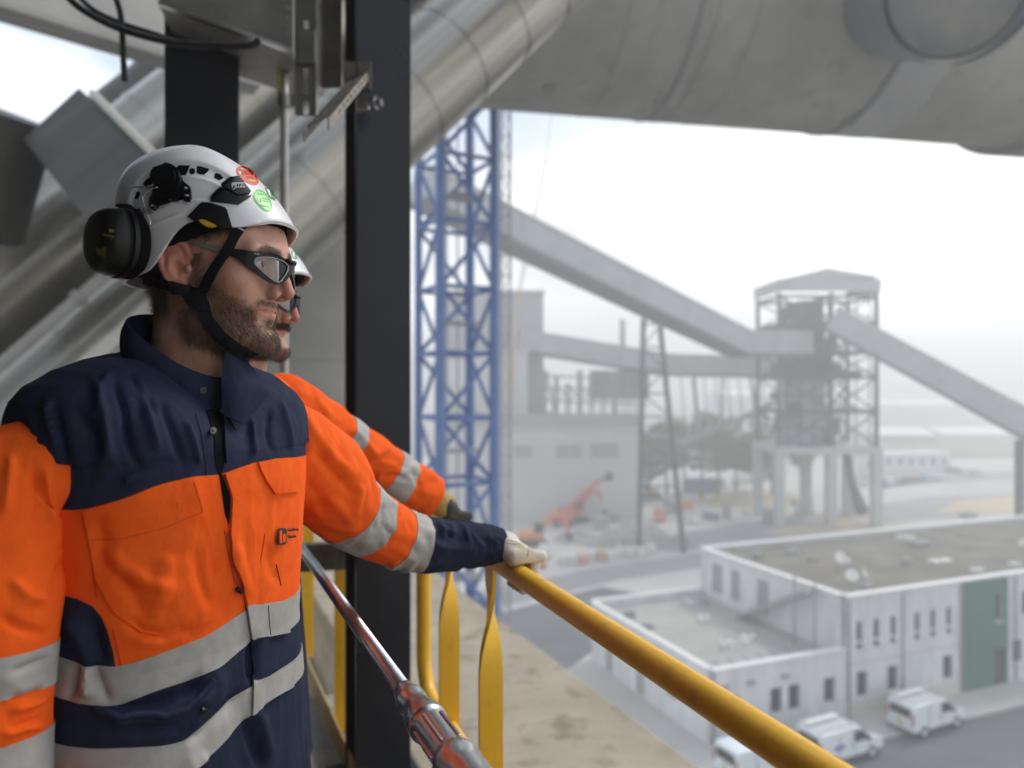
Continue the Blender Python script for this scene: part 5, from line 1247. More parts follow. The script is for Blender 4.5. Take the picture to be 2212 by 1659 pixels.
M_eye = mat('eye_white', (0.72, 0.68, 0.64), 0.15, coat=0.5); M_iris = mat('brown_iris', (0.06, 0.03, 0.015), 0.15, coat=0.5)
M_lip = mat('lip', (0.42, 0.14, 0.11), 0.4)
def lens_mat():
    m = bpy.data.materials.new('clear_lens'); m.use_nodes = True; n, l = m.node_tree.nodes, m.node_tree.links
    n.remove(n['Principled BSDF']); out = n['Material Output']
    tr = n.new('ShaderNodeBsdfTransparent'); tr.inputs['Color'].default_value = (.90, .92, .92, 1)
    gl = n.new('ShaderNodeBsdfGlossy'); gl.inputs['Roughness'].default_value = .04
    fr = n.new('ShaderNodeFresnel'); fr.inputs['IOR'].default_value = 1.5
    mx_ = n.new('ShaderNodeMixShader'); l.new(fr.outputs['Fac'], mx_.inputs['Fac']); l.new(tr.outputs[0], mx_.inputs[1]); l.new(gl.outputs[0], mx_.inputs[2]); l.new(mx_.outputs[0], out.inputs['Surface'])
    return m
M_lens = lens_mat()
M_hair = bpy.data.materials.new('hair_strands'); M_hair.use_nodes = True
_b = M_hair.node_tree.nodes['Principled BSDF']; _b.inputs['Base Color'].default_value = (.07, .042, .026, 1); _b.inputs['Roughness'].default_value = .5
M_hairl = bpy.data.materials.new('light_beard_strands'); M_hairl.use_nodes = True
_b = M_hairl.node_tree.nodes['Principled BSDF']; _b.inputs['Base Color'].default_value = (.15, .09, .05, 1); _b.inputs['Roughness'].default_value = .45

# ================================================================ head sculpt (f forward, l left, u up from the ear axis)
def build_head():
    s = SDF((-.128, -.106, -.235), (.128, .106, .150), .0019)
    y = np.abs(s.y); sy = s.y; s.y = y
    s.add(s.ell((-.016, 0, .045), (.098, .075, .100)), .001)
    s.add(s.ell((.034, 0, .030), (.060, .066, .070)), .03)
    s.add(s.ell((.024, 0, -.032), (.053, .060, .074)), .03)            # mid face
    s.add(s.chain([(-.010, .056, -.040), (.004, .053, -.070), (.040, .036, -.092), (.066, .008, -.096)], [.016, .016, .017, .016]), .025)  # jaw
    s.add(s.ell((.052, .046, -.012), (.022, .020, .020)), .02)          # cheek bone
    s.add(s.cap((.086, .006, .025), (.076, .046, .027), .011, .010), .014) # brow
    s.add(s.ell((.057, 0, -.048), (.0215, .033, .026)), .012)             # muzzle
    s.add(s.ell((.066, 0, -.095), (.0165, .021, .0165)), .014)          # chin
    s.sub(s.ell((.104, .034, .008), (.024, .022, .017)), .016)
    s.sub(s.ell((.097, .027, -.017), (.015, .009, .018)), .012)         # sockets
    s.add(s.ell((.0725, .033, .0105), (.0142, .0158, .0130)), .006)     # lids
    s.sub(s.ell((.0875, .034, .0100), (.0100, .0125, .0040)), .0015)
    s.add(s.chain([(.089, 0, .020), (.0985, 0, .000), (.1035, 0, -.0265)], [.0065, .0062, .0096]), .007)   # nose
    s.add(s.cap((.084, .005, .0), (.088, .009, -.027), .0055, .0085), .007)
    s.add(s.ell((.0900, .0140, -.0300), (.0098, .0060, .0070)), .0045)    # wings
    s.sub(s.ell((.0975, .0095, -.0375), (.0074, .0046, .0074)), .0018)    # nostrils
    s.add(s.chain([(.0800, 0, -.0487), (.0762, .011, -.0485), (.0640, .0250, -.0515)], [.0046, .0042, .0020]), .004)  # upper lip
    s.add(s.chain([(.0755, 0, -.0585), (.0725, .010, -.0580), (.0640, .0230, -.0530)], [.0056, .0050, .0018]), .004)  # lower lip
    s.sub(s.chain([(.0846, 0, -.0535), (.0808, .011, -.0533), (.0682, .0262, -.0510)], [.0013, .0020, .0022]), .0012)
    s.sub(s.cap((.087, 0, -.070), (.080, .014, -.0705), .005, .004), .008)
    s.add(s.chain([(-.030, 0, -.02), (-.036, 0, -.10), (-.046, 0, -.235)], [.056, .060, .070]), .03)   # neck
    s.add(s.cap((-.004, .040, -.052), (.004, .016, -.225), .016, .018), .02)   # neck muscle
    s.add(s.ell((.018, 0, -.135), (.014, .016, .018)), .02)
    # ear
    def E(f, u, out=0): f = f * .84; return (f, .0715 + .015 * (-f / .030) + out, u)
    he = [E(-.008, .002, -.004), E(-.001, .016, 0), E(-.006, .031, .002), E(-.019, .039, .003), E(-.031, .034, .003), E(-.0375, .019, .002), E(-.036, .002, .002), E(-.029, -.014, .001), E(-.019, -.026, .002), E(-.010, -.031, .003)]
    plate = s.ell((-.0155, .0775, .005), (.0165, .0060, .0315), rot=[[.895, -.446, 0], [.446, .895, 0], [0, 0, 1]])
    s.add(plate, .004)
    s.add(s.cap((-.018, .062, .0), (-.02, .074, .0), .016, .014), .008)
    s.sub(s.ell((-.0100, .0865, -.0020), (.0082, .0085, .0125)), .003)
    s.sub(s.chain([E(-.008, .017, .0075), E(-.018, .030, .0075), E(-.029, .024, .0075), E(-.031, .008, .0075)], [.0026, .0029, .0028, .0020]), .003)
    s.add(s.chain(he, [.0034, .0040, .0044, .0046, .0046, .0044, .0040, .0040, .0050, .0066]), .0022)
    s.add(s.chain([E(-.013, .020, .002), E(-.0235, .014, .003), E(-.0255, .002, .003), E(-.020, -.012, .002)], [.0028, .0036, .0036, .0030]), .003)
    s.add(s.ell((-.0095, .0775, -.0250), (.0085, .0058, .0085)), .004)
    s.add(s.ell((.0010, .0765, -.0010), (.0048, .0045, .0068)), .003)
    s.y = sy
    s.d += (np_noise(np.stack([s.x, s.y, s.z], -1)[::1], 60, 3) * .0004).astype(np.float32)
    V, F = s.mesh()
    return V, F
HV, HFc = build_head()
_vol = np.einsum('ij,ij->i', HV[HFc[:, 0]], np.cross(HV[HFc[:, 1]], HV[HFc[:, 2]])).sum()
if _vol < 0: HFc = HFc[:, ::-1].copy()
HNl = vnormals(HV, HFc)
def sstep(a, b, x): t = np.clip((x - a) / (b - a), 0, 1); return t * t * (3 - 2 * t)
def brow_w(V):
    f, l, u = V[:, 0], np.abs(V[:, 1]), V[:, 2]; c = .0272 + .004 * np.clip((l - .012) / .02, 0, 1) - .006 * np.clip((l - .034) / .014, 0, 1)
    return sstep(.0064, .0034, np.abs(u - c)) * sstep(.006, .012, l) * sstep(.054, .044, l) * (f > .05)
def head_masks(V):
    f, l, u = V[:, 0], np.abs(V[:, 1]), V[:, 2]
    nz_ = np_noise(V, 130, 5) * .004 + np_noise(V, 300, 6) * .002
    cheek = -.004 - np.clip(f - .012, 0, 1) * .72 + nz_
    beard = sstep(.006, -.010, u - cheek) * sstep(-.024, -.004, f + nz_)
    jaw = -.078 - np.clip(f, 0, 1) * .55 - .018
    beard *= sstep(-.016, .004, u - jaw + nz_)
    lips = sstep(.0098, .0062, np.abs(u + .0542)) * sstep(.031, .024, l) * sstep(.055, .062, f)
    soul = sstep(.009, .005, l)
    bare = .8 * sstep(.030, .020, l) * sstep(-.080, -.068, u) * sstep(-.045, -.058, u) * sstep(.05, .06, f) * (1 - soul)
    stache = sstep(.034, .027, l) * sstep(-.0495, -.046, u) * sstep(-.0345, -.039, u) * sstep(.052, .060, f)
    nose = sstep(.020, .014, l) * sstep(-.041, -.035, u) * sstep(.07, .08, f)
    beard = np.clip(np.maximum(beard * (1 - bare * .92), stache * .9) * (1 - lips) * (1 - nose), 0, 1)
    hair = np.maximum(sstep(.030, .045, u + nz_ - np.clip(f - .03, 0, 1) * .5) * sstep(.086, .060, f), sstep(-.03, -.045, f) * sstep(-.075, -.045, u))
    hair = np.maximum(hair, sstep(.026, .012, f + nz_) * sstep(-.012, -.002, f) * sstep(-.012, .010, u) * (l < .074))
    ear = (l > .0725) & (f < .006) & (f > -.05) & (np.abs(u) < .05)
    hair = np.maximum(hair, brow_w(V) * .85)
    hair = hair * (1 - ear); beard = beard * (1 - ear)
    red = np.clip(ear * .45 + lips * .38 + sstep(.018, .008, l) * sstep(.092, .104, f) * .35 + sstep(.03, .0, np.hypot(f - .06, u + .02)) * .12, 0, 1)
    return beard, hair, red
MK = head_masks(HV)
class Frame:
    def __init__(s, c, yaw, sc=1.0, pitch=0.0, roll=0.0):
        s.c = np.array(c, float); y = R(yaw)
        F_ = np.array([math.cos(y), -math.sin(y), 0]); L_ = np.array([math.sin(y), math.cos(y), 0]); U_ = np.array([0, 0, 1.0])
        p = R(pitch); s.F = F_ * math.cos(p) + U_ * math.sin(p); s.U = U_ * math.cos(p) - F_ * math.sin(p); s.L = L_; s.sc = sc
    def w(s, V): V = np.asarray(V, float) * s.sc; return s.c + V[..., 0:1] * s.F + V[..., 1:2] * s.L + V[..., 2:3] * s.U
    def p(s, f, l, u): return Vector(s.w(np.array([[f, l, u]]))[0])
    def loc(s, P): d = np.asarray(P, float) - s.c; return np.stack([d @ s.F, d @ s.L, d @ s.U], -1) / s.sc
def mirror_obj(o, fr, name=None):
    me = o.data; off = Vector((0, 0, 0)); q = o.parent
    while q is not None: off += q.location; q = q.parent
    V = np.array([tuple(v.co) for v in me.vertices]) + np.array(off); Lc = fr.loc(V); Lc[:, 1] *= -1; V2 = fr.w(Lc) - np.array(off)
    m2 = bpy.data.meshes.new(me.name); m2.from_pydata(V2.tolist(), [], [tuple(p.vertices)[::-1] for p in me.polygons]); m2.update()
    for k in me.materials: m2.materials.append(k)
    m2.shade_smooth(); 
    try: m2.set_sharp_from_angle(angle=R(45))
    except Exception: pass
    o2 = bpy.data.objects.new(name or o.name.split('.')[0], m2); COL.objects.link(o2); o2.parent = o.parent; return o2
def add_head(root, fr, beard_amt=1.0, sel=None):
    Wv = fr.w(HV); o = mesh_np('body', Wv, HFc, M_skin, root)
    bd = MK[0] * beard_amt if sel is None else MK[0] * sel(HV)
    ca = o.data.color_attributes.new('mask', 'FLOAT_COLOR', 'POINT')
    arr = np.ones((len(HV), 4), np.float32); arr[:, 0] = np.clip(bd * .58, 0, 1); arr[:, 1] = MK[1] * .95; arr[:, 2] = MK[2]
    if len(ca.data) == len(HV): ca.data.foreach_set('color', arr.ravel())
    return o, Wv, bd
def strands(name, pts, nrm, length, flow, m, parent, rad=.00011, curl=.35, seg=4, nb=.55):
    """short hairs as curve strands; pts, nrm arrays; flow (3,) growth direction"""
    n = len(pts); off = Vector((0, 0, 0)); q = parent
    while q is not None: off += q.location; q = q.parent
    L_ = length * nrng.uniform(.55, 1.2, n); fl = flow + nrng.normal(0, .35, (n, 3)); fl /= np.linalg.norm(fl, axis=1, keepdims=True)
    d = nrm * nb + fl; d /= np.linalg.norm(d, axis=1, keepdims=True)
    cdir = nrng.normal(0, 1, (n, 3)); P = np.zeros((n, seg, 3))
    for k in range(seg):
        t = k / (seg - 1); P[:, k] = pts + d * (L_ * t)[:, None] + (fl - nrm * .25) * (L_ * t * t * .5)[:, None] + cdir * (L_ * curl * t * t * .35)[:, None]
    P -= np.array(off)
    cv = bpy.data.hair_curves.new(name); cv.add_curves([seg] * n)
    cv.points.foreach_set('position', P.reshape(-1).astype(np.float32))
    rd = np.tile(np.linspace(1, .35, seg), n) * rad; 
    cv.points.foreach_set('radius', rd.astype(np.float32))
    cv.materials.append(m); o = bpy.data.objects.new(name, cv); COL.objects.link(o); o.parent = parent; o['kind'] = 'stuff'
    return o
def scatter(prob, n):
    p = prob / prob.sum(); i = nrng.choice(len(prob), n, p=p); return i
FA = None
def face_area():
    a = HV[HFc[:, 0]]; return np.linalg.norm(np.cross(HV[HFc[:, 1]] - a, HV[HFc[:, 2]] - a), axis=1)
_fa = face_area()
def surf_pts(weight_v, n, fr):
    wf = weight_v[HFc].mean(1) * _fa; i = scatter(wf, n); r = nrng.dirichlet((1, 1, 1, 1), n)
    P = (HV[HFc[i]] * r[..., None]).sum(1); Nn = HNl[HFc[i][:, 0]]
    return fr.w(P), fr.w(Nn) - fr.c, P
def add_eye(root, fr, side):
    c = np.array((.0735, side * .033, .0105)); r = .0118; n, k = 20, 28; V, F, mi = [], [], []
    gz = np.array((1, .05, -.02)); gz /= np.linalg.norm(gz); e1 = np.cross(gz, (0, 0, 1)); e1 /= np.linalg.norm(e1); e2 = np.cross(e1, gz)
    for i in range(n + 1):
        th = math.pi * i / n
        for j in range(k):
            a = 2 * math.pi * j / k; V.append(c + r * (gz * math.cos(th) + (e1 * math.cos(a) + e2 * math.sin(a)) * math.sin(th)))
    for i in range(n):
        for j in range(k):
            F.append((i * k + j, i * k + (j + 1) % k, (i + 1) * k + (j + 1) % k, (i + 1) * k + j)); mi.append(2 if i < 1 else (1 if i < 3 else 0))
    return mesh_np('eye', fr.w(np.array(V)), np.array(F), [M_eye, M_iris, M_blk], root, matidx=mi)

# ================================================================ helmet shell
RIM = [(0, .068), (15, .070), (25, .064), (34, .051), (45, .051), (59, .062), (70, .058), (77, .050), (84, .036), (90, .020), (98, .0), (110, -.008), (135, -.012), (180, -.014)]
def build_helmet():
    na, nt = 240, 90; rows = []
    A = np.linspace(0, 2 * np.pi, na, endpoint=False); deg = np.degrees(np.minimum(A, 2 * np.pi - A))
    rim = np.interp(deg, [r[0] for r in RIM], [r[1] for r in RIM])
    k = 7; rim = np.convolve(np.concatenate([rim[-k:], rim, rim[:k]]), np.ones(2 * k + 1) / (2 * k + 1), 'valid')
    ub, ht = .0625, .1225; c, s_ = np.cos(A), np.sin(A)
    wf = np.clip(c, 0, 1) ** 2; wb = np.clip(-c, 0, 1) ** 2; wsd = s_ ** 2
    p = wf * 1.30 + wb * 3.3 + wsd * 2.4; q = wf * 1.62 + wb * 2.0 + wsd * 2.0
    ax = np.where(c > 0, .131, .122); rad = 1 / np.sqrt((c / ax) ** 2 + (s_ / .102) ** 2)
    for i in range(nt + 1):
        v = i / nt
        if v < .28:
            w_ = v / .28; u = rim + (np.maximum(rim, ub) + .002 - rim) * w_
            below = np.clip((ub - u) / .1, 0, 1)
            r = rad * (1 - .10 * below * (1 - wf) + .02 * wf * (1 - w_))
        else:
            t = 1 - (1 - (v - .28) / .72) ** 1.9; t = np.full(na, t) * .9999
            u0 = np.maximum(rim, ub) + .002; u = u0 + (ub + ht - u0) * t; tt = np.clip((u - ub) / ht, 0, .99999)
            r = rad * (1 - tt ** p) ** (1 / q)
        tc_ = np.clip((u - ub) / ht, 0, 1)
        cx = -.022 - .010 * tc_
        rows.append(np.stack([cx + r * c, r * s_, u], -1))
    P = np.array(rows); return P
def helmet_faces(nr, nc): 
    return np.array([(i * nc + j, i * nc + (j + 1) % nc, (i + 1) * nc + (j + 1) % nc, (i + 1) * nc + j) for i in range(nr - 1) for j in range(nc)])
HPm = build_helmet()
# ================================================================ helmets, muffs, glasses
M_gs2 = mat('deep_green_print', (.07, .40, .06), .5)
FR1 = Frame((-.418, 1.06, CZ + .154), 10.0)
FR2 = Frame((-.548, 1.545, CZ + .154 + .009), 9.0, sc=.98)
man1 = empty('person', (-.47, 1.06, CZ + FLOOR), 'front worker in orange and navy jacket, white helmet with ear defenders, hand on rail', 'person', 'workers at the railing')
man2 = empty('person', (-.56, 1.55, CZ + FLOOR), 'second worker half hidden behind the first, orange jacket, dark glove on rail', 'person', 'workers at the railing')
def helmet(root, fr, detail=True):
    P = HPm.copy(); nr, nc = P.shape[:2]; Wp = fr.w(P.reshape(-1, 3)); F = helmet_faces(nr, nc)
    Nn = vnormals(Wp, F)
    ctr = fr.w(np.array([[-.04, 0, .06]]))[0]
    if ((Wp - ctr) * Nn).sum() < 0: Nn = -Nn; F = F[:, ::-1].copy()
    if detail:
        px, py = proj(Wp); view = Wp - np.array(CAM); front = (Nn * view).sum(1) < 0
        def inside_np(poly):
            poly = np.array(poly); c = np.zeros(len(px), bool); j = len(poly) - 1
            for i in range(len(poly)):
                xi, yi = poly[i]; xj, yj = poly[j]
                c ^= ((yi > py) != (yj > py)) & (px < (xj - xi) * (py - yi) / (yj - yi + 1e-12) + xi); j = i
            return c
        rec = smooth_poly(cF([(150, 560), (210, 400), (330, 260), (520, 150), (720, 100), (900, 95), (1080, 125), (1250, 205), (1400, 310), (1250, 430), (1120, 560), (900, 545), (700, 580), (520, 650), (300, 760), (170, 700)]), 2)
        d, _ = pdist(px, py, rec + rec[:1]); ins = inside_np(rec)
        dep = np.where(ins, np.clip(d / 5, 0, 1), 0) * front
        dep = dep * dep * (3 - 2 * dep)
        Wp = Wp - Nn * (dep * .0042)[:, None]
        for pl, w_, a_ in ((cF([(770, 290), (900, 275), (1050, 300), (1180, 350), (1290, 420)]), 3.0, .0026), (cF([(560, 620), (700, 565), (850, 545), (1000, 545), (1120, 570)]), 3.2, .0024), (cF([(330, 900), (480, 830), (650, 760), (780, 720), (870, 720)]), 3.5, .0022), (cF([(160, 880), (240, 760), (330, 690)]), 5, -.001)):
            d, t = pdist(px, py, pl); Wp = Wp + Nn * (np.exp(-(d / w_) ** 2) * a_ * front * np.clip(np.minimum(t, 1 - t) * 6, 0, 1))[:, None]
    inner = Wp - Nn * .0045; n = len(Wp)
    rimf = np.array([(j, n + j, n + (j + 1) % nc, (j + 1) % nc) for j in range(nc)])
    if F[0][1] != 1: rimf = rimf
    o = mesh_np('helmet', np.concatenate([Wp, inner]), np.concatenate([F, F[:, ::-1] + n, rimf]), M_helmet, root)
    try: o.data.set_sharp_from_angle(angle=R(60))
    except Exception: pass
    return o, Wp, F
def envelope(fr, Wp):
    """the helmet outline carried straight down, used to lay side parts on"""
    nr, nc = HPm.shape[:2]; P = Wp.reshape(nr, nc, 3); k = int(.30 * nr)
    low = [P[k] - np.array([0, 0, 1]) * z * .001 for z in (90, 60, 40, 25, 12, 5)]
    Q = np.concatenate([np.array(low), P[k:]]); return bvh_np(Q.reshape(-1, 3), helmet_faces(len(Q), nc))
body1, HW1, bd1 = add_head(man1, FR1)
BH1 = bvh_np(HW1, HFc)
hel1, HLW, HLF = helmet(man1, FR1)
BHEL = bvh_np(HLW, HLF); BENV = envelope(FR1, HLW)
add_eye(man1, FR1, -1); add_eye(man1, FR1, 1)
# beard, moustache, brows, hair
w = MK[0] ** 1.2
for cnt, m_, ln in ((6000, M_hair, .0068), (4500, M_hairl, .0072)):
    P, Nn, Lc = surf_pts(w, cnt, FR1); flow = FR1.F * .25 - FR1.U * 1.0
    lenv = ln * (np.where(Lc[:, 2] > -.047, .55, 1.0))
    strands('beard', P, Nn, lenv, flow, m_, man1, rad=.00013)
P, Nn, Lc = surf_pts(brow_w(HV), 2600, FR1); strands('eyebrow', P, Nn, .0075, -FR1.F * .9 + FR1.U * .15 , M_hair, man1, rad=.00016, curl=.12, nb=.12)
P, Nn, Lc = surf_pts(MK[1] * (HV[:, 2] < .06), 5000, FR1); strands('hair', P, Nn, .008, -FR1.F * .5 - FR1.U * .7, M_hair, man1, rad=.00014, curl=.2)
# inner head band and padding
def ring_band(root, fr, u0, u1, a, b, cf, thick, m, name, tilt=0.0, parent=None):
    n = 96; rows = []
    for rr_, uu in ((0, u0), (0, u1), (-thick, u1), (-thick, u0), (0, u0)):
        rows.append([fr.p(cf + (a + rr_) * math.cos(t), (b + rr_) * math.sin(t), uu + tilt * math.cos(t)) for t in [2 * math.pi * i / n for i in range(n)]])
    mb = MB(); mb.grid([[tuple(p) for p in r_] for r_ in rows], True); return mb.build(name, m, parent or root, auto=50)
ring_band(man1, FR1, .032, .056, .106, .088, -.012, .012, M_foam_and_shade, 'head_band', .034, hel1)
H = hel1
for v_ in ([(340, 360), (365, 325), (420, 285), (440, 282), (443, 340), (440, 370), (385, 412), (345, 385)], [(240, 530), (262, 460), (290, 455), (300, 490), (275, 540), (245, 545)],
           [(722, 180), (750, 150), (880, 150), (865, 190), (830, 265), (770, 268), (735, 220)], [(958, 165), (975, 155), (1100, 190), (1095, 215), (1040, 262), (975, 250), (955, 230)],
           [(1165, 250), (1185, 240), (1225, 250), (1265, 290), (1255, 310), (1215, 325), (1160, 295)]):
    drape('vent', cF(v_), BHEL, .0004, .0006, M_foam_and_shade, H, 3)  # flush black patches in place of open vents, their inner dark put in colour
drape('vent', cF(disc(903, 220, 36)), BHEL, .0004, .0006, M_foam_and_shade, H, 3)  # round flush black patch, likewise in place of an open vent
mount = [(460, 300), (480, 285), (510, 280), (500, 240), (530, 220), (560, 215), (560, 185), (580, 178), (600, 185), (640, 180), (650, 210), (700, 225), (750, 260), (800, 330), (825, 365), (870, 400), (890, 420), (905, 540), (890, 575), (850, 580), (800, 550), (700, 570), (560, 610), (520, 630), (490, 675), (455, 670), (435, 620), (440, 540), (470, 480), (475, 420), (490, 370), (465, 340)]
drape('muff_mount', cF(mount), BHEL, .005, .006, M_blk, H, 4)
drape('muff_pivot', cF(disc(640, 335, 165, 28, 145, 20)), BHEL, .011, .010, M_blk, H, 4)
drape('muff_pivot_cap', cF(disc(640, 330, 115, 28, 100, 20)), BHEL, .0145, .005, M_blk, H, 4)
for c_ in ((850, 435, 20, 12), (858, 540, 22, 13), (475, 630, 16, 12)):
    drape('mount_rivet', cF(disc(c_[0], c_[1], c_[2], 12, c_[3])), BHEL, .0056, .001, M_greyp, H, 3)
drape('front_clip', cF([(1255, 415), (1380, 318), (1405, 310), (1432, 312), (1480, 370), (1565, 480), (1562, 492), (1420, 520), (1395, 500)]), BHEL, .006, .007, M_blk, H, 3)
drape('front_clip', cF([(1125, 540), (1235, 440), (1250, 430), (1290, 460), (1400, 512), (1425, 526), (1580, 520), (1440, 612), (1130, 575)]), BHEL, .004, .006, M_blk, H, 3)
text_drape('emblem_lettering', 'PETZL', *cF([(1428, 418)])[0], 11.5, 3, BHEL, .0066, M_greyp, H, sx=.86, bold=.015)
lx_ = [(1350, 405), (1365, 392), (1470, 388), (1490, 395), (1510, 425), (1500, 440), (1390, 445), (1375, 465), (1358, 452)]
ol = cF(lx_); 
for a_, b_ in zip(ol, ol[1:] + ol[:1]):
    ra, rb = ray(BHEL, *a_), ray(BHEL, *b_)
    if ra and rb:
        mb = MB(); mb.tube([ra[0] + ra[1] * .0066, rb[0] + rb[1] * .0066], .0004, 6); mb.build('emblem_outline', M_greyp, H)
drape('side_clip', cF([(865, 750), (1010, 600), (1030, 580), (1080, 585), (1280, 650), (1310, 680), (1365, 870), (1340, 885), (1250, 885), (1000, 850), (880, 765)]), BENV, .0045, .008, M_blk, H, 4)
gear = [(1000, 795), (1030, 788), (1075, 800), (1190, 858)]
teeth = [(1192, 870), (1180, 868), (1172, 884), (1158, 866), (1146, 884), (1130, 886), (1122, 868), (1100, 882), (1088, 860), (1066, 868), (1058, 846), (1038, 852), (1034, 830), (1014, 832), (1016, 812), (1002, 812)]
drape('adjuster_wheel', cF(gear + teeth), BENV, .0065, .004, M_mustard, H, 3)
drape('rear_pad', cF([(95, 650), (110, 620), (140, 612), (345, 715), (340, 760), (320, 765), (100, 680)]), BHEL, .010, .012, M_blk, H, 4)
drape('sticker', cF([(1405, 205), (1440, 165), (1500, 158), (1580, 190), (1650, 270), (1680, 340), (1660, 380), (1600, 382), (1520, 345), (1440, 290)]), BHEL, .0005, .0007, M_red_s, H, 3, sm=2).__setitem__('label', 'round red sticker')
drape('sticker', cF([(1600, 490), (1640, 430), (1700, 428), (1770, 480), (1820, 560), (1838, 640), (1820, 690), (1770, 697), (1690, 640), (1620, 560)]), BHEL, .0005, .0007, M_green_s, H, 3, sm=2).__setitem__('label', 'round green sticker')
for q_, m_ in (([(1433, 225), (1465, 225), (1475, 262), (1455, 255)], M_white_s), ([(1467, 227), (1485, 232), (1503, 264), (1478, 262)], M_green_d), ([(1448, 190), (1470, 184), (1556, 205), (1556, 212)], M_gp), ([(1490, 225), (1560, 222), (1600, 255), (1530, 262)], M_stickp), ([(1530, 280), (1605, 285), (1612, 305), (1540, 298)], M_stickp), ([(1550, 318), (1640, 328), (1642, 340), (1560, 328)], M_gp)):
    drape('sticker_print', cF(q_), BHEL, .0008, .0004, m_, H, 3)
for q_, m_ in (([(1660, 545), (1680, 540), (1690, 575), (1668, 570)], M_white_s), ([(1682, 540), (1698, 545), (1704, 578), (1690, 575)], M_green_d), ([(1655, 478), (1730, 486), (1732, 496), (1657, 488)], M_gs2), ([(1716, 530), (1790, 545), (1791, 556), (1718, 541)], M_gs2), ([(1718, 556), (1795, 572), (1796, 583), (1720, 567)], M_gs2), ([(1690, 610), (1800, 632), (1801, 643), (1692, 621)], M_gs2)):
    drape('sticker_print', cF(q_), BHEL, .0008, .0004, m_, H, 3)
ring_ = smooth_poly(cF([(1600, 490), (1640, 430), (1700, 428), (1770, 480), (1820, 560), (1838, 640), (1820, 690), (1770, 697), (1690, 640), (1620, 560)]), 2); rc_ = (sum(p[0] for p in ring_) / len(ring_), sum(p[1] for p in ring_) / len(ring_))
ribbon('sticker_ring', [(lerp(x, rc_[0], .10), lerp(y, rc_[1], .10)) for x, y in ring_ + ring_[:1]], [(lerp(x, rc_[0], .15), lerp(y, rc_[1], .15)) for x, y in ring_ + ring_[:1]], BHEL, .0008, .0004, M_gs2, H, 48, 1)
drape('company_emblem', cF([(1745, 410), (1800, 425), (1838, 458), (1870, 562), (1822, 542), (1782, 492)]), BHEL, .0006, .0007, M_green_d, H, 3)
drape('company_emblem', cF([(1762, 424), (1798, 434), (1812, 498), (1824, 532), (1792, 496)]), BHEL, .0009, .0004, M_white_s, H, 3)
drape('company_emblem', cF([(1806, 466), (1832, 474), (1854, 546), (1832, 534), (1818, 500)]), BHEL, .0009, .0004, mat('bright_green_print', (.03, .38, .06), .5), H, 3)
for y_ in (462, 485, 520):
    drape('company_lettering', cF([(1850 + (y_ - 462) * .2, y_), (1872 + (y_ - 462) * .2, y_ + 8), (1874 + (y_ - 462) * .2, y_ + 18), (1852 + (y_ - 462) * .2, y_ + 10)]), BHEL, .0006, .0005, M_green_d, H, 3)
# wires of the ear defenders
def wire(pts_px, off, bv, r_=.0011):
    p_ = []
    for q_ in dens2(pts_px, 6, False):
        h_ = ray(bv, *q_)
        if h_: p_.append(h_[0] + h_[1] * off)
    mb = MB(); mb.tube(p_, r_, 8); mb.build('wire', M_wire, muff, smooth=True)
muff = empty('ear_muff', (0, 0, 0)); muff.parent = man1; muff.location = (0, 0, 0)
wire(cF([(570, 450), (540, 456), (470, 492), (420, 540), (408, 565), (440, 700), (490, 835), (486, 880)]), .012, BENV)
wire(cF([(518, 415), (440, 440), (320, 440), (200, 436)]), .010, BENV)
def ear_cup(c, ax, rx, rz, depth, roll, parent):
    ax = Vector(ax).normalized(); up = Vector((0, 0, 1)); sx = up.cross(ax).normalized(); up = ax.cross(sx)
    sx, up = sx * math.cos(R(roll)) + up * math.sin(R(roll)), up * math.cos(R(roll)) - sx * math.sin(R(roll))
    def ringp(k, z, n=64):
        out = []
        for i in range(n):
            t = 2 * math.pi * i / n; cx, cy = math.cos(t), math.sin(t); q_ = 2.25
            r_ = (abs(cx) ** q_ + abs(cy) ** q_) ** (-1 / q_)
            out.append(tuple(c + sx * cx * r_ * rx * k + up * cy * r_ * rz * k + ax * z))
        return out
    prof = [(0.001, depth), (.30, depth * .995), (.55, depth * .97), (.74, depth * .90), (.86, depth * .78), (.94, depth * .58), (.985, depth * .32), (1.0, .006), (1.0, 0), (.97, -.001), (.97, -.004)]
    mb = MB(); mb.grid([ringp(k, z) for k, z in prof], True); cup = mb.build('cup', M_muff, parent, smooth=True)
    mb = MB(); mb.grid([ringp(k, z) for k, z in ((.99, -.003), (1.035, -.004), (1.035, -.010), (.97, -.011))], True); mb.build('rim_ring', M_blk, parent, auto=40)
    mb = MB(); mb.grid([ringp(k, z) for k, z in ((.93, -.010), (1.0, -.013), (1.0, -.022), (.9, -.027), (.6, -.026))], True); mb.build('cushion', M_foam_and_shade, parent, smooth=True)
    return cup
mc = W(250, 524, .965)
cup = ear_cup(mc, -FR1.L * .88 - FR1.F * .42 + FR1.U * .05, .0415, .0445, .030, 12, muff)
cv_ = np.array([tuple(v.co) for v in cup.data.vertices]) + np.array(man1.location); cf_ = [tuple(p.vertices) for p in cup.data.polygons]
BCUP = BVHTree.FromPolygons([tuple(p) for p in cv_], cf_)
text_drape('cup_lettering', '3M', 240, 499, 9, 8, BCUP, .0005, M_goldp, cup, bold=.02)
text_drape('cup_lettering', 'PELTOR', 235, 510, 6.5, 12, BCUP, .0005, M_goldp, cup, bold=.01)
text_drape('cup_lettering', 'CE', 226, 537, 6, 10, BCUP, .0005, M_goldp, cup)
for i in range(4): drape('cup_print', [(207 + i, 536 + i * 4), (228, 541 + i * 4), (228, 542.2 + i * 4), (207 + i, 537.2 + i * 4)], BCUP, .0005, .0005, M_goldp, cup, 4)
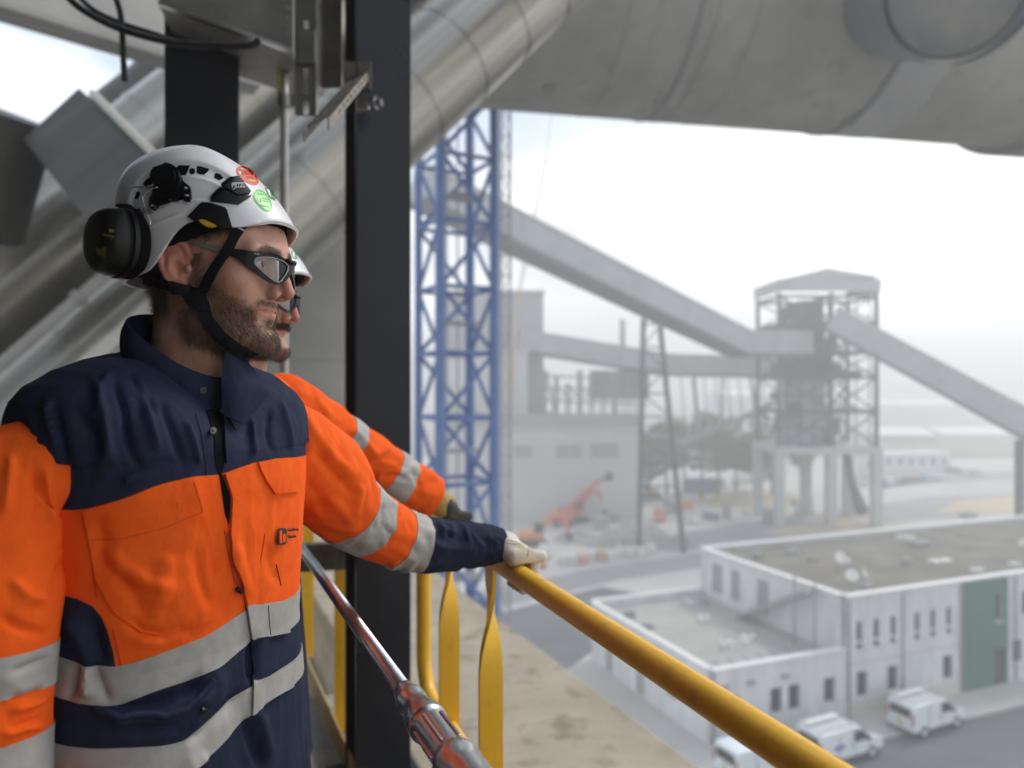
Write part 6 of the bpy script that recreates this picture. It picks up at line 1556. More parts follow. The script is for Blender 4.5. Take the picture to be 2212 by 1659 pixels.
cup2 = ear_cup(Vector(FR1.w(np.array([[-.11, .118, -.005]]))[0]), FR1.L * .88 - FR1.F * .42, .0415, .0475, .030, -12, muff)
# chin strap, back strap and buckle
ribbon('chin_strap', cA([(1040, 655), (950, 820), (890, 930), (815, 1055)]), cA([(1118, 648), (1020, 830), (950, 960), (878, 1082)]), BH1, .0105, .0015, M_blkmat, H, 30, 5)
ribbon('chin_strap', cA([(728, 1105), (785, 1200), (850, 1300), (930, 1390), (1020, 1458), (1080, 1492)]), cA([(870, 1130), (895, 1250), (975, 1345), (1060, 1408), (1150, 1450), (1190, 1466)]), BH1, .0075, .0015, M_blkmat, H, 30, 8)
ribbon('back_strap', cA([(455, 925), (560, 985), (640, 1025), (760, 1050), (850, 1062)]), cA([(465, 1020), (560, 1055), (650, 1080), (740, 1112), (800, 1125)]), BH1, .006, .0015, M_blkmat, H, 24, 5)
drape('buckle', cA([(722, 1112), (760, 1085), (820, 1062), (862, 1075), (868, 1190), (805, 1212), (770, 1192), (735, 1150)]), BH1, .0125, .006, M_blk, H, 4)
drape('strap_tag', cA([(1052, 680), (1062, 676), (1096, 692), (1092, 700)]), BH1, .0112, .0006, M_greyp, H, 3)
# ---- safety glasses: pieces cut from a wrap-around sheet in front of the face
def wrap_sheet(fr, du=0.0):
    prof = [(.1085, .0), (.1075, .010), (.1035, .024), (.0965, .038), (.0875, .050), (.0760, .0600), (.0610, .0680), (.040, .0735), (.010, .0770), (-.025, .0800)]
    pl = []
    for a_, b_ in zip(prof, prof[1:]): pl += [(lerp(a_[0], b_[0], i / 6), lerp(a_[1], b_[1], i / 6)) for i in range(6)]
    pl.append(prof[-1]); cur = [(f, -l) for f, l in pl[::-1]] + [(f, l) for f, l in pl[1:]]
    rows = []
    for u in np.linspace(-.045, .055, 24): rows.append([(f - .10 * max(0, -u - .002) * (1 if abs(l) < .07 else .3), l, u) for f, l in cur])
    P = np.array(rows); n = P.shape[1]
    Fq = np.array([(i * n + j, i * n + j + 1, (i + 1) * n + j + 1, (i + 1) * n + j) for i in range(P.shape[0] - 1) for j in range(n - 1)])
    return bvh_np(fr.w(P.reshape(-1, 3)), Fq)
BGL = wrap_sheet(FR1)
def drape_hole(name, poly, hole, bvh, off, thick, m, parent, step=3.0):
    b_ = dens2(poly, step); h_ = dens2(hole, step); pts = b_ + h_; nb = len(b_)
    edges = [(i, (i + 1) % nb) for i in range(nb)] + [(nb + i, nb + (i + 1) % len(h_)) for i in range(len(h_))]
    r = delaunay_2d_cdt([Vector(p) for p in pts], edges, [list(range(nb))], 1, 1e-4)
    pts = [(p.x, p.y) for p in r[0]]; faces = []
    for f in r[2]:
        cx = sum(pts[i][0] for i in f) / len(f); cy = sum(pts[i][1] for i in f) / len(f)
        if not inside(h_, cx, cy) and inside(b_, cx, cy): faces.append(f)
    return shell_from(pts, faces, cast_all(pts, bvh), off, thick, name, m, parent)
gls = empty('safety_glasses', (0, 0, 0)); gls.parent = man1
outl = cG([(215, 393), (340, 405), (480, 426), (620, 440), (720, 466), (810, 508), (870, 556), (900, 610), (888, 690), (850, 742), (800, 792), (745, 818), (650, 802), (560, 748), (470, 678), (390, 612), (290, 532), (175, 470)])
lens = smooth_poly(cG([(470, 490), (590, 484), (690, 494), (790, 534), (848, 574), (858, 624), (838, 684), (755, 800), (700, 785), (620, 728), (520, 640), (500, 618), (448, 566)]), 1)
fr_ = drape_hole('frame', outl, lens, BGL, .0012, .0034, M_blk, gls)
ln_ = drape('lens', lens, BGL, -.0004, .0008, M_lens, gls, 5)
sl1 = ribbon('lens_rim', lens + lens[:1], [(lerp(x, sum(p[0] for p in lens) / len(lens), .045), lerp(y, sum(p[1] for p in lens) / len(lens), .06)) for x, y in lens + lens[:1]], BGL, .0016, .0012, mat('lens_edge', (.35, .36, .36), .3), gls, 60, 1)
tp = drape('temple', cA([(733, 750), (850, 764), (960, 782), (1050, 797), (1090, 808), (1075, 850), (990, 838), (940, 822), (800, 780)]), BGL, .0010, .003, M_temple, gls, 4)
tp2 = drape('temple_hinge', cA([(985, 790), (1050, 797), (1110, 812), (1110, 860), (1070, 862), (1010, 842), (975, 825)]), BGL, .0016, .004, M_blk, gls, 4)
for i, (x, y) in enumerate([(640, 446), (665, 452), (690, 458), (715, 466), (738, 475), (760, 485), (782, 496)]): # vent notches on the brow bar
    drape('brow_vent', cG([(x - 8, y - 3), (x + 7, y), (x + 10, y + 14), (x - 5, y + 10)]), BGL, .0026, .002, M_blk, gls, 3)
text_drape('frame_lettering', 'bolle', *cG([(485, 452)])[0], 5.6, 8, BGL, .0018, M_greyp, fr_, bold=.01)
for o_ in (fr_, ln_, tp): mirror_obj(o_, FR1)
mb = MB(); mb.tube([FR1.p(.1075, -.012, .0175), FR1.p(.1120, -.005, .0165), FR1.p(.1120, .005, .0165), FR1.p(.1075, .012, .0175)], .0032, 10); mb.build('bridge', M_blk, gls, smooth=True)

# ================================================================ jacket torso
TO = np.array([-.477, 1.05, CZ]); TYAW = 24.0
TF = np.array([math.cos(R(TYAW)), -math.sin(R(TYAW)), 0]); TL = np.array([math.sin(R(TYAW)), math.cos(R(TYAW)), 0])
NC = 400; TA = np.linspace(-np.pi, np.pi, NC, endpoint=False)
BZ = [-.82, -.62, -.45, -.345, -.25, -.14, -.09]; BW = [.226, .212, .200, .192, .196, .205, .208]; BF = [.160, .150, .138, .130, .136, .140, .136]; BB = [.15, .145, .14, .135, .135, .135, .132]
def ringxy(w_, df, db, n_=2.35):
    c, s_ = np.cos(TA), np.sin(TA); d = np.where(c > 0, df, db)
    r = (np.abs(c / d) ** n_ + np.abs(s_ / w_) ** n_) ** (-1 / n_); return r * c, r * s_
def body_pt(zcol):
    """zcol: (NC,) heights -> points"""
    w_, df, db = np.interp(zcol, BZ, BW), np.interp(zcol, BZ, BF), np.interp(zcol, BZ, BB)
    c, s_ = np.cos(TA), np.sin(TA); d = np.where(c > 0, df, db); r = (np.abs(c / d) ** 2.35 + np.abs(s_ / w_) ** 2.35) ** (-1 / 2.35)
    return np.stack([r * c, r * s_, zcol], -1)
def to_w(P): return TO + P[..., 0:1] * TF + P[..., 1:2] * TL + P[..., 2:3] * np.array([0, 0, 1.0])
def line_z(line, zlo, zhi, default):
    xs = [p[0] for p in line]; ys = [p[1] for p in line]; o_ = np.argsort(xs); xs = np.array(xs)[o_]; ys = np.array(ys)[o_]
    zz_ = np.linspace(zlo, zhi, 160); G_ = []
    for z in zz_:
        px, py = proj(to_w(body_pt(np.full(NC, z)))); g = py - np.interp(px, xs, ys); g[(px < xs[0] - 6) | (px > xs[-1] + 10)] = np.nan; G_.append(g)
    G_ = np.array(G_); out = np.full(NC, np.nan)
    vis = np.cos(TA + R(TYAW) - math.pi / 2 + R(90)) * 0
    nrm_dir = np.cos(TA)[:, None] * TF[:2] + np.sin(TA)[:, None] * TL[:2]
    toc = -(TO[:2] + nrm_dir * .15); facing = (nrm_dir * toc).sum(1) / np.linalg.norm(toc, axis=1) > .12
    for j in range(NC):
        if not facing[j]: continue
        g = G_[:, j]; k = np.where((g[:-1] > 0) & (g[1:] <= 0))[0]
        if len(k): k = k[0]; out[j] = lerp(zz_[k], zz_[k + 1], g[k] / (g[k] - g[k + 1]))
    ok = ~np.isnan(out)
    if ok.sum() < 5: return np.full(NC, default)
    a = TA[ok]; v = out[ok]; a3 = np.concatenate([a - 2 * np.pi, a, a + 2 * np.pi]); v3 = np.concatenate([v] * 3); r = np.interp(TA, a3, v3)
    k = 4; return np.convolve(np.concatenate([r[-k:], r, r[:k]]), np.ones(2 * k + 1) / (2 * k + 1), 'valid')
L_b1h = [(90, 1405), (122, 1415), (174, 1432), (200, 1440), (264, 1439), (355, 1408), (445, 1373), (484, 1349), (529, 1318), (575, 1305), (619, 1296)]
L_b1l = [(87, 1487), (148, 1515), (200, 1522), (251, 1526), (338, 1490), (419, 1466), (477, 1439), (516, 1405), (545, 1384), (619, 1366)]
L_b2h = [(97, 1599), (135, 1610), (206, 1618), (355, 1610), (400, 1600), (451, 1561), (516, 1500), (560, 1470), (632, 1430)]
L_b2l = [(100, 1690), (206, 1705), (355, 1692), (419, 1659), (477, 1610), (516, 1566), (561, 1526), (625, 1486)]
L_y = [(175, 1103), (268, 1077), (338, 1048), (416, 1029), (471, 1026), (548, 999), (640, 987)]
z_b1h, z_b1l, z_b2h, z_b2l, z_y = line_z(L_b1h, -.5, -.2, -.32), line_z(L_b1l, -.55, -.25, -.37), line_z(L_b2h, -.65, -.3, -.45), line_z(L_b2l, -.7, -.35, -.5), line_z(L_y, -.22, -.092, -.14)
z_y = np.minimum(z_y, -.098)
z_b1l = np.minimum(z_b1l, z_b1h - .03); z_b2h = np.minimum(z_b2h, z_b1l - .03); z_b2l = np.minimum(z_b2l, z_b2h - .03)
segs = [(np.full(NC, -.82), z_b2l, 60), (z_b2l, z_b2h, 18), (z_b2h, z_b1l, 26), (z_b1l, z_b1h, 18), (z_b1h, z_y, 70), (z_y, np.full(NC, -.09), 12)]
rows, rowseg = [], []
for k, (a, b, n_) in enumerate(segs):
    for i in range(n_): rows.append(body_pt(a + (b - a) * i / n_)); rowseg.append(k)
c2 = np.cos(TA) ** 2; s2 = np.sin(TA) ** 2; cf2 = np.where(np.cos(TA) > 0, c2, 0); cb2 = np.where(np.cos(TA) <= 0, c2, 0)
for i in range(57):
    t = i / 56
    x, y = ringxy(lerp(.208, .079, t) + .017 * np.exp(-((t - .1) / .14) ** 2), lerp(.136, .086, t ** 1.1), lerp(.132, .060, t) + .014 * np.exp(-((t - .15) / .2) ** 2), 2.35 - .35 * t)
    zs = np.interp(t, [0, .06, .12, .2, .35, .6, 1], [-.09, -.047, -.022, -.002, .017, .028, .034]); zf = np.interp(t, [0, .5, 1], [-.09, -.065, -.034]); zb_ = np.interp(t, [0, .2, .5, 1], [-.09, -.008, .034, .060])
    rows.append(np.stack([x + .008 * t, y, zf * cf2 + zs * s2 + zb_ * cb2], -1)); rowseg.append(6)
TP = np.array(rows); TNR = TP.shape[0]
def grid_faces(nr, nc, closed=True):
    J = np.arange(nc if closed else nc - 1); I = np.arange(nr - 1); i, j = np.meshgrid(I, J, indexing='ij'); j2 = (j + 1) % nc
    return np.stack([i * nc + j, i * nc + j2, (i + 1) * nc + j2, (i + 1) * nc + j], -1).reshape(-1, 4)
TFc = grid_faces(TNR, NC)
base_torso = to_w(TP).reshape(-1, 3)
Tn = vnormals(base_torso, TFc)
if ((base_torso - base_torso.mean(0)) * Tn).sum() < 0: Tn = -Tn; TFc = TFc[:, ::-1].copy()
def crumple(V, Nn, amp, sx, sz, seed, ridged=True):
    P = V * np.array([sx, sx, sz]); w1 = np_noise(V, 7, seed + 9)[:, None] * np.array([.9, .9, .5]); a = np_noise(P + w1, 1.0, seed)
    if ridged: a = 1 - 2 * np.sqrt(a * a + .01)
    return V + Nn * (a * amp)[:, None]
_am = np.tile(1 - .85 * np.clip((np.abs(np.sin(TA)) - .7) / .2, 0, 1) * (np.cos(TA) < .75), TNR)[:, None]
Vt = crumple(base_torso, Tn * _am, .0022, 21, 5, 1); Vt = crumple(Vt, Tn * _am, .0009, 44, 12, 2); Vt = crumple(Vt, Tn, .0003, 70, 40, 4, False)
torso2_base = Vt.copy()
# traced folds of the front worker's jacket
FOLDS = [(cT1([(620, 480), (690, 700), (720, 900), (770, 1090)]), 10, .006), (cT1([(760, 500), (830, 700), (850, 900), (930, 1100)]), 9, -.006), (cT1([(310, 620), (345, 800), (390, 960)]), 8, .006), (cT1([(355, 690), (410, 900), (470, 1100)]), 9, -.005),
         (cT1([(500, 700), (620, 860), (660, 960), (640, 1130)]), 14, -.006), (cT1([(640, 1120), (700, 1000), (690, 900)]), 12, .006), (cT1([(930, 520), (1010, 800), (1070, 1000)]), 10, .005), (cT1([(1080, 640), (1160, 860), (1230, 1060)]), 10, -.005), (cT1([(1230, 760), (1290, 900), (1340, 1080)]), 8, .004),
         (cT1([(180, 700), (250, 850), (330, 1000)]), 10, .004), (cT1([(1680, 760), (1690, 900), (1700, 1020)]), 8, .005), (cT1([(1800, 700), (1790, 860), (1830, 1000)]), 8, -.004), (cT1([(1880, 640), (1930, 820), (1960, 980)]), 8, .004),
         (cT1([(640, 1390), (700, 1600), (690, 1800)]), 14, -.005), (cT2([(700, 80), (820, 220), (1000, 330), (1180, 370)]), 10, .005), (cT2([(780, 260), (900, 420), (1000, 640)]), 14, -.005), (cT2([(1120, 120), (1090, 300), (1060, 500)]), 14, .004), (cT2([(1300, 80), (1330, 300), (1400, 520)]), 10, -.004),
         (cT2([(840, 560), (960, 660), (1100, 680), (1300, 620)]), 9, -.006), (cT2([(880, 720), (1050, 720), (1250, 650)]), 9, .004), (cT2([(430, 560), (520, 660), (580, 800), (610, 900)]), 11, .009), (cT2([(620, 560), (650, 700), (690, 900)]), 9, -.007), (cT2([(540, 880), (500, 1000), (460, 1120)]), 7, -.008), (cT2([(620, 870), (680, 1000), (730, 1130)]), 7, -.006), (cT2([(590, 880), (580, 1000), (600, 1110)]), 8, .008),
         (cT2([(650, 1170), (800, 1250), (880, 1230), (1100, 1240), (1330, 1110), (1430, 990)]), 9, .012), (cT2([(760, 1190), (950, 1180), (1200, 1110), (1380, 960)]), 12, -.009), (cT2([(1480, 900), (1450, 1050), (1350, 1200), (1260, 1340)]), 12, .007), (cT2([(1230, 1400), (1350, 1330), (1500, 1180), (1620, 1050)]), 8, -.006),
         (cT2([(1700, 700), (1680, 850), (1690, 1010)]), 6, -.010), (cT2([(1640, 1230), (1700, 1400), (1760, 1572)]), 8, -.010), (cT2([(1720, 1180), (1780, 1350), (1800, 1500)]), 8, .007), (cT2([(1400, 1500), (1300, 1560), (1250, 1640)]), 14, .006), (cT2([(820, 1400), (1000, 1360), (1200, 1330)]), 9, .004), (cT2([(1560, 60), (1600, 260), (1640, 420)]), 7, .004), (cT2([(1800, 60), (1820, 250), (1870, 340)]), 8, -.003),
         (cT1([(740, 420), (680, 560), (640, 760)]), 9, .004), (cT1([(860, 430), (960, 620), (1080, 760)]), 8, -.003)]
FOLDS = [(p, w_ * (.85 if min(q[1] for q in p) < 1000 else 1.5), a * (1.5 if min(q[1] for q in p) < 1000 else 1.0)) for p, w_, a in FOLDS]
Vt = apply_folds(Vt, Tn, FOLDS)
Tn2 = vnormals(Vt, TFc); 
if ((Vt - Vt.mean(0)) * Tn2).sum() < 0: Tn2 = -Tn2
seg_of_row = np.array(rowseg); fseg = seg_of_row[TFc.min(1) // NC]
jk = mesh_np('jacket_torso', Vt, TFc, [M_navy, M_orange], man1, matidx=np.where(fseg == 4, 1, 0))
BT = bvh_np(Vt, TFc)
def strip_shell(name, P, Nn, off, thick, m, parent, closed=True):
    nr, nc = P.shape[:2]; A = (P + Nn * off).reshape(-1, 3); B = (P + Nn * (off - thick)).reshape(-1, 3); n = nr * nc
    F = grid_faces(nr, nc, closed); jn = nc if closed else nc - 1
    e0 = np.array([(j, (j + 1) % nc) for j in range(jn)]); e1 = e0 + (nr - 1) * nc
    S = np.concatenate([np.stack([e0[:, 0], e0[:, 1], e0[:, 1] + n, e0[:, 0] + n], 1), np.stack([e1[:, 1], e1[:, 0], e1[:, 0] + n, e1[:, 1] + n], 1)])
    fn = np.cross(A[F[0][1]] - A[F[0][0]], A[F[0][3]] - A[F[0][0]])
    if fn @ Nn.reshape(-1, 3)[0] < 0: F = F[:, ::-1]
    o = mesh_np(name, np.concatenate([A, B]), np.concatenate([F, F[:, ::-1] + n, S]), m, parent)
    try: o.data.set_sharp_from_angle(angle=R(50))
    except Exception: pass
    return o
Pg, Ng = Vt.reshape(TNR, NC, 3), Tn2.reshape(TNR, NC, 3)
def rows_of(k): r_ = np.where(seg_of_row == k)[0]; return slice(r_[0], r_[-1] + 2)
strip_shell('reflective_band', Pg[rows_of(1)], Ng[rows_of(1)], .0014, .0018, M_refl, jk)
strip_shell('reflective_band', Pg[rows_of(3)], Ng[rows_of(3)], .0014, .0018, M_refl, jk)
# pockets, flaps, placket, side panel, loop, snaps, emblem
J = jk
drape('side_panel', cT2([(400, 412), (520, 440), (620, 490), (680, 560), (715, 640), (760, 800), (775, 905), (660, 948), (520, 900), (380, 810), (380, 600)]), BT, .0008, .0010, M_navy, J, 5)
drape('chest_pocket', cT1([(600, 1480), (1330, 1400)]) + cT2([(1350, 0), (1430, 572), (1350, 602), (1050, 690), (930, 662), (760, 520), (640, 300), (600, 60)]), BT, .0030, .0034, M_orange, J, 4)
drape('pocket_flap', cT1([(560, 1378), (830, 1302), (1050, 1212), (1290, 1152), (1368, 1390), (1120, 1500), (860, 1572), (600, 1592)]), BT, .0040, .0030, M_orange, J, 4)
drape('pocket_flap', cT1([(1720, 1055), (1850, 1030), (1992, 1022), (1995, 1250), (1835, 1266), (1775, 1180), (1740, 1110)]), BT, .0040, .0030, M_orange, J, 4)
drape('front_placket', cT1([(1490, 1132), (1590, 1100), (1640, 1400)]) + cT2([(1690, 0), (1725, 200), (1755, 468), (1640, 476), (1620, 340), (1560, 180), (1530, 0)]) + cT1([(1540, 1290)]), BT, .0060, .005, M_orange, J, 4)
drape('front_placket', cT2([(1640, 478), (1755, 470), (1790, 690), (1800, 950), (1680, 1000), (1700, 900), (1672, 700)]), BT, .0042, .004, M_navy, J, 5)
drape('reflective_band', cT2([(1638, 477), (1756, 468), (1925, 446), (1922, 664), (1790, 690), (1672, 700)]), BT, .0060, .003, M_refl, J, 5)
drape('reflective_band', cT2([(1684, 1000), (1800, 950), (1965, 850), (1945, 1030), (1760, 1130), (1715, 1205), (1678, 1212)]), BT, .0060, .003, M_refl, J, 5)
drape('zip_gap_shade', cT1([(1380, 705), (1430, 700), (1480, 745), (1490, 880), (1500, 1060), (1482, 1130), (1542, 1290), (1530, 1470), (1505, 1400), (1470, 1150), (1440, 1050), (1430, 880)]), BT, .0012, .0012, M_foam_and_shade, J, 4)  # black strip laid on for the shade inside the open front
drape('zip_gap_shade', cT2([(1500, -20), (1530, 0), (1562, 180), (1620, 340), (1612, 372), (1570, 330), (1528, 140)]), BT, .0012, .0012, mat('deep_orange_shade_cloth', (.5, .05, .004), .8), J, 4)  # darker orange strip for the shade lower down the opening
drape('placket_fold', cT1([(1480, 745), (1520, 760), (1600, 800), (1640, 830), (1620, 900), (1570, 990), (1500, 1060), (1488, 900)]), BT, .0060, .004, M_navy, J, 4)
drape('pen_loop', cT1([(842, 1150), (860, 1140), (1040, 1088), (1052, 1096), (1050, 1142), (950, 1175), (862, 1204), (848, 1196)]), BT, .0065, .003, M_navy, J, 4)
lip = [ray(BT, *q) for q in dens2(cT2([(640, 1172), (700, 1195), (800, 1252), (870, 1232), (960, 1226), (1100, 1240), (1230, 1190), (1340, 1105), (1400, 1030), (1432, 985)]), 5, False)]
mb = MB(); mb.tube([h[0] + h[1] * .003 for h in lip if h], .0042, 10); mb.build('pocket_edge', M_navy, J, smooth=True)
for x, y, c_ in ((1360, 575, 1), (1410, 857, 1), (1595 , 375 + 1531.6, 1), (1360, 1180 + 1531.6, 1)):
    p_ = (x * .32242, 658.3 + y * .32242); drape('snap_button', disc(*p_, 7, 18), BT, .0075 if y < 700 else .0055, .004, M_metal_s, J, 3); drape('snap_button', disc(*p_, 3.6, 14), BT, .0085 if y < 700 else .0065, .003, M_blk, J, 3)
drape('pocket_snap', disc(*cT1([(1215, 1345)])[0], 12, 24), BT, .0048, .002, M_orange, J, 3)
# stitched seams
def seam(pl, m=M_stitch, r_=.0007, off=.0006, bv=None):
    hs = [ray(bv or BT, *q) for q in dens2(pl, 5, False)]; p_ = [h[0] + h[1] * off for h in hs if h]
    if len(p_) > 1: mb = MB(); mb.tube(p_, r_, 6); mb.build('seam', m, J, smooth=True)
seam(cT1([(5, 690), (250, 520), (480, 400), (640, 340), (760, 330)])); seam(cT1([(1310, 730), (1345, 850), (1370, 1000), (1385, 1140)]))
seam(cT2([(1775, 0), (1745, 180), (1765, 460)]), M_stitcho); seam(cT2([(1850, 210), (1882, 350)]), M_stitch, .0006); seam(cT2([(1560, 0), (1640, 0)]), M_stitcho)
seam(cT2([(760, 640), (790, 780), (810, 880)]), M_stitcho); seam(cT2([(620, 80), (630, 300), (650, 430)]), M_stitcho); seam(cT1([(620, 1575), (860, 1555), (1110, 1485), (1345, 1382), (1290, 1190)]), M_stitcho, .0005, .0042)
seam(cT2([(1770, 700), (1785, 840), (1790, 930)])); seam(cT2([(1775, 480), (1780, 560), (1790, 680)]), M_stitch, .0006, .0062)
# company emblem on the chest
em = cT1([(1848, 1498), (1870, 1494), (1892, 1496), (1900, 1508), (1900, 1590), (1890, 1603), (1862, 1607), (1846, 1600), (1842, 1585), (1842, 1512)])
drape('chest_emblem', em, BT, .0052, .0012, M_darkprint, J, 3)
drape('chest_emblem', cT1([(1850, 1512), (1867, 1508), (1868, 1590), (1852, 1594)]), BT, .0058, .0008, M_orange, J, 3)
drape('chest_emblem', cT1([(1872, 1536), (1888, 1530), (1893, 1545), (1891, 1582), (1874, 1590)]), BT, .0058, .0008, M_orange, J, 3)
text_drape('chest_lettering', 'Heidelberg', *cT1([(1942, 1505)])[0], 9.5, -8, BT, .0052, M_darkprint, J, sx=.55)
text_drape('chest_lettering', 'Materials', *cT1([(1936, 1552)])[0], 9.5, -8, BT, .0052, M_darkprint, J, sx=.5)

# ================================================================ collar
def collar(parent, org, m, flap=True):
    def wpt(P): return org + P[..., 0:1] * TF + P[..., 1:2] * TL + P[..., 2:3] * np.array([0, 0, 1.0])
    n = 150; nv = 16
    A = np.linspace(R(6), 2 * np.pi - R(2), n)     # from his left front round the back to his right front
    c, s_ = np.cos(A), np.sin(A); P = []
    for i in range(nv):
        v = i / (nv - 1)
        zb0 = .0105 - .0445 * c + .013 * s_ ** 2; zt = zb0 + .048 - .002 * np.clip(c, 0, 1)
        r_ = np.where(c > 0, .086, .056) * c ** 2 + .076 * s_ ** 2
        r_ = r_ * (1 + .02 * np.sin(3 * A + 1)) - .006 * v + .004 * np.sin(math.pi * v)
        x, y, z = .008 + r_ * c, r_ * s_, zb0 - .004 + (zt - zb0) * v
        if flap:
            k = np.clip((R(70) - A) / R(64), 0, 1); k = k * k * (3 - 2 * k)
            x = x + k * v * .034; y = y + k * v * .030; z = z + k * v * .006
        P.append(np.stack([x, y, z], -1))
    P = wpt(np.array(P)); F = grid_faces(nv, n, False); Nn = vnormals(P.reshape(-1, 3), F)
    ctr = org + np.array([0, 0, .03]); 
    if ((P.reshape(-1, 3) - ctr) * Nn).sum() < 0: Nn = -Nn
    V = crumple(P.reshape(-1, 3), Nn, .0012, 30, 30, 8); P = V.reshape(nv, n, 3); Nn = Nn.reshape(nv, n, 3)
    A_, B_ = (P + Nn * .002).reshape(-1, 3), (P - Nn * .002).reshape(-1, 3); nn = nv * n
    per = [j for j in range(n)] + [i * n + n - 1 for i in range(1, nv)] + [(nv - 1) * n + j for j in range(n - 2, -1, -1)] + [i * n for i in range(nv - 2, 0, -1)]
    S = np.array([(per[i], per[(i + 1) % len(per)], per[(i + 1) % len(per)] + nn, per[i] + nn) for i in range(len(per))])
    o = mesh_np('collar', np.concatenate([A_, B_]), np.concatenate([F, F[:, ::-1] + nn, S]), m, parent)
    try: o.data.set_sharp_from_angle(angle=R(60))
    except Exception: pass
    bv = bvh_np(A_, F); return o, bv
col1, BCOL = collar(man1, TO, M_navy, False)
def patch(name, left, right, bulge, m, parent, n=14, k=10, thick=.0035):
    P = np.zeros((n + 1, k + 1, 3)); tl = np.linspace(0, 1, len(left))
    for i in range(n + 1):
        t = i / n; a = W(*[np.interp(t, tl, [q[j] for q in left]) for j in range(3)]); b = W(*[np.interp(t, tl, [q[j] for q in right]) for j in range(3)])
        for j in range(k + 1):
            s_ = j / k; p = a.lerp(b, s_); p = p + (CAM - p).normalized() * bulge * math.sin(math.pi * s_) * math.sin(math.pi * (.15 + .7 * t)); P[i, j] = p
    F = grid_faces(n + 1, k + 1, False); Nn = vnormals(P.reshape(-1, 3), F); view = np.array(CAM) - P.reshape(-1, 3)
    if (Nn * view).sum() < 0: Nn = -Nn; F = F[:, ::-1]
    A_ = P.reshape(-1, 3); B_ = A_ - Nn * thick; nn = len(A_); nc_ = k + 1
    per = list(range(nc_)) + [i * nc_ + k for i in range(1, n + 1)] + [n * nc_ + j for j in range(k - 1, -1, -1)] + [i * nc_ for i in range(n - 1, 0, -1)]
    S = np.array([(per[i], per[i] + nn, per[(i + 1) % len(per)] + nn, per[(i + 1) % len(per)]) for i in range(len(per))])
    o = mesh_np(name, np.concatenate([A_, B_]), np.concatenate([F, F[:, ::-1] + nn, S]), m, parent)
    try: o.data.set_sharp_from_angle(angle=R(50))
    except Exception: pass
    return o
patch('collar_flap', [(486, 762, 1.0), (478, 822, .982), (479, 870, .976), (482, 897, .972)], [(514, 757, 1.03), (588, 842, 1.035), (560, 880, 1.01), (526, 914, .985)], .010, M_navy, col1)
p_ = cT1([(1358, 576)])[0]; drape('snap_button', disc(*p_, 7, 18), BCOL, .0022, .003, M_metal_s, col1, 3); drape('snap_button', disc(*p_, 3.6, 14), BCOL, .0030, .002, M_blk, col1, 3)
# T-shirt edge and zip pull at the throat
drape('shirt_edge', cT1([(1470, 620), (1500, 620), (1502, 735), (1465, 735)]), BT, .0030, .002, mat('blue_shirt', (.02, .04, .16), .8), J, 4)
for q in ((1462, 738, 14), (1505, 745, 12)):
    drape('zip_pull', disc(*cT1([q[:2]])[0], q[2] * .32242, 12), BT, .009, .004, M_metal_s, J, 2)
seam(cT1([(1505, 770), (1530, 820), (1552, 860)]), M_metal_s, .0014, .008)

# ================================================================ sleeves
def catmull(P, n):
    P = [Vector(p) for p in P]; out = []
    for i in range(len(P) - 1):
        p0, p1, p2, p3 = P[max(i - 1, 0)], P[i], P[i + 1], P[min(i + 2, len(P) - 1)]
        for k in range(n):
            t = k / n; out.append(0.5 * ((2 * p1) + (p2 - p0) * t + (2 * p0 - 5 * p1 + 4 * p2 - p3) * t * t + (3 * p1 - p0 - 3 * p2 + p3) * t ** 3))
    out.append(P[-1]); return out
def sleeve_grid(pts, rad, nper=28, nc=180, squash=1.0, ref=(0, 0, 1)):
    C_ = catmull(pts, nper); k = len(C_); rr_ = np.interp(np.arange(k) / nper, np.arange(len(rad)), rad)
    C_ = np.array([tuple(p) for p in C_]); T_ = np.gradient(C_, axis=0); T_ /= np.linalg.norm(T_, axis=1, keepdims=True)
    x = np.cross(T_[0], np.array(ref, float)); x /= np.linalg.norm(x); P = []; an = np.linspace(0, 2 * np.pi, nc, endpoint=False); s_ = np.concatenate([[0], np.cumsum(np.linalg.norm(np.diff(C_, axis=0), axis=1))])
    for i in range(k):
        x = x - T_[i] * (x @ T_[i]); x /= np.linalg.norm(x); y = np.cross(T_[i], x)
        P.append(C_[i] + (np.cos(an)[:, None] * x + np.sin(an)[:, None] * y * squash) * rr_[i])
    return np.array(P), C_, s_, an
def wrinkle_sleeve(P, s_, an, amp, seed, lo=.05, freq=24.0):
    nr, nc = P.shape[:2]; F = grid_faces(nr, nc); V = P.reshape(-1, 3); Nn = vnormals(V, F)
    ctr = np.repeat(P.mean(1), nc, 0)
    if ((V - ctr) * Nn).sum() < 0: Nn = -Nn; F = F[:, ::-1].copy()
    S = np.repeat(s_, nc); A = np.tile(an, nr)
    q = np.stack([np.cos(A) * 1.6, np.sin(A) * 1.6, S * freq], -1); wv_ = np_noise(np.stack([np.cos(A), np.sin(A), S * 9], -1), 1.2, seed + 3) * 1.1
    q[:, 2] += wv_ * 1.6 + np.cos(A + seed) * .9
    a = np_noise(q, 1.0, seed); a = 1 - 2 * np.sqrt(a * a + .012)
    m = np.clip((S - lo) / .06, 0, 1) * np.clip((S[-1] - S) / .03, .15, 1)
    V = V + Nn * (a * amp * m)[:, None]
    V = V + Nn * (np_noise(q * np.array([2.3, 2.3, 2.1]), 1.0, seed + 1) * amp * .35 * m)[:, None]
    return V, F, Nn
def near_row(C_, px, py):
    x, y = proj(C_); return int(np.argmin((x - px) ** 2 + (y - py) ** 2))
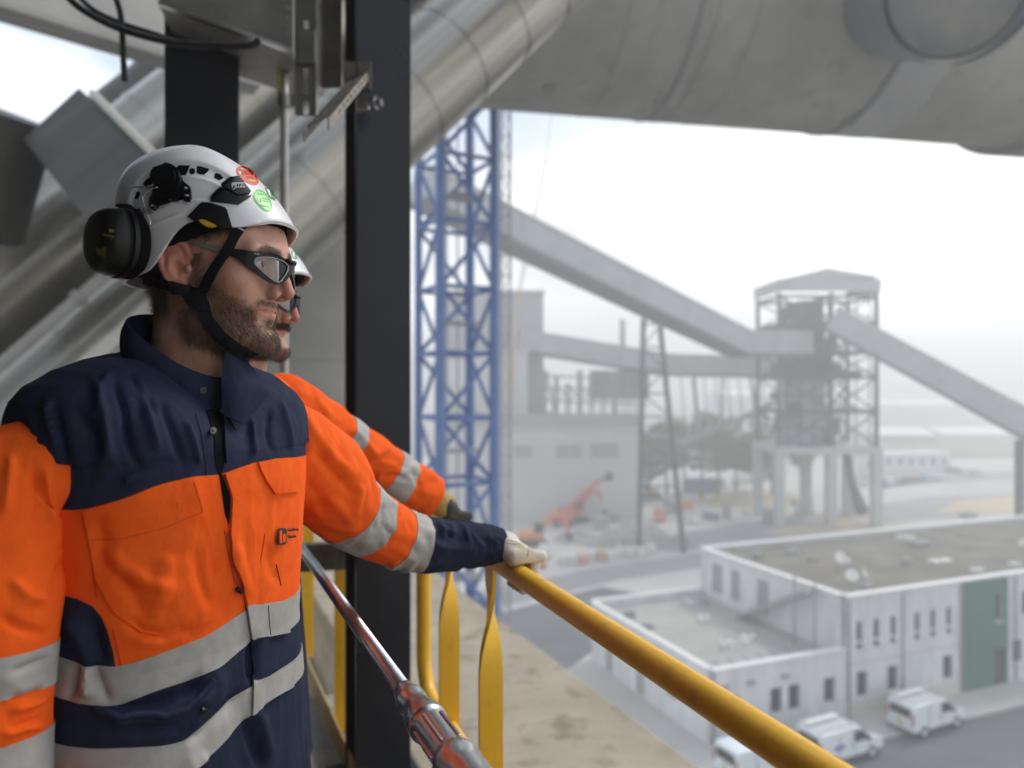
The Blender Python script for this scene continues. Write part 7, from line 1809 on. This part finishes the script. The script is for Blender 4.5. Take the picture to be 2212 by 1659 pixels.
def sleeve(parent, pts, rad, regions, bands, amp, seed, folds=(), squash=1.0, hem=True, freq=24.0, name='sleeve'):
    """regions: (row_end, material index); bands: (row0, row1)"""
    P, C_, s_, an = sleeve_grid(pts, rad, squash=squash)
    V, F, Nn = wrinkle_sleeve(P, s_, an, amp, seed, freq=freq)
    V = apply_folds(V, Nn, folds); nr, nc = P.shape[:2]
    N2 = vnormals(V, F); 
    if (N2 * Nn).sum() < 0: N2 = -N2
    row = F.min(1) // nc; mi = np.zeros(len(F), int)
    r0 = 0
    for r1, k in regions(C_): mi[(row >= r0) & (row < r1)] = k; r0 = r1
    # close the cuff with an inward hem
    V2 = V.reshape(nr, nc, 3); c_ = V2[-1].mean(0); hem1 = c_ + (V2[-1] - c_) * .93; hem2 = V2[-6] * .0 + (V2[-6].mean(0) + (V2[-6] - V2[-6].mean(0)) * .86)
    Va = np.concatenate([V, hem1, hem2]); base = (nr - 1) * nc; ex = []
    for b0, b1 in ((base, nr * nc), (nr * nc, (nr + 1) * nc)):
        ex += [(b0 + j, b0 + (j + 1) % nc, b1 + (j + 1) % nc, b1 + j) for j in range(nc)]
    ex = np.array(ex); 
    if F[0][1] != 1: ex = ex[:, ::-1]
    o = mesh_np(name, Va, np.concatenate([F, ex]), [M_orange, M_navy], parent, matidx=np.concatenate([mi, np.full(len(ex), mi[-1])]))
    G_, H_ = V.reshape(nr, nc, 3), N2.reshape(nr, nc, 3)
    for b0, b1 in bands(C_): strip_shell('reflective_band', G_[b0:b1 + 1], H_[b0:b1 + 1], .0014, .0018, M_refl, o)
    return o, V, F, C_, G_, H_
LARM = [W(520, 950, 1.14), W(575, 965, 1.19), W(632, 985, 1.235), W(695, 1030, 1.29), W(752, 1098, 1.37), W(820, 1142, 1.44), W(882, 1170, 1.49), W(945, 1178, 1.53), W(1015, 1178, 1.57), W(1083, 1177, 1.60)]
lf = [(cS([(250, 470), (245, 600), (300, 690)]), 12, -.007), (cS([(240, 380), (330, 560), (420, 680), (560, 800)]), 12, .006), (cS([(330, 640), (420, 760), (520, 870), (580, 900)]), 12, -.007), (cS([(590, 830), (560, 960), (540, 1020)]), 9, .006), (cS([(400, 900), (470, 960), (540, 1060)]), 12, .005), (cS([(260, 800), (350, 900), (380, 1010)]), 14, -.004),
      (cS([(720, 940), (690, 1020), (640, 1100)]), 8, -.006), (cS([(800, 1010), (760, 1090), (690, 1180)]), 7, .006), (cS([(830, 960), (780, 950), (740, 930)]), 7, .005), (cS([(700, 1060), (740, 1110), (720, 1190)]), 7, -.005),
      (cS([(980, 1030), (1010, 1080), (990, 1180)]), 8, -.005), (cS([(1030, 1040), (1060, 1080), (1070, 1140)]), 6, -.007), (cS([(1120, 1040), (1150, 1080), (1165, 1150)]), 6, .006), (cS([(1000, 1060), (1040, 1075), (1100, 1075)]), 6, .006), (cS([(1090, 1120), (1040, 1200), (960, 1260)]), 9, .005)]
sl_l, VL, FL, CL, GL, HL_ = sleeve(man1, LARM, [.05, .076, .084, .079, .066, .061, .0565, .054, .047, .036], lambda C_: [(near_row(C_, 907, 1175), 0), (10 ** 6, 1)],
    lambda C_: [(near_row(C_, 752, 1098), near_row(C_, 798, 1130)), (near_row(C_, 858, 1160), near_row(C_, 907, 1175))], .0042, 21, lf)
cufr = near_row(CL, 1042, 1178); strip_shell('cuff_seam', GL[cufr:cufr + 2], HL_[cufr:cufr + 2], .0012, .001, M_stitch, sl_l)
RARM = [(-.500, .975, CZ - .120), (-.545, .905, CZ - .105), (-.584, .868, CZ - .122), (-.602, .842, CZ - .178), (-.600, .828, CZ - .24), (-.599, .82, CZ - .32), (-.594, .81, CZ - .40), (-.584, .80, CZ - .49), (-.566, .79, CZ - .58), (-.556, .785, CZ - .66)]
rf = [(cT1([(80, 980), (60, 1200), (30, 1400)]), 12, .005), (cT1([(300, 1080), (320, 1250), (350, 1500)]), 9, .006), (cT1([(220, 1100), (230, 1300), (200, 1500)]), 12, -.005), (cT2([(60, 300), (200, 420), (330, 450)]), 12, .005), (cT2([(0, 560), (150, 640), (320, 680)]), 10, -.005), (cT2([(300, 1030), (200, 1080), (60, 1100)]), 7, -.006), (cT2([(310, 1090), (220, 1150), (60, 1190)]), 7, .006), (cT2([(20, 1360), (150, 1310), (290, 1290)]), 7, .006), (cT2([(60, 1330), (150, 1280), (280, 1240)]), 6, -.005), (cT2([(70, 930), (200, 880), (340, 830)]), 8, -.004)]
sl_r, VR, FRc, CR, GR_, HR_ = sleeve(man1, RARM, [.050, .064, .074, .083, .085, .080, .076, .072, .064, .052], lambda C_: [(10 ** 6, 0)],
    lambda C_: [(int(np.argmin(np.abs(C_[:, 2] - (CZ - .290)))), int(np.argmin(np.abs(C_[:, 2] - (CZ - .340))))), (int(np.argmin(np.abs(C_[:, 2] - (CZ - .388)))), int(np.argmin(np.abs(C_[:, 2] - (CZ - .438)))))], .0036, 33, rf, freq=17.0)

# ================================================================ gloves
def glove(parent, u_r, m, name='glove', cuffm=None, wrist=None):
    """a left glove closed over the rail at walkway position u_r"""
    rc = WKR(u_r, RZ); h = (Vector(wrist[1]) - Vector(wrist[0])).normalized()
    acr = Vector((h.y, -h.x, 0)).normalized()           # towards the thumb
    w0 = Vector(wrist[1]); lo = rc - Vector((.13, .13, .10)); hi = rc + Vector((.13, .13, .12))
    s = SDF(tuple(lo), tuple(hi), .0021)
    up = Vector((0, 0, 1))
    top = rc + up * (RR + .016)
    kn = [top + N * .024 + U * (.052 - .021 * i) + up * (.004 - .002 * abs(i - 1.2)) for i in range(4)]   # knuckles, index nearest the camera last
    kn = kn[::-1]                                                                                     # 0: index (near), 3: little (far)
    wr = w0
    for i in range(4):
        b0 = wr + acr * (.022 - .0145 * i) + up * .002
        s.add(s.cap(tuple(b0), tuple(kn[i]), .0205, .0150), .010)
    s.add(s.cap(tuple(wr - h * .04), tuple(wr + h * .01), .029, .029), .012)
    for i in range(4):
        k0 = kn[i]; L_ = (1.0, 1.08, 1.02, .86)[i]
        p1 = k0 + N * .022 * L_ + up * (-.012); p2 = rc + U * (k0 - rc).dot(U) + N * (RR + .016) + up * (-.010 * L_); p3 = rc + U * (k0 - rc).dot(U) + N * (.016) + up * (-RR - .014)
        s.add(s.chain([tuple(k0), tuple(p1), tuple(p2), tuple(p3)], [.0140, .0125, .0118, .0105]), .0022)
    tb_ = wr + acr * .026 - up * .004; ti = kn[0]
    tb_, t1, t2, t3 = (rc - U * .028 + N * q_ + up * (RR + w_) for q_, w_ in ((-.014, .016), (.010, .017), (.032, .016), (.050, .013)))
    s.add(s.chain([tuple(wr + acr * .018 - up * .006), tuple(tb_), tuple(t1), tuple(t2), tuple(t3)], [.0190, .0175, .0158, .0148, .0132]), .005)
    # keep the rail free
    d_ = U; px_, py_, pz_ = s.x - rc.x, s.y - rc.y, s.z - rc.z; dt = px_ * d_.x + py_ * d_.y
    rd = np.sqrt((px_ - dt * d_.x) ** 2 + (py_ - dt * d_.y) ** 2 + pz_ ** 2) - (RR + .0006)
    s.sub(rd, .002)
    P_ = np.stack([s.x, s.y, s.z], -1); s.d += (np_noise(P_, 70, 4) * .0008 + np_noise(P_, 150, 5) * .0005).astype(np.float32)
    V, F = s.mesh()
    vol = np.einsum('ij,ij->i', V[F[:, 0]] - V.mean(0), np.cross(V[F[:, 1]] - V.mean(0), V[F[:, 2]] - V.mean(0))).sum()
    if vol < 0: F = F[:, ::-1].copy()
    return mesh_np(name, V, F, m, parent), V, F
gl1, GV, GF = glove(man1, 1.455, M_glove, wrist=(W(1040, 1178, 1.575), W(1083, 1177, 1.60)))
BG1 = bvh_np(GV, GF)
def cH(p): return [(987.5 + x * .13228, 1069.8 + y * .13228) for x, y in p]
for pl in ([(770, 740), (850, 735), (1000, 775)], [(770, 770), (880, 790), (1040, 800)], [(1150, 860), (1165, 930), (1140, 1000)]):
    hs = [ray(BG1, *q) for q in dens2(cH(pl), 4, False)]; p_ = [q[0] + q[1] * .0004 for q in hs if q]
    if len(p_) > 2: mb = MB(); mb.tube(p_, .0008, 6); mb.build('glove_seam', mat('glove_seam', (.30, .25, .13), .8), gl1, smooth=True)

# ================================================================ right hand, trousers and boots (mostly below the frame)
def lower_body(root, org, F_, L_):
    def q(f, l, z): return Vector(org) + Vector(F_) * f + Vector(L_) * l + Vector((0, 0, z))
    for s_ in (-1, 1):
        mb = MB(); mb.tube([q(0, s_ * .085, -.66), q(.01, s_ * .095, -.80), q(.015, s_ * .10, -.98), q(.0, s_ * .10, -1.15), q(-.01, s_ * .105, -1.38)], [.105, .100, .082, .078, .072], 32); mb.build('trouser_leg', M_navy, root, smooth=True)
        z0 = FLOOR; mb = MB(); rows_ = []
        for f, w_, h_ in ((-.11, .030, .05), (-.10, .042, .11), (-.05, .046, .13), (.0, .046, .125), (.06, .050, .085), (.12, .050, .065), (.165, .038, .055), (.185, .012, .035)):
            rows_.append([tuple(q(f, s_ * .105 + w_ * math.cos(t), z0 + .002 + max(0, h_ * (.5 + .62 * math.sin(t)) if math.sin(t) > -.8 else 0))) for t in [2 * math.pi * i / 20 for i in range(20)]])
        mb.grid(rows_, True); mb.add(rows_[0], [tuple(range(20))]); mb.add(rows_[-1], [tuple(range(20))[::-1]]); mb.build('boot', M_blk, root, smooth=True)
lower_body(man1, TO, TF, TL)
def hang_hand(root, w, m):
    w = Vector(w); s = SDF(tuple(w - Vector((.08, .08, .2))), tuple(w + Vector((.08, .08, .06))), .003)
    fw = Vector((.9, -.4, 0)); sd = Vector((.4, .9, 0))
    s.add(s.cap(tuple(w + Vector((0, 0, .05))), tuple(w), .028, .028), .01)
    for i in range(4):
        k0 = w + fw * (.024 - .017 * i) + Vector((0, 0, -.085)); s.add(s.cap(tuple(w), tuple(k0), .02, .014), .012)
        k1 = k0 + Vector((0, 0, -.035)) + sd * .008; k2 = k1 + Vector((0, 0, -.022)) + sd * .018; s.add(s.chain([tuple(k0), tuple(k1), tuple(k2)], [.0125, .0115, .010]), .002)
    t0 = w + fw * .022; s.add(s.chain([tuple(t0), tuple(t0 + fw * .022 + Vector((0, 0, -.04))), tuple(t0 + fw * .022 + sd * .01 + Vector((0, 0, -.075)))], [.017, .0145, .0115]), .004)
    V, F = s.mesh(); vol = np.einsum('ij,ij->i', V[F[:, 0]] - V.mean(0), np.cross(V[F[:, 1]] - V.mean(0), V[F[:, 2]] - V.mean(0))).sum()
    if vol < 0: F = F[:, ::-1].copy()
    mesh_np('glove', V, F, m, root)
hang_hand(man1, (-.552, .783, CZ - .70), M_glove)

# ================================================================ second worker
T2O = np.array([-.628, 1.565, CZ + .0]); D2 = T2O - TO
Vt2 = torso2_base + D2; zrel = Vt2[:, 2] - CZ
fz = zrel[TFc].mean(1)
jk2 = mesh_np('jacket_torso', Vt2, TFc, [M_navy, M_orange], man2, matidx=np.where(fseg >= 4, 1, 0))
Ps, Ns = Vt2.reshape(TNR, NC, 3), Tn.reshape(TNR, NC, 3)
ja, jb_ = np.searchsorted(TA, R(32)), np.searchsorted(TA, R(46)); rs = slice(150, TNR - 14)
for a_, b_ in ((ja, jb_), (np.searchsorted(TA, R(-46)), np.searchsorted(TA, R(-32)))):
    strip_shell('reflective_brace', Ps[rs, a_:b_], Ns[rs, a_:b_], .0016, .002, M_refl, jk2, closed=False)
col2, _c = collar(man2, T2O, M_navy)
body2, HW2, bd2 = add_head(man2, FR2, sel=lambda V: sstep(-.034, -.040, V[:, 2]) * sstep(-.0505, -.047, V[:, 2]) * sstep(.034, .027, np.abs(V[:, 1])) * 1.15 + .12)
BH2 = bvh_np(HW2, HFc)
hel2, HLW2, HLF2 = helmet(man2, FR2 if False else Frame(FR2.c + FR2.F * .022 - np.array([0, 0, .004]), 9.0, sc=.98), False)
BHEL2 = bvh_np(HLW2, HLF2)
for s_ in (-1, 1): add_eye(man2, FR2, s_)
wv = sstep(-.036, -.040, HV[:, 2]) * sstep(-.0505, -.047, HV[:, 2]) * sstep(.033, .026, np.abs(HV[:, 1])) * (HV[:, 0] > .055)
P, Nn, Lc = surf_pts(wv, 1200, FR2); strands('moustache', P, Nn, .0065, -FR2.U + FR2.F * .2, M_hair, man2, rad=.00016)
wv = sstep(-.085, -.095, HV[:, 2]) * (HV[:, 0] > .055) * MK[0]
P, Nn, Lc = surf_pts(wv + 1e-9, 1500, FR2); strands('goatee', P, Nn, .006, -FR2.U + FR2.F * .3, M_hair, man2, rad=.00014)
P, Nn, Lc = surf_pts(brow_w(HV), 900, FR2); strands('eyebrow', P, Nn, .007, -FR2.F * .8 + FR2.U * .35, M_hair, man2, rad=.00014, curl=.15)
ring_band(man2, Frame(FR2.c + FR2.F * .022 - np.array([0, 0, .004]), 9.0, sc=.98), .032, .056, .106, .088, -.012, .012, M_foam_and_shade, 'head_band', .034, hel2)
# emblem on the second helmet
def c1(p): return [((1050 + x / 2.765) / 1.8228, (850 + y / 2.765) / 1.8228) for x, y in p]
drape('company_emblem', c1([(262, 386), (305, 386), (325, 410), (332, 472), (298, 470), (275, 440)]), BHEL2, .0006, .0007, M_green_d, hel2, 2)
drape('company_emblem', c1([(272, 394), (298, 394), (302, 430), (302, 462), (280, 436)]), BHEL2, .0009, .0004, M_white_s, hel2, 2)
drape('company_emblem', c1([(305, 412), (318, 414), (325, 466), (306, 462)]), BHEL2, .0009, .0004, MATS['bright_green_print'], hel2, 2)
# second pair of glasses
BGL2 = wrap_sheet(FR2); gls2 = empty('safety_glasses', (0, 0, 0)); gls2.parent = man2
k2 = [FR1.loc(np.array([tuple(W(x, y, 1.0))])) for x, y in outl]
def shift_poly(poly): # the same frame outline, carried to the second face
    out = []
    for x, y in poly:
        h_ = ray(BGL, x, y)
        if h_: p2 = FR2.w(FR1.loc(np.array([tuple(h_[0])])))[0]; a_, b_ = proj(p2); out.append((float(a_), float(b_)))
    return out
f2 = drape_hole('frame', shift_poly(outl), shift_poly(lens), BGL2, .0012, .0036, M_blk, gls2, 2.0); l2 = drape('lens', shift_poly(lens), BGL2, -.0004, .0008, M_lens, gls2, 3)
t2 = drape('temple', shift_poly(cA([(733, 750), (850, 764), (960, 782), (1050, 797), (1090, 808), (1075, 850), (990, 838), (940, 822), (800, 780)])), BGL2, .001, .003, M_blk, gls2, 4)
for o_ in (f2, l2, t2): mirror_obj(o_, FR2)
mb = MB(); mb.tube([FR2.p(.1075, -.012, .0175), FR2.p(.1120, -.005, .0165), FR2.p(.1120, .005, .0165), FR2.p(.1075, .012, .0175)], .0034, 10); mb.build('bridge', M_blk, gls2, smooth=True)
LARM2 = [W(500, 920, 1.66), W(560, 915, 1.69), W(612, 888, 1.73), W(680, 925, 1.78), W(745, 965, 1.84), W(815, 1008, 1.90), W(870, 1044, 1.95), W(930, 1074, 2.0)]
f2l = [(cS([(330, 330), (380, 420), (420, 470)]), 8, .005), (cS([(500, 560), (560, 600), (600, 680)]), 8, -.006), (cS([(540, 530), (620, 620), (680, 700)]), 8, .006), (cS([(760, 640), (700, 660), (620, 700)]), 7, .005), (cS([(860, 760), (900, 850), (880, 940)]), 8, -.005)]
sl2, V2_, F2_, C2_, G2_, H2_ = sleeve(man2, LARM2, [.05, .074, .086, .078, .072, .069, .066, .060], lambda C_: [(10 ** 6, 0)], lambda C_: [(near_row(C_, 720, 952), near_row(C_, 752, 970)), (near_row(C_, 828, 1018), near_row(C_, 870, 1045))], .0045, 55, f2l)
gl2, GV2, GF2 = glove(man2, 1.965, [M_gloved], wrist=(W(935, 1078, 2.02), W(957, 1090, 2.04)))
mb = MB(); a_, b_ = W(928, 1074, 2.0), W(962, 1094, 2.045); mb.tube([a_, a_.lerp(b_, .5), b_], [.037, .035, .036], 28); mb.build('knit_cuff', M_knit, man2, smooth=True)
mb = MB(); mb.tube([W(500, 900, 1.45) + Vector((-.15, 0, 0)), W(420, 1150, 1.42) + Vector((-.15, 0, 0)), W(430, 1450, 1.42) + Vector((-.15, 0, 0)), W(460, 1750, 1.42) + Vector((-.15, 0, 0))], [.075, .075, .068, .05], 24); mb.build('sleeve', M_orange, man2, smooth=True)
hang_hand(man2, W(460, 1790, 1.42) + Vector((-.15, 0, 0)), M_gloved)
lower_body(man2, T2O, TF, TL)
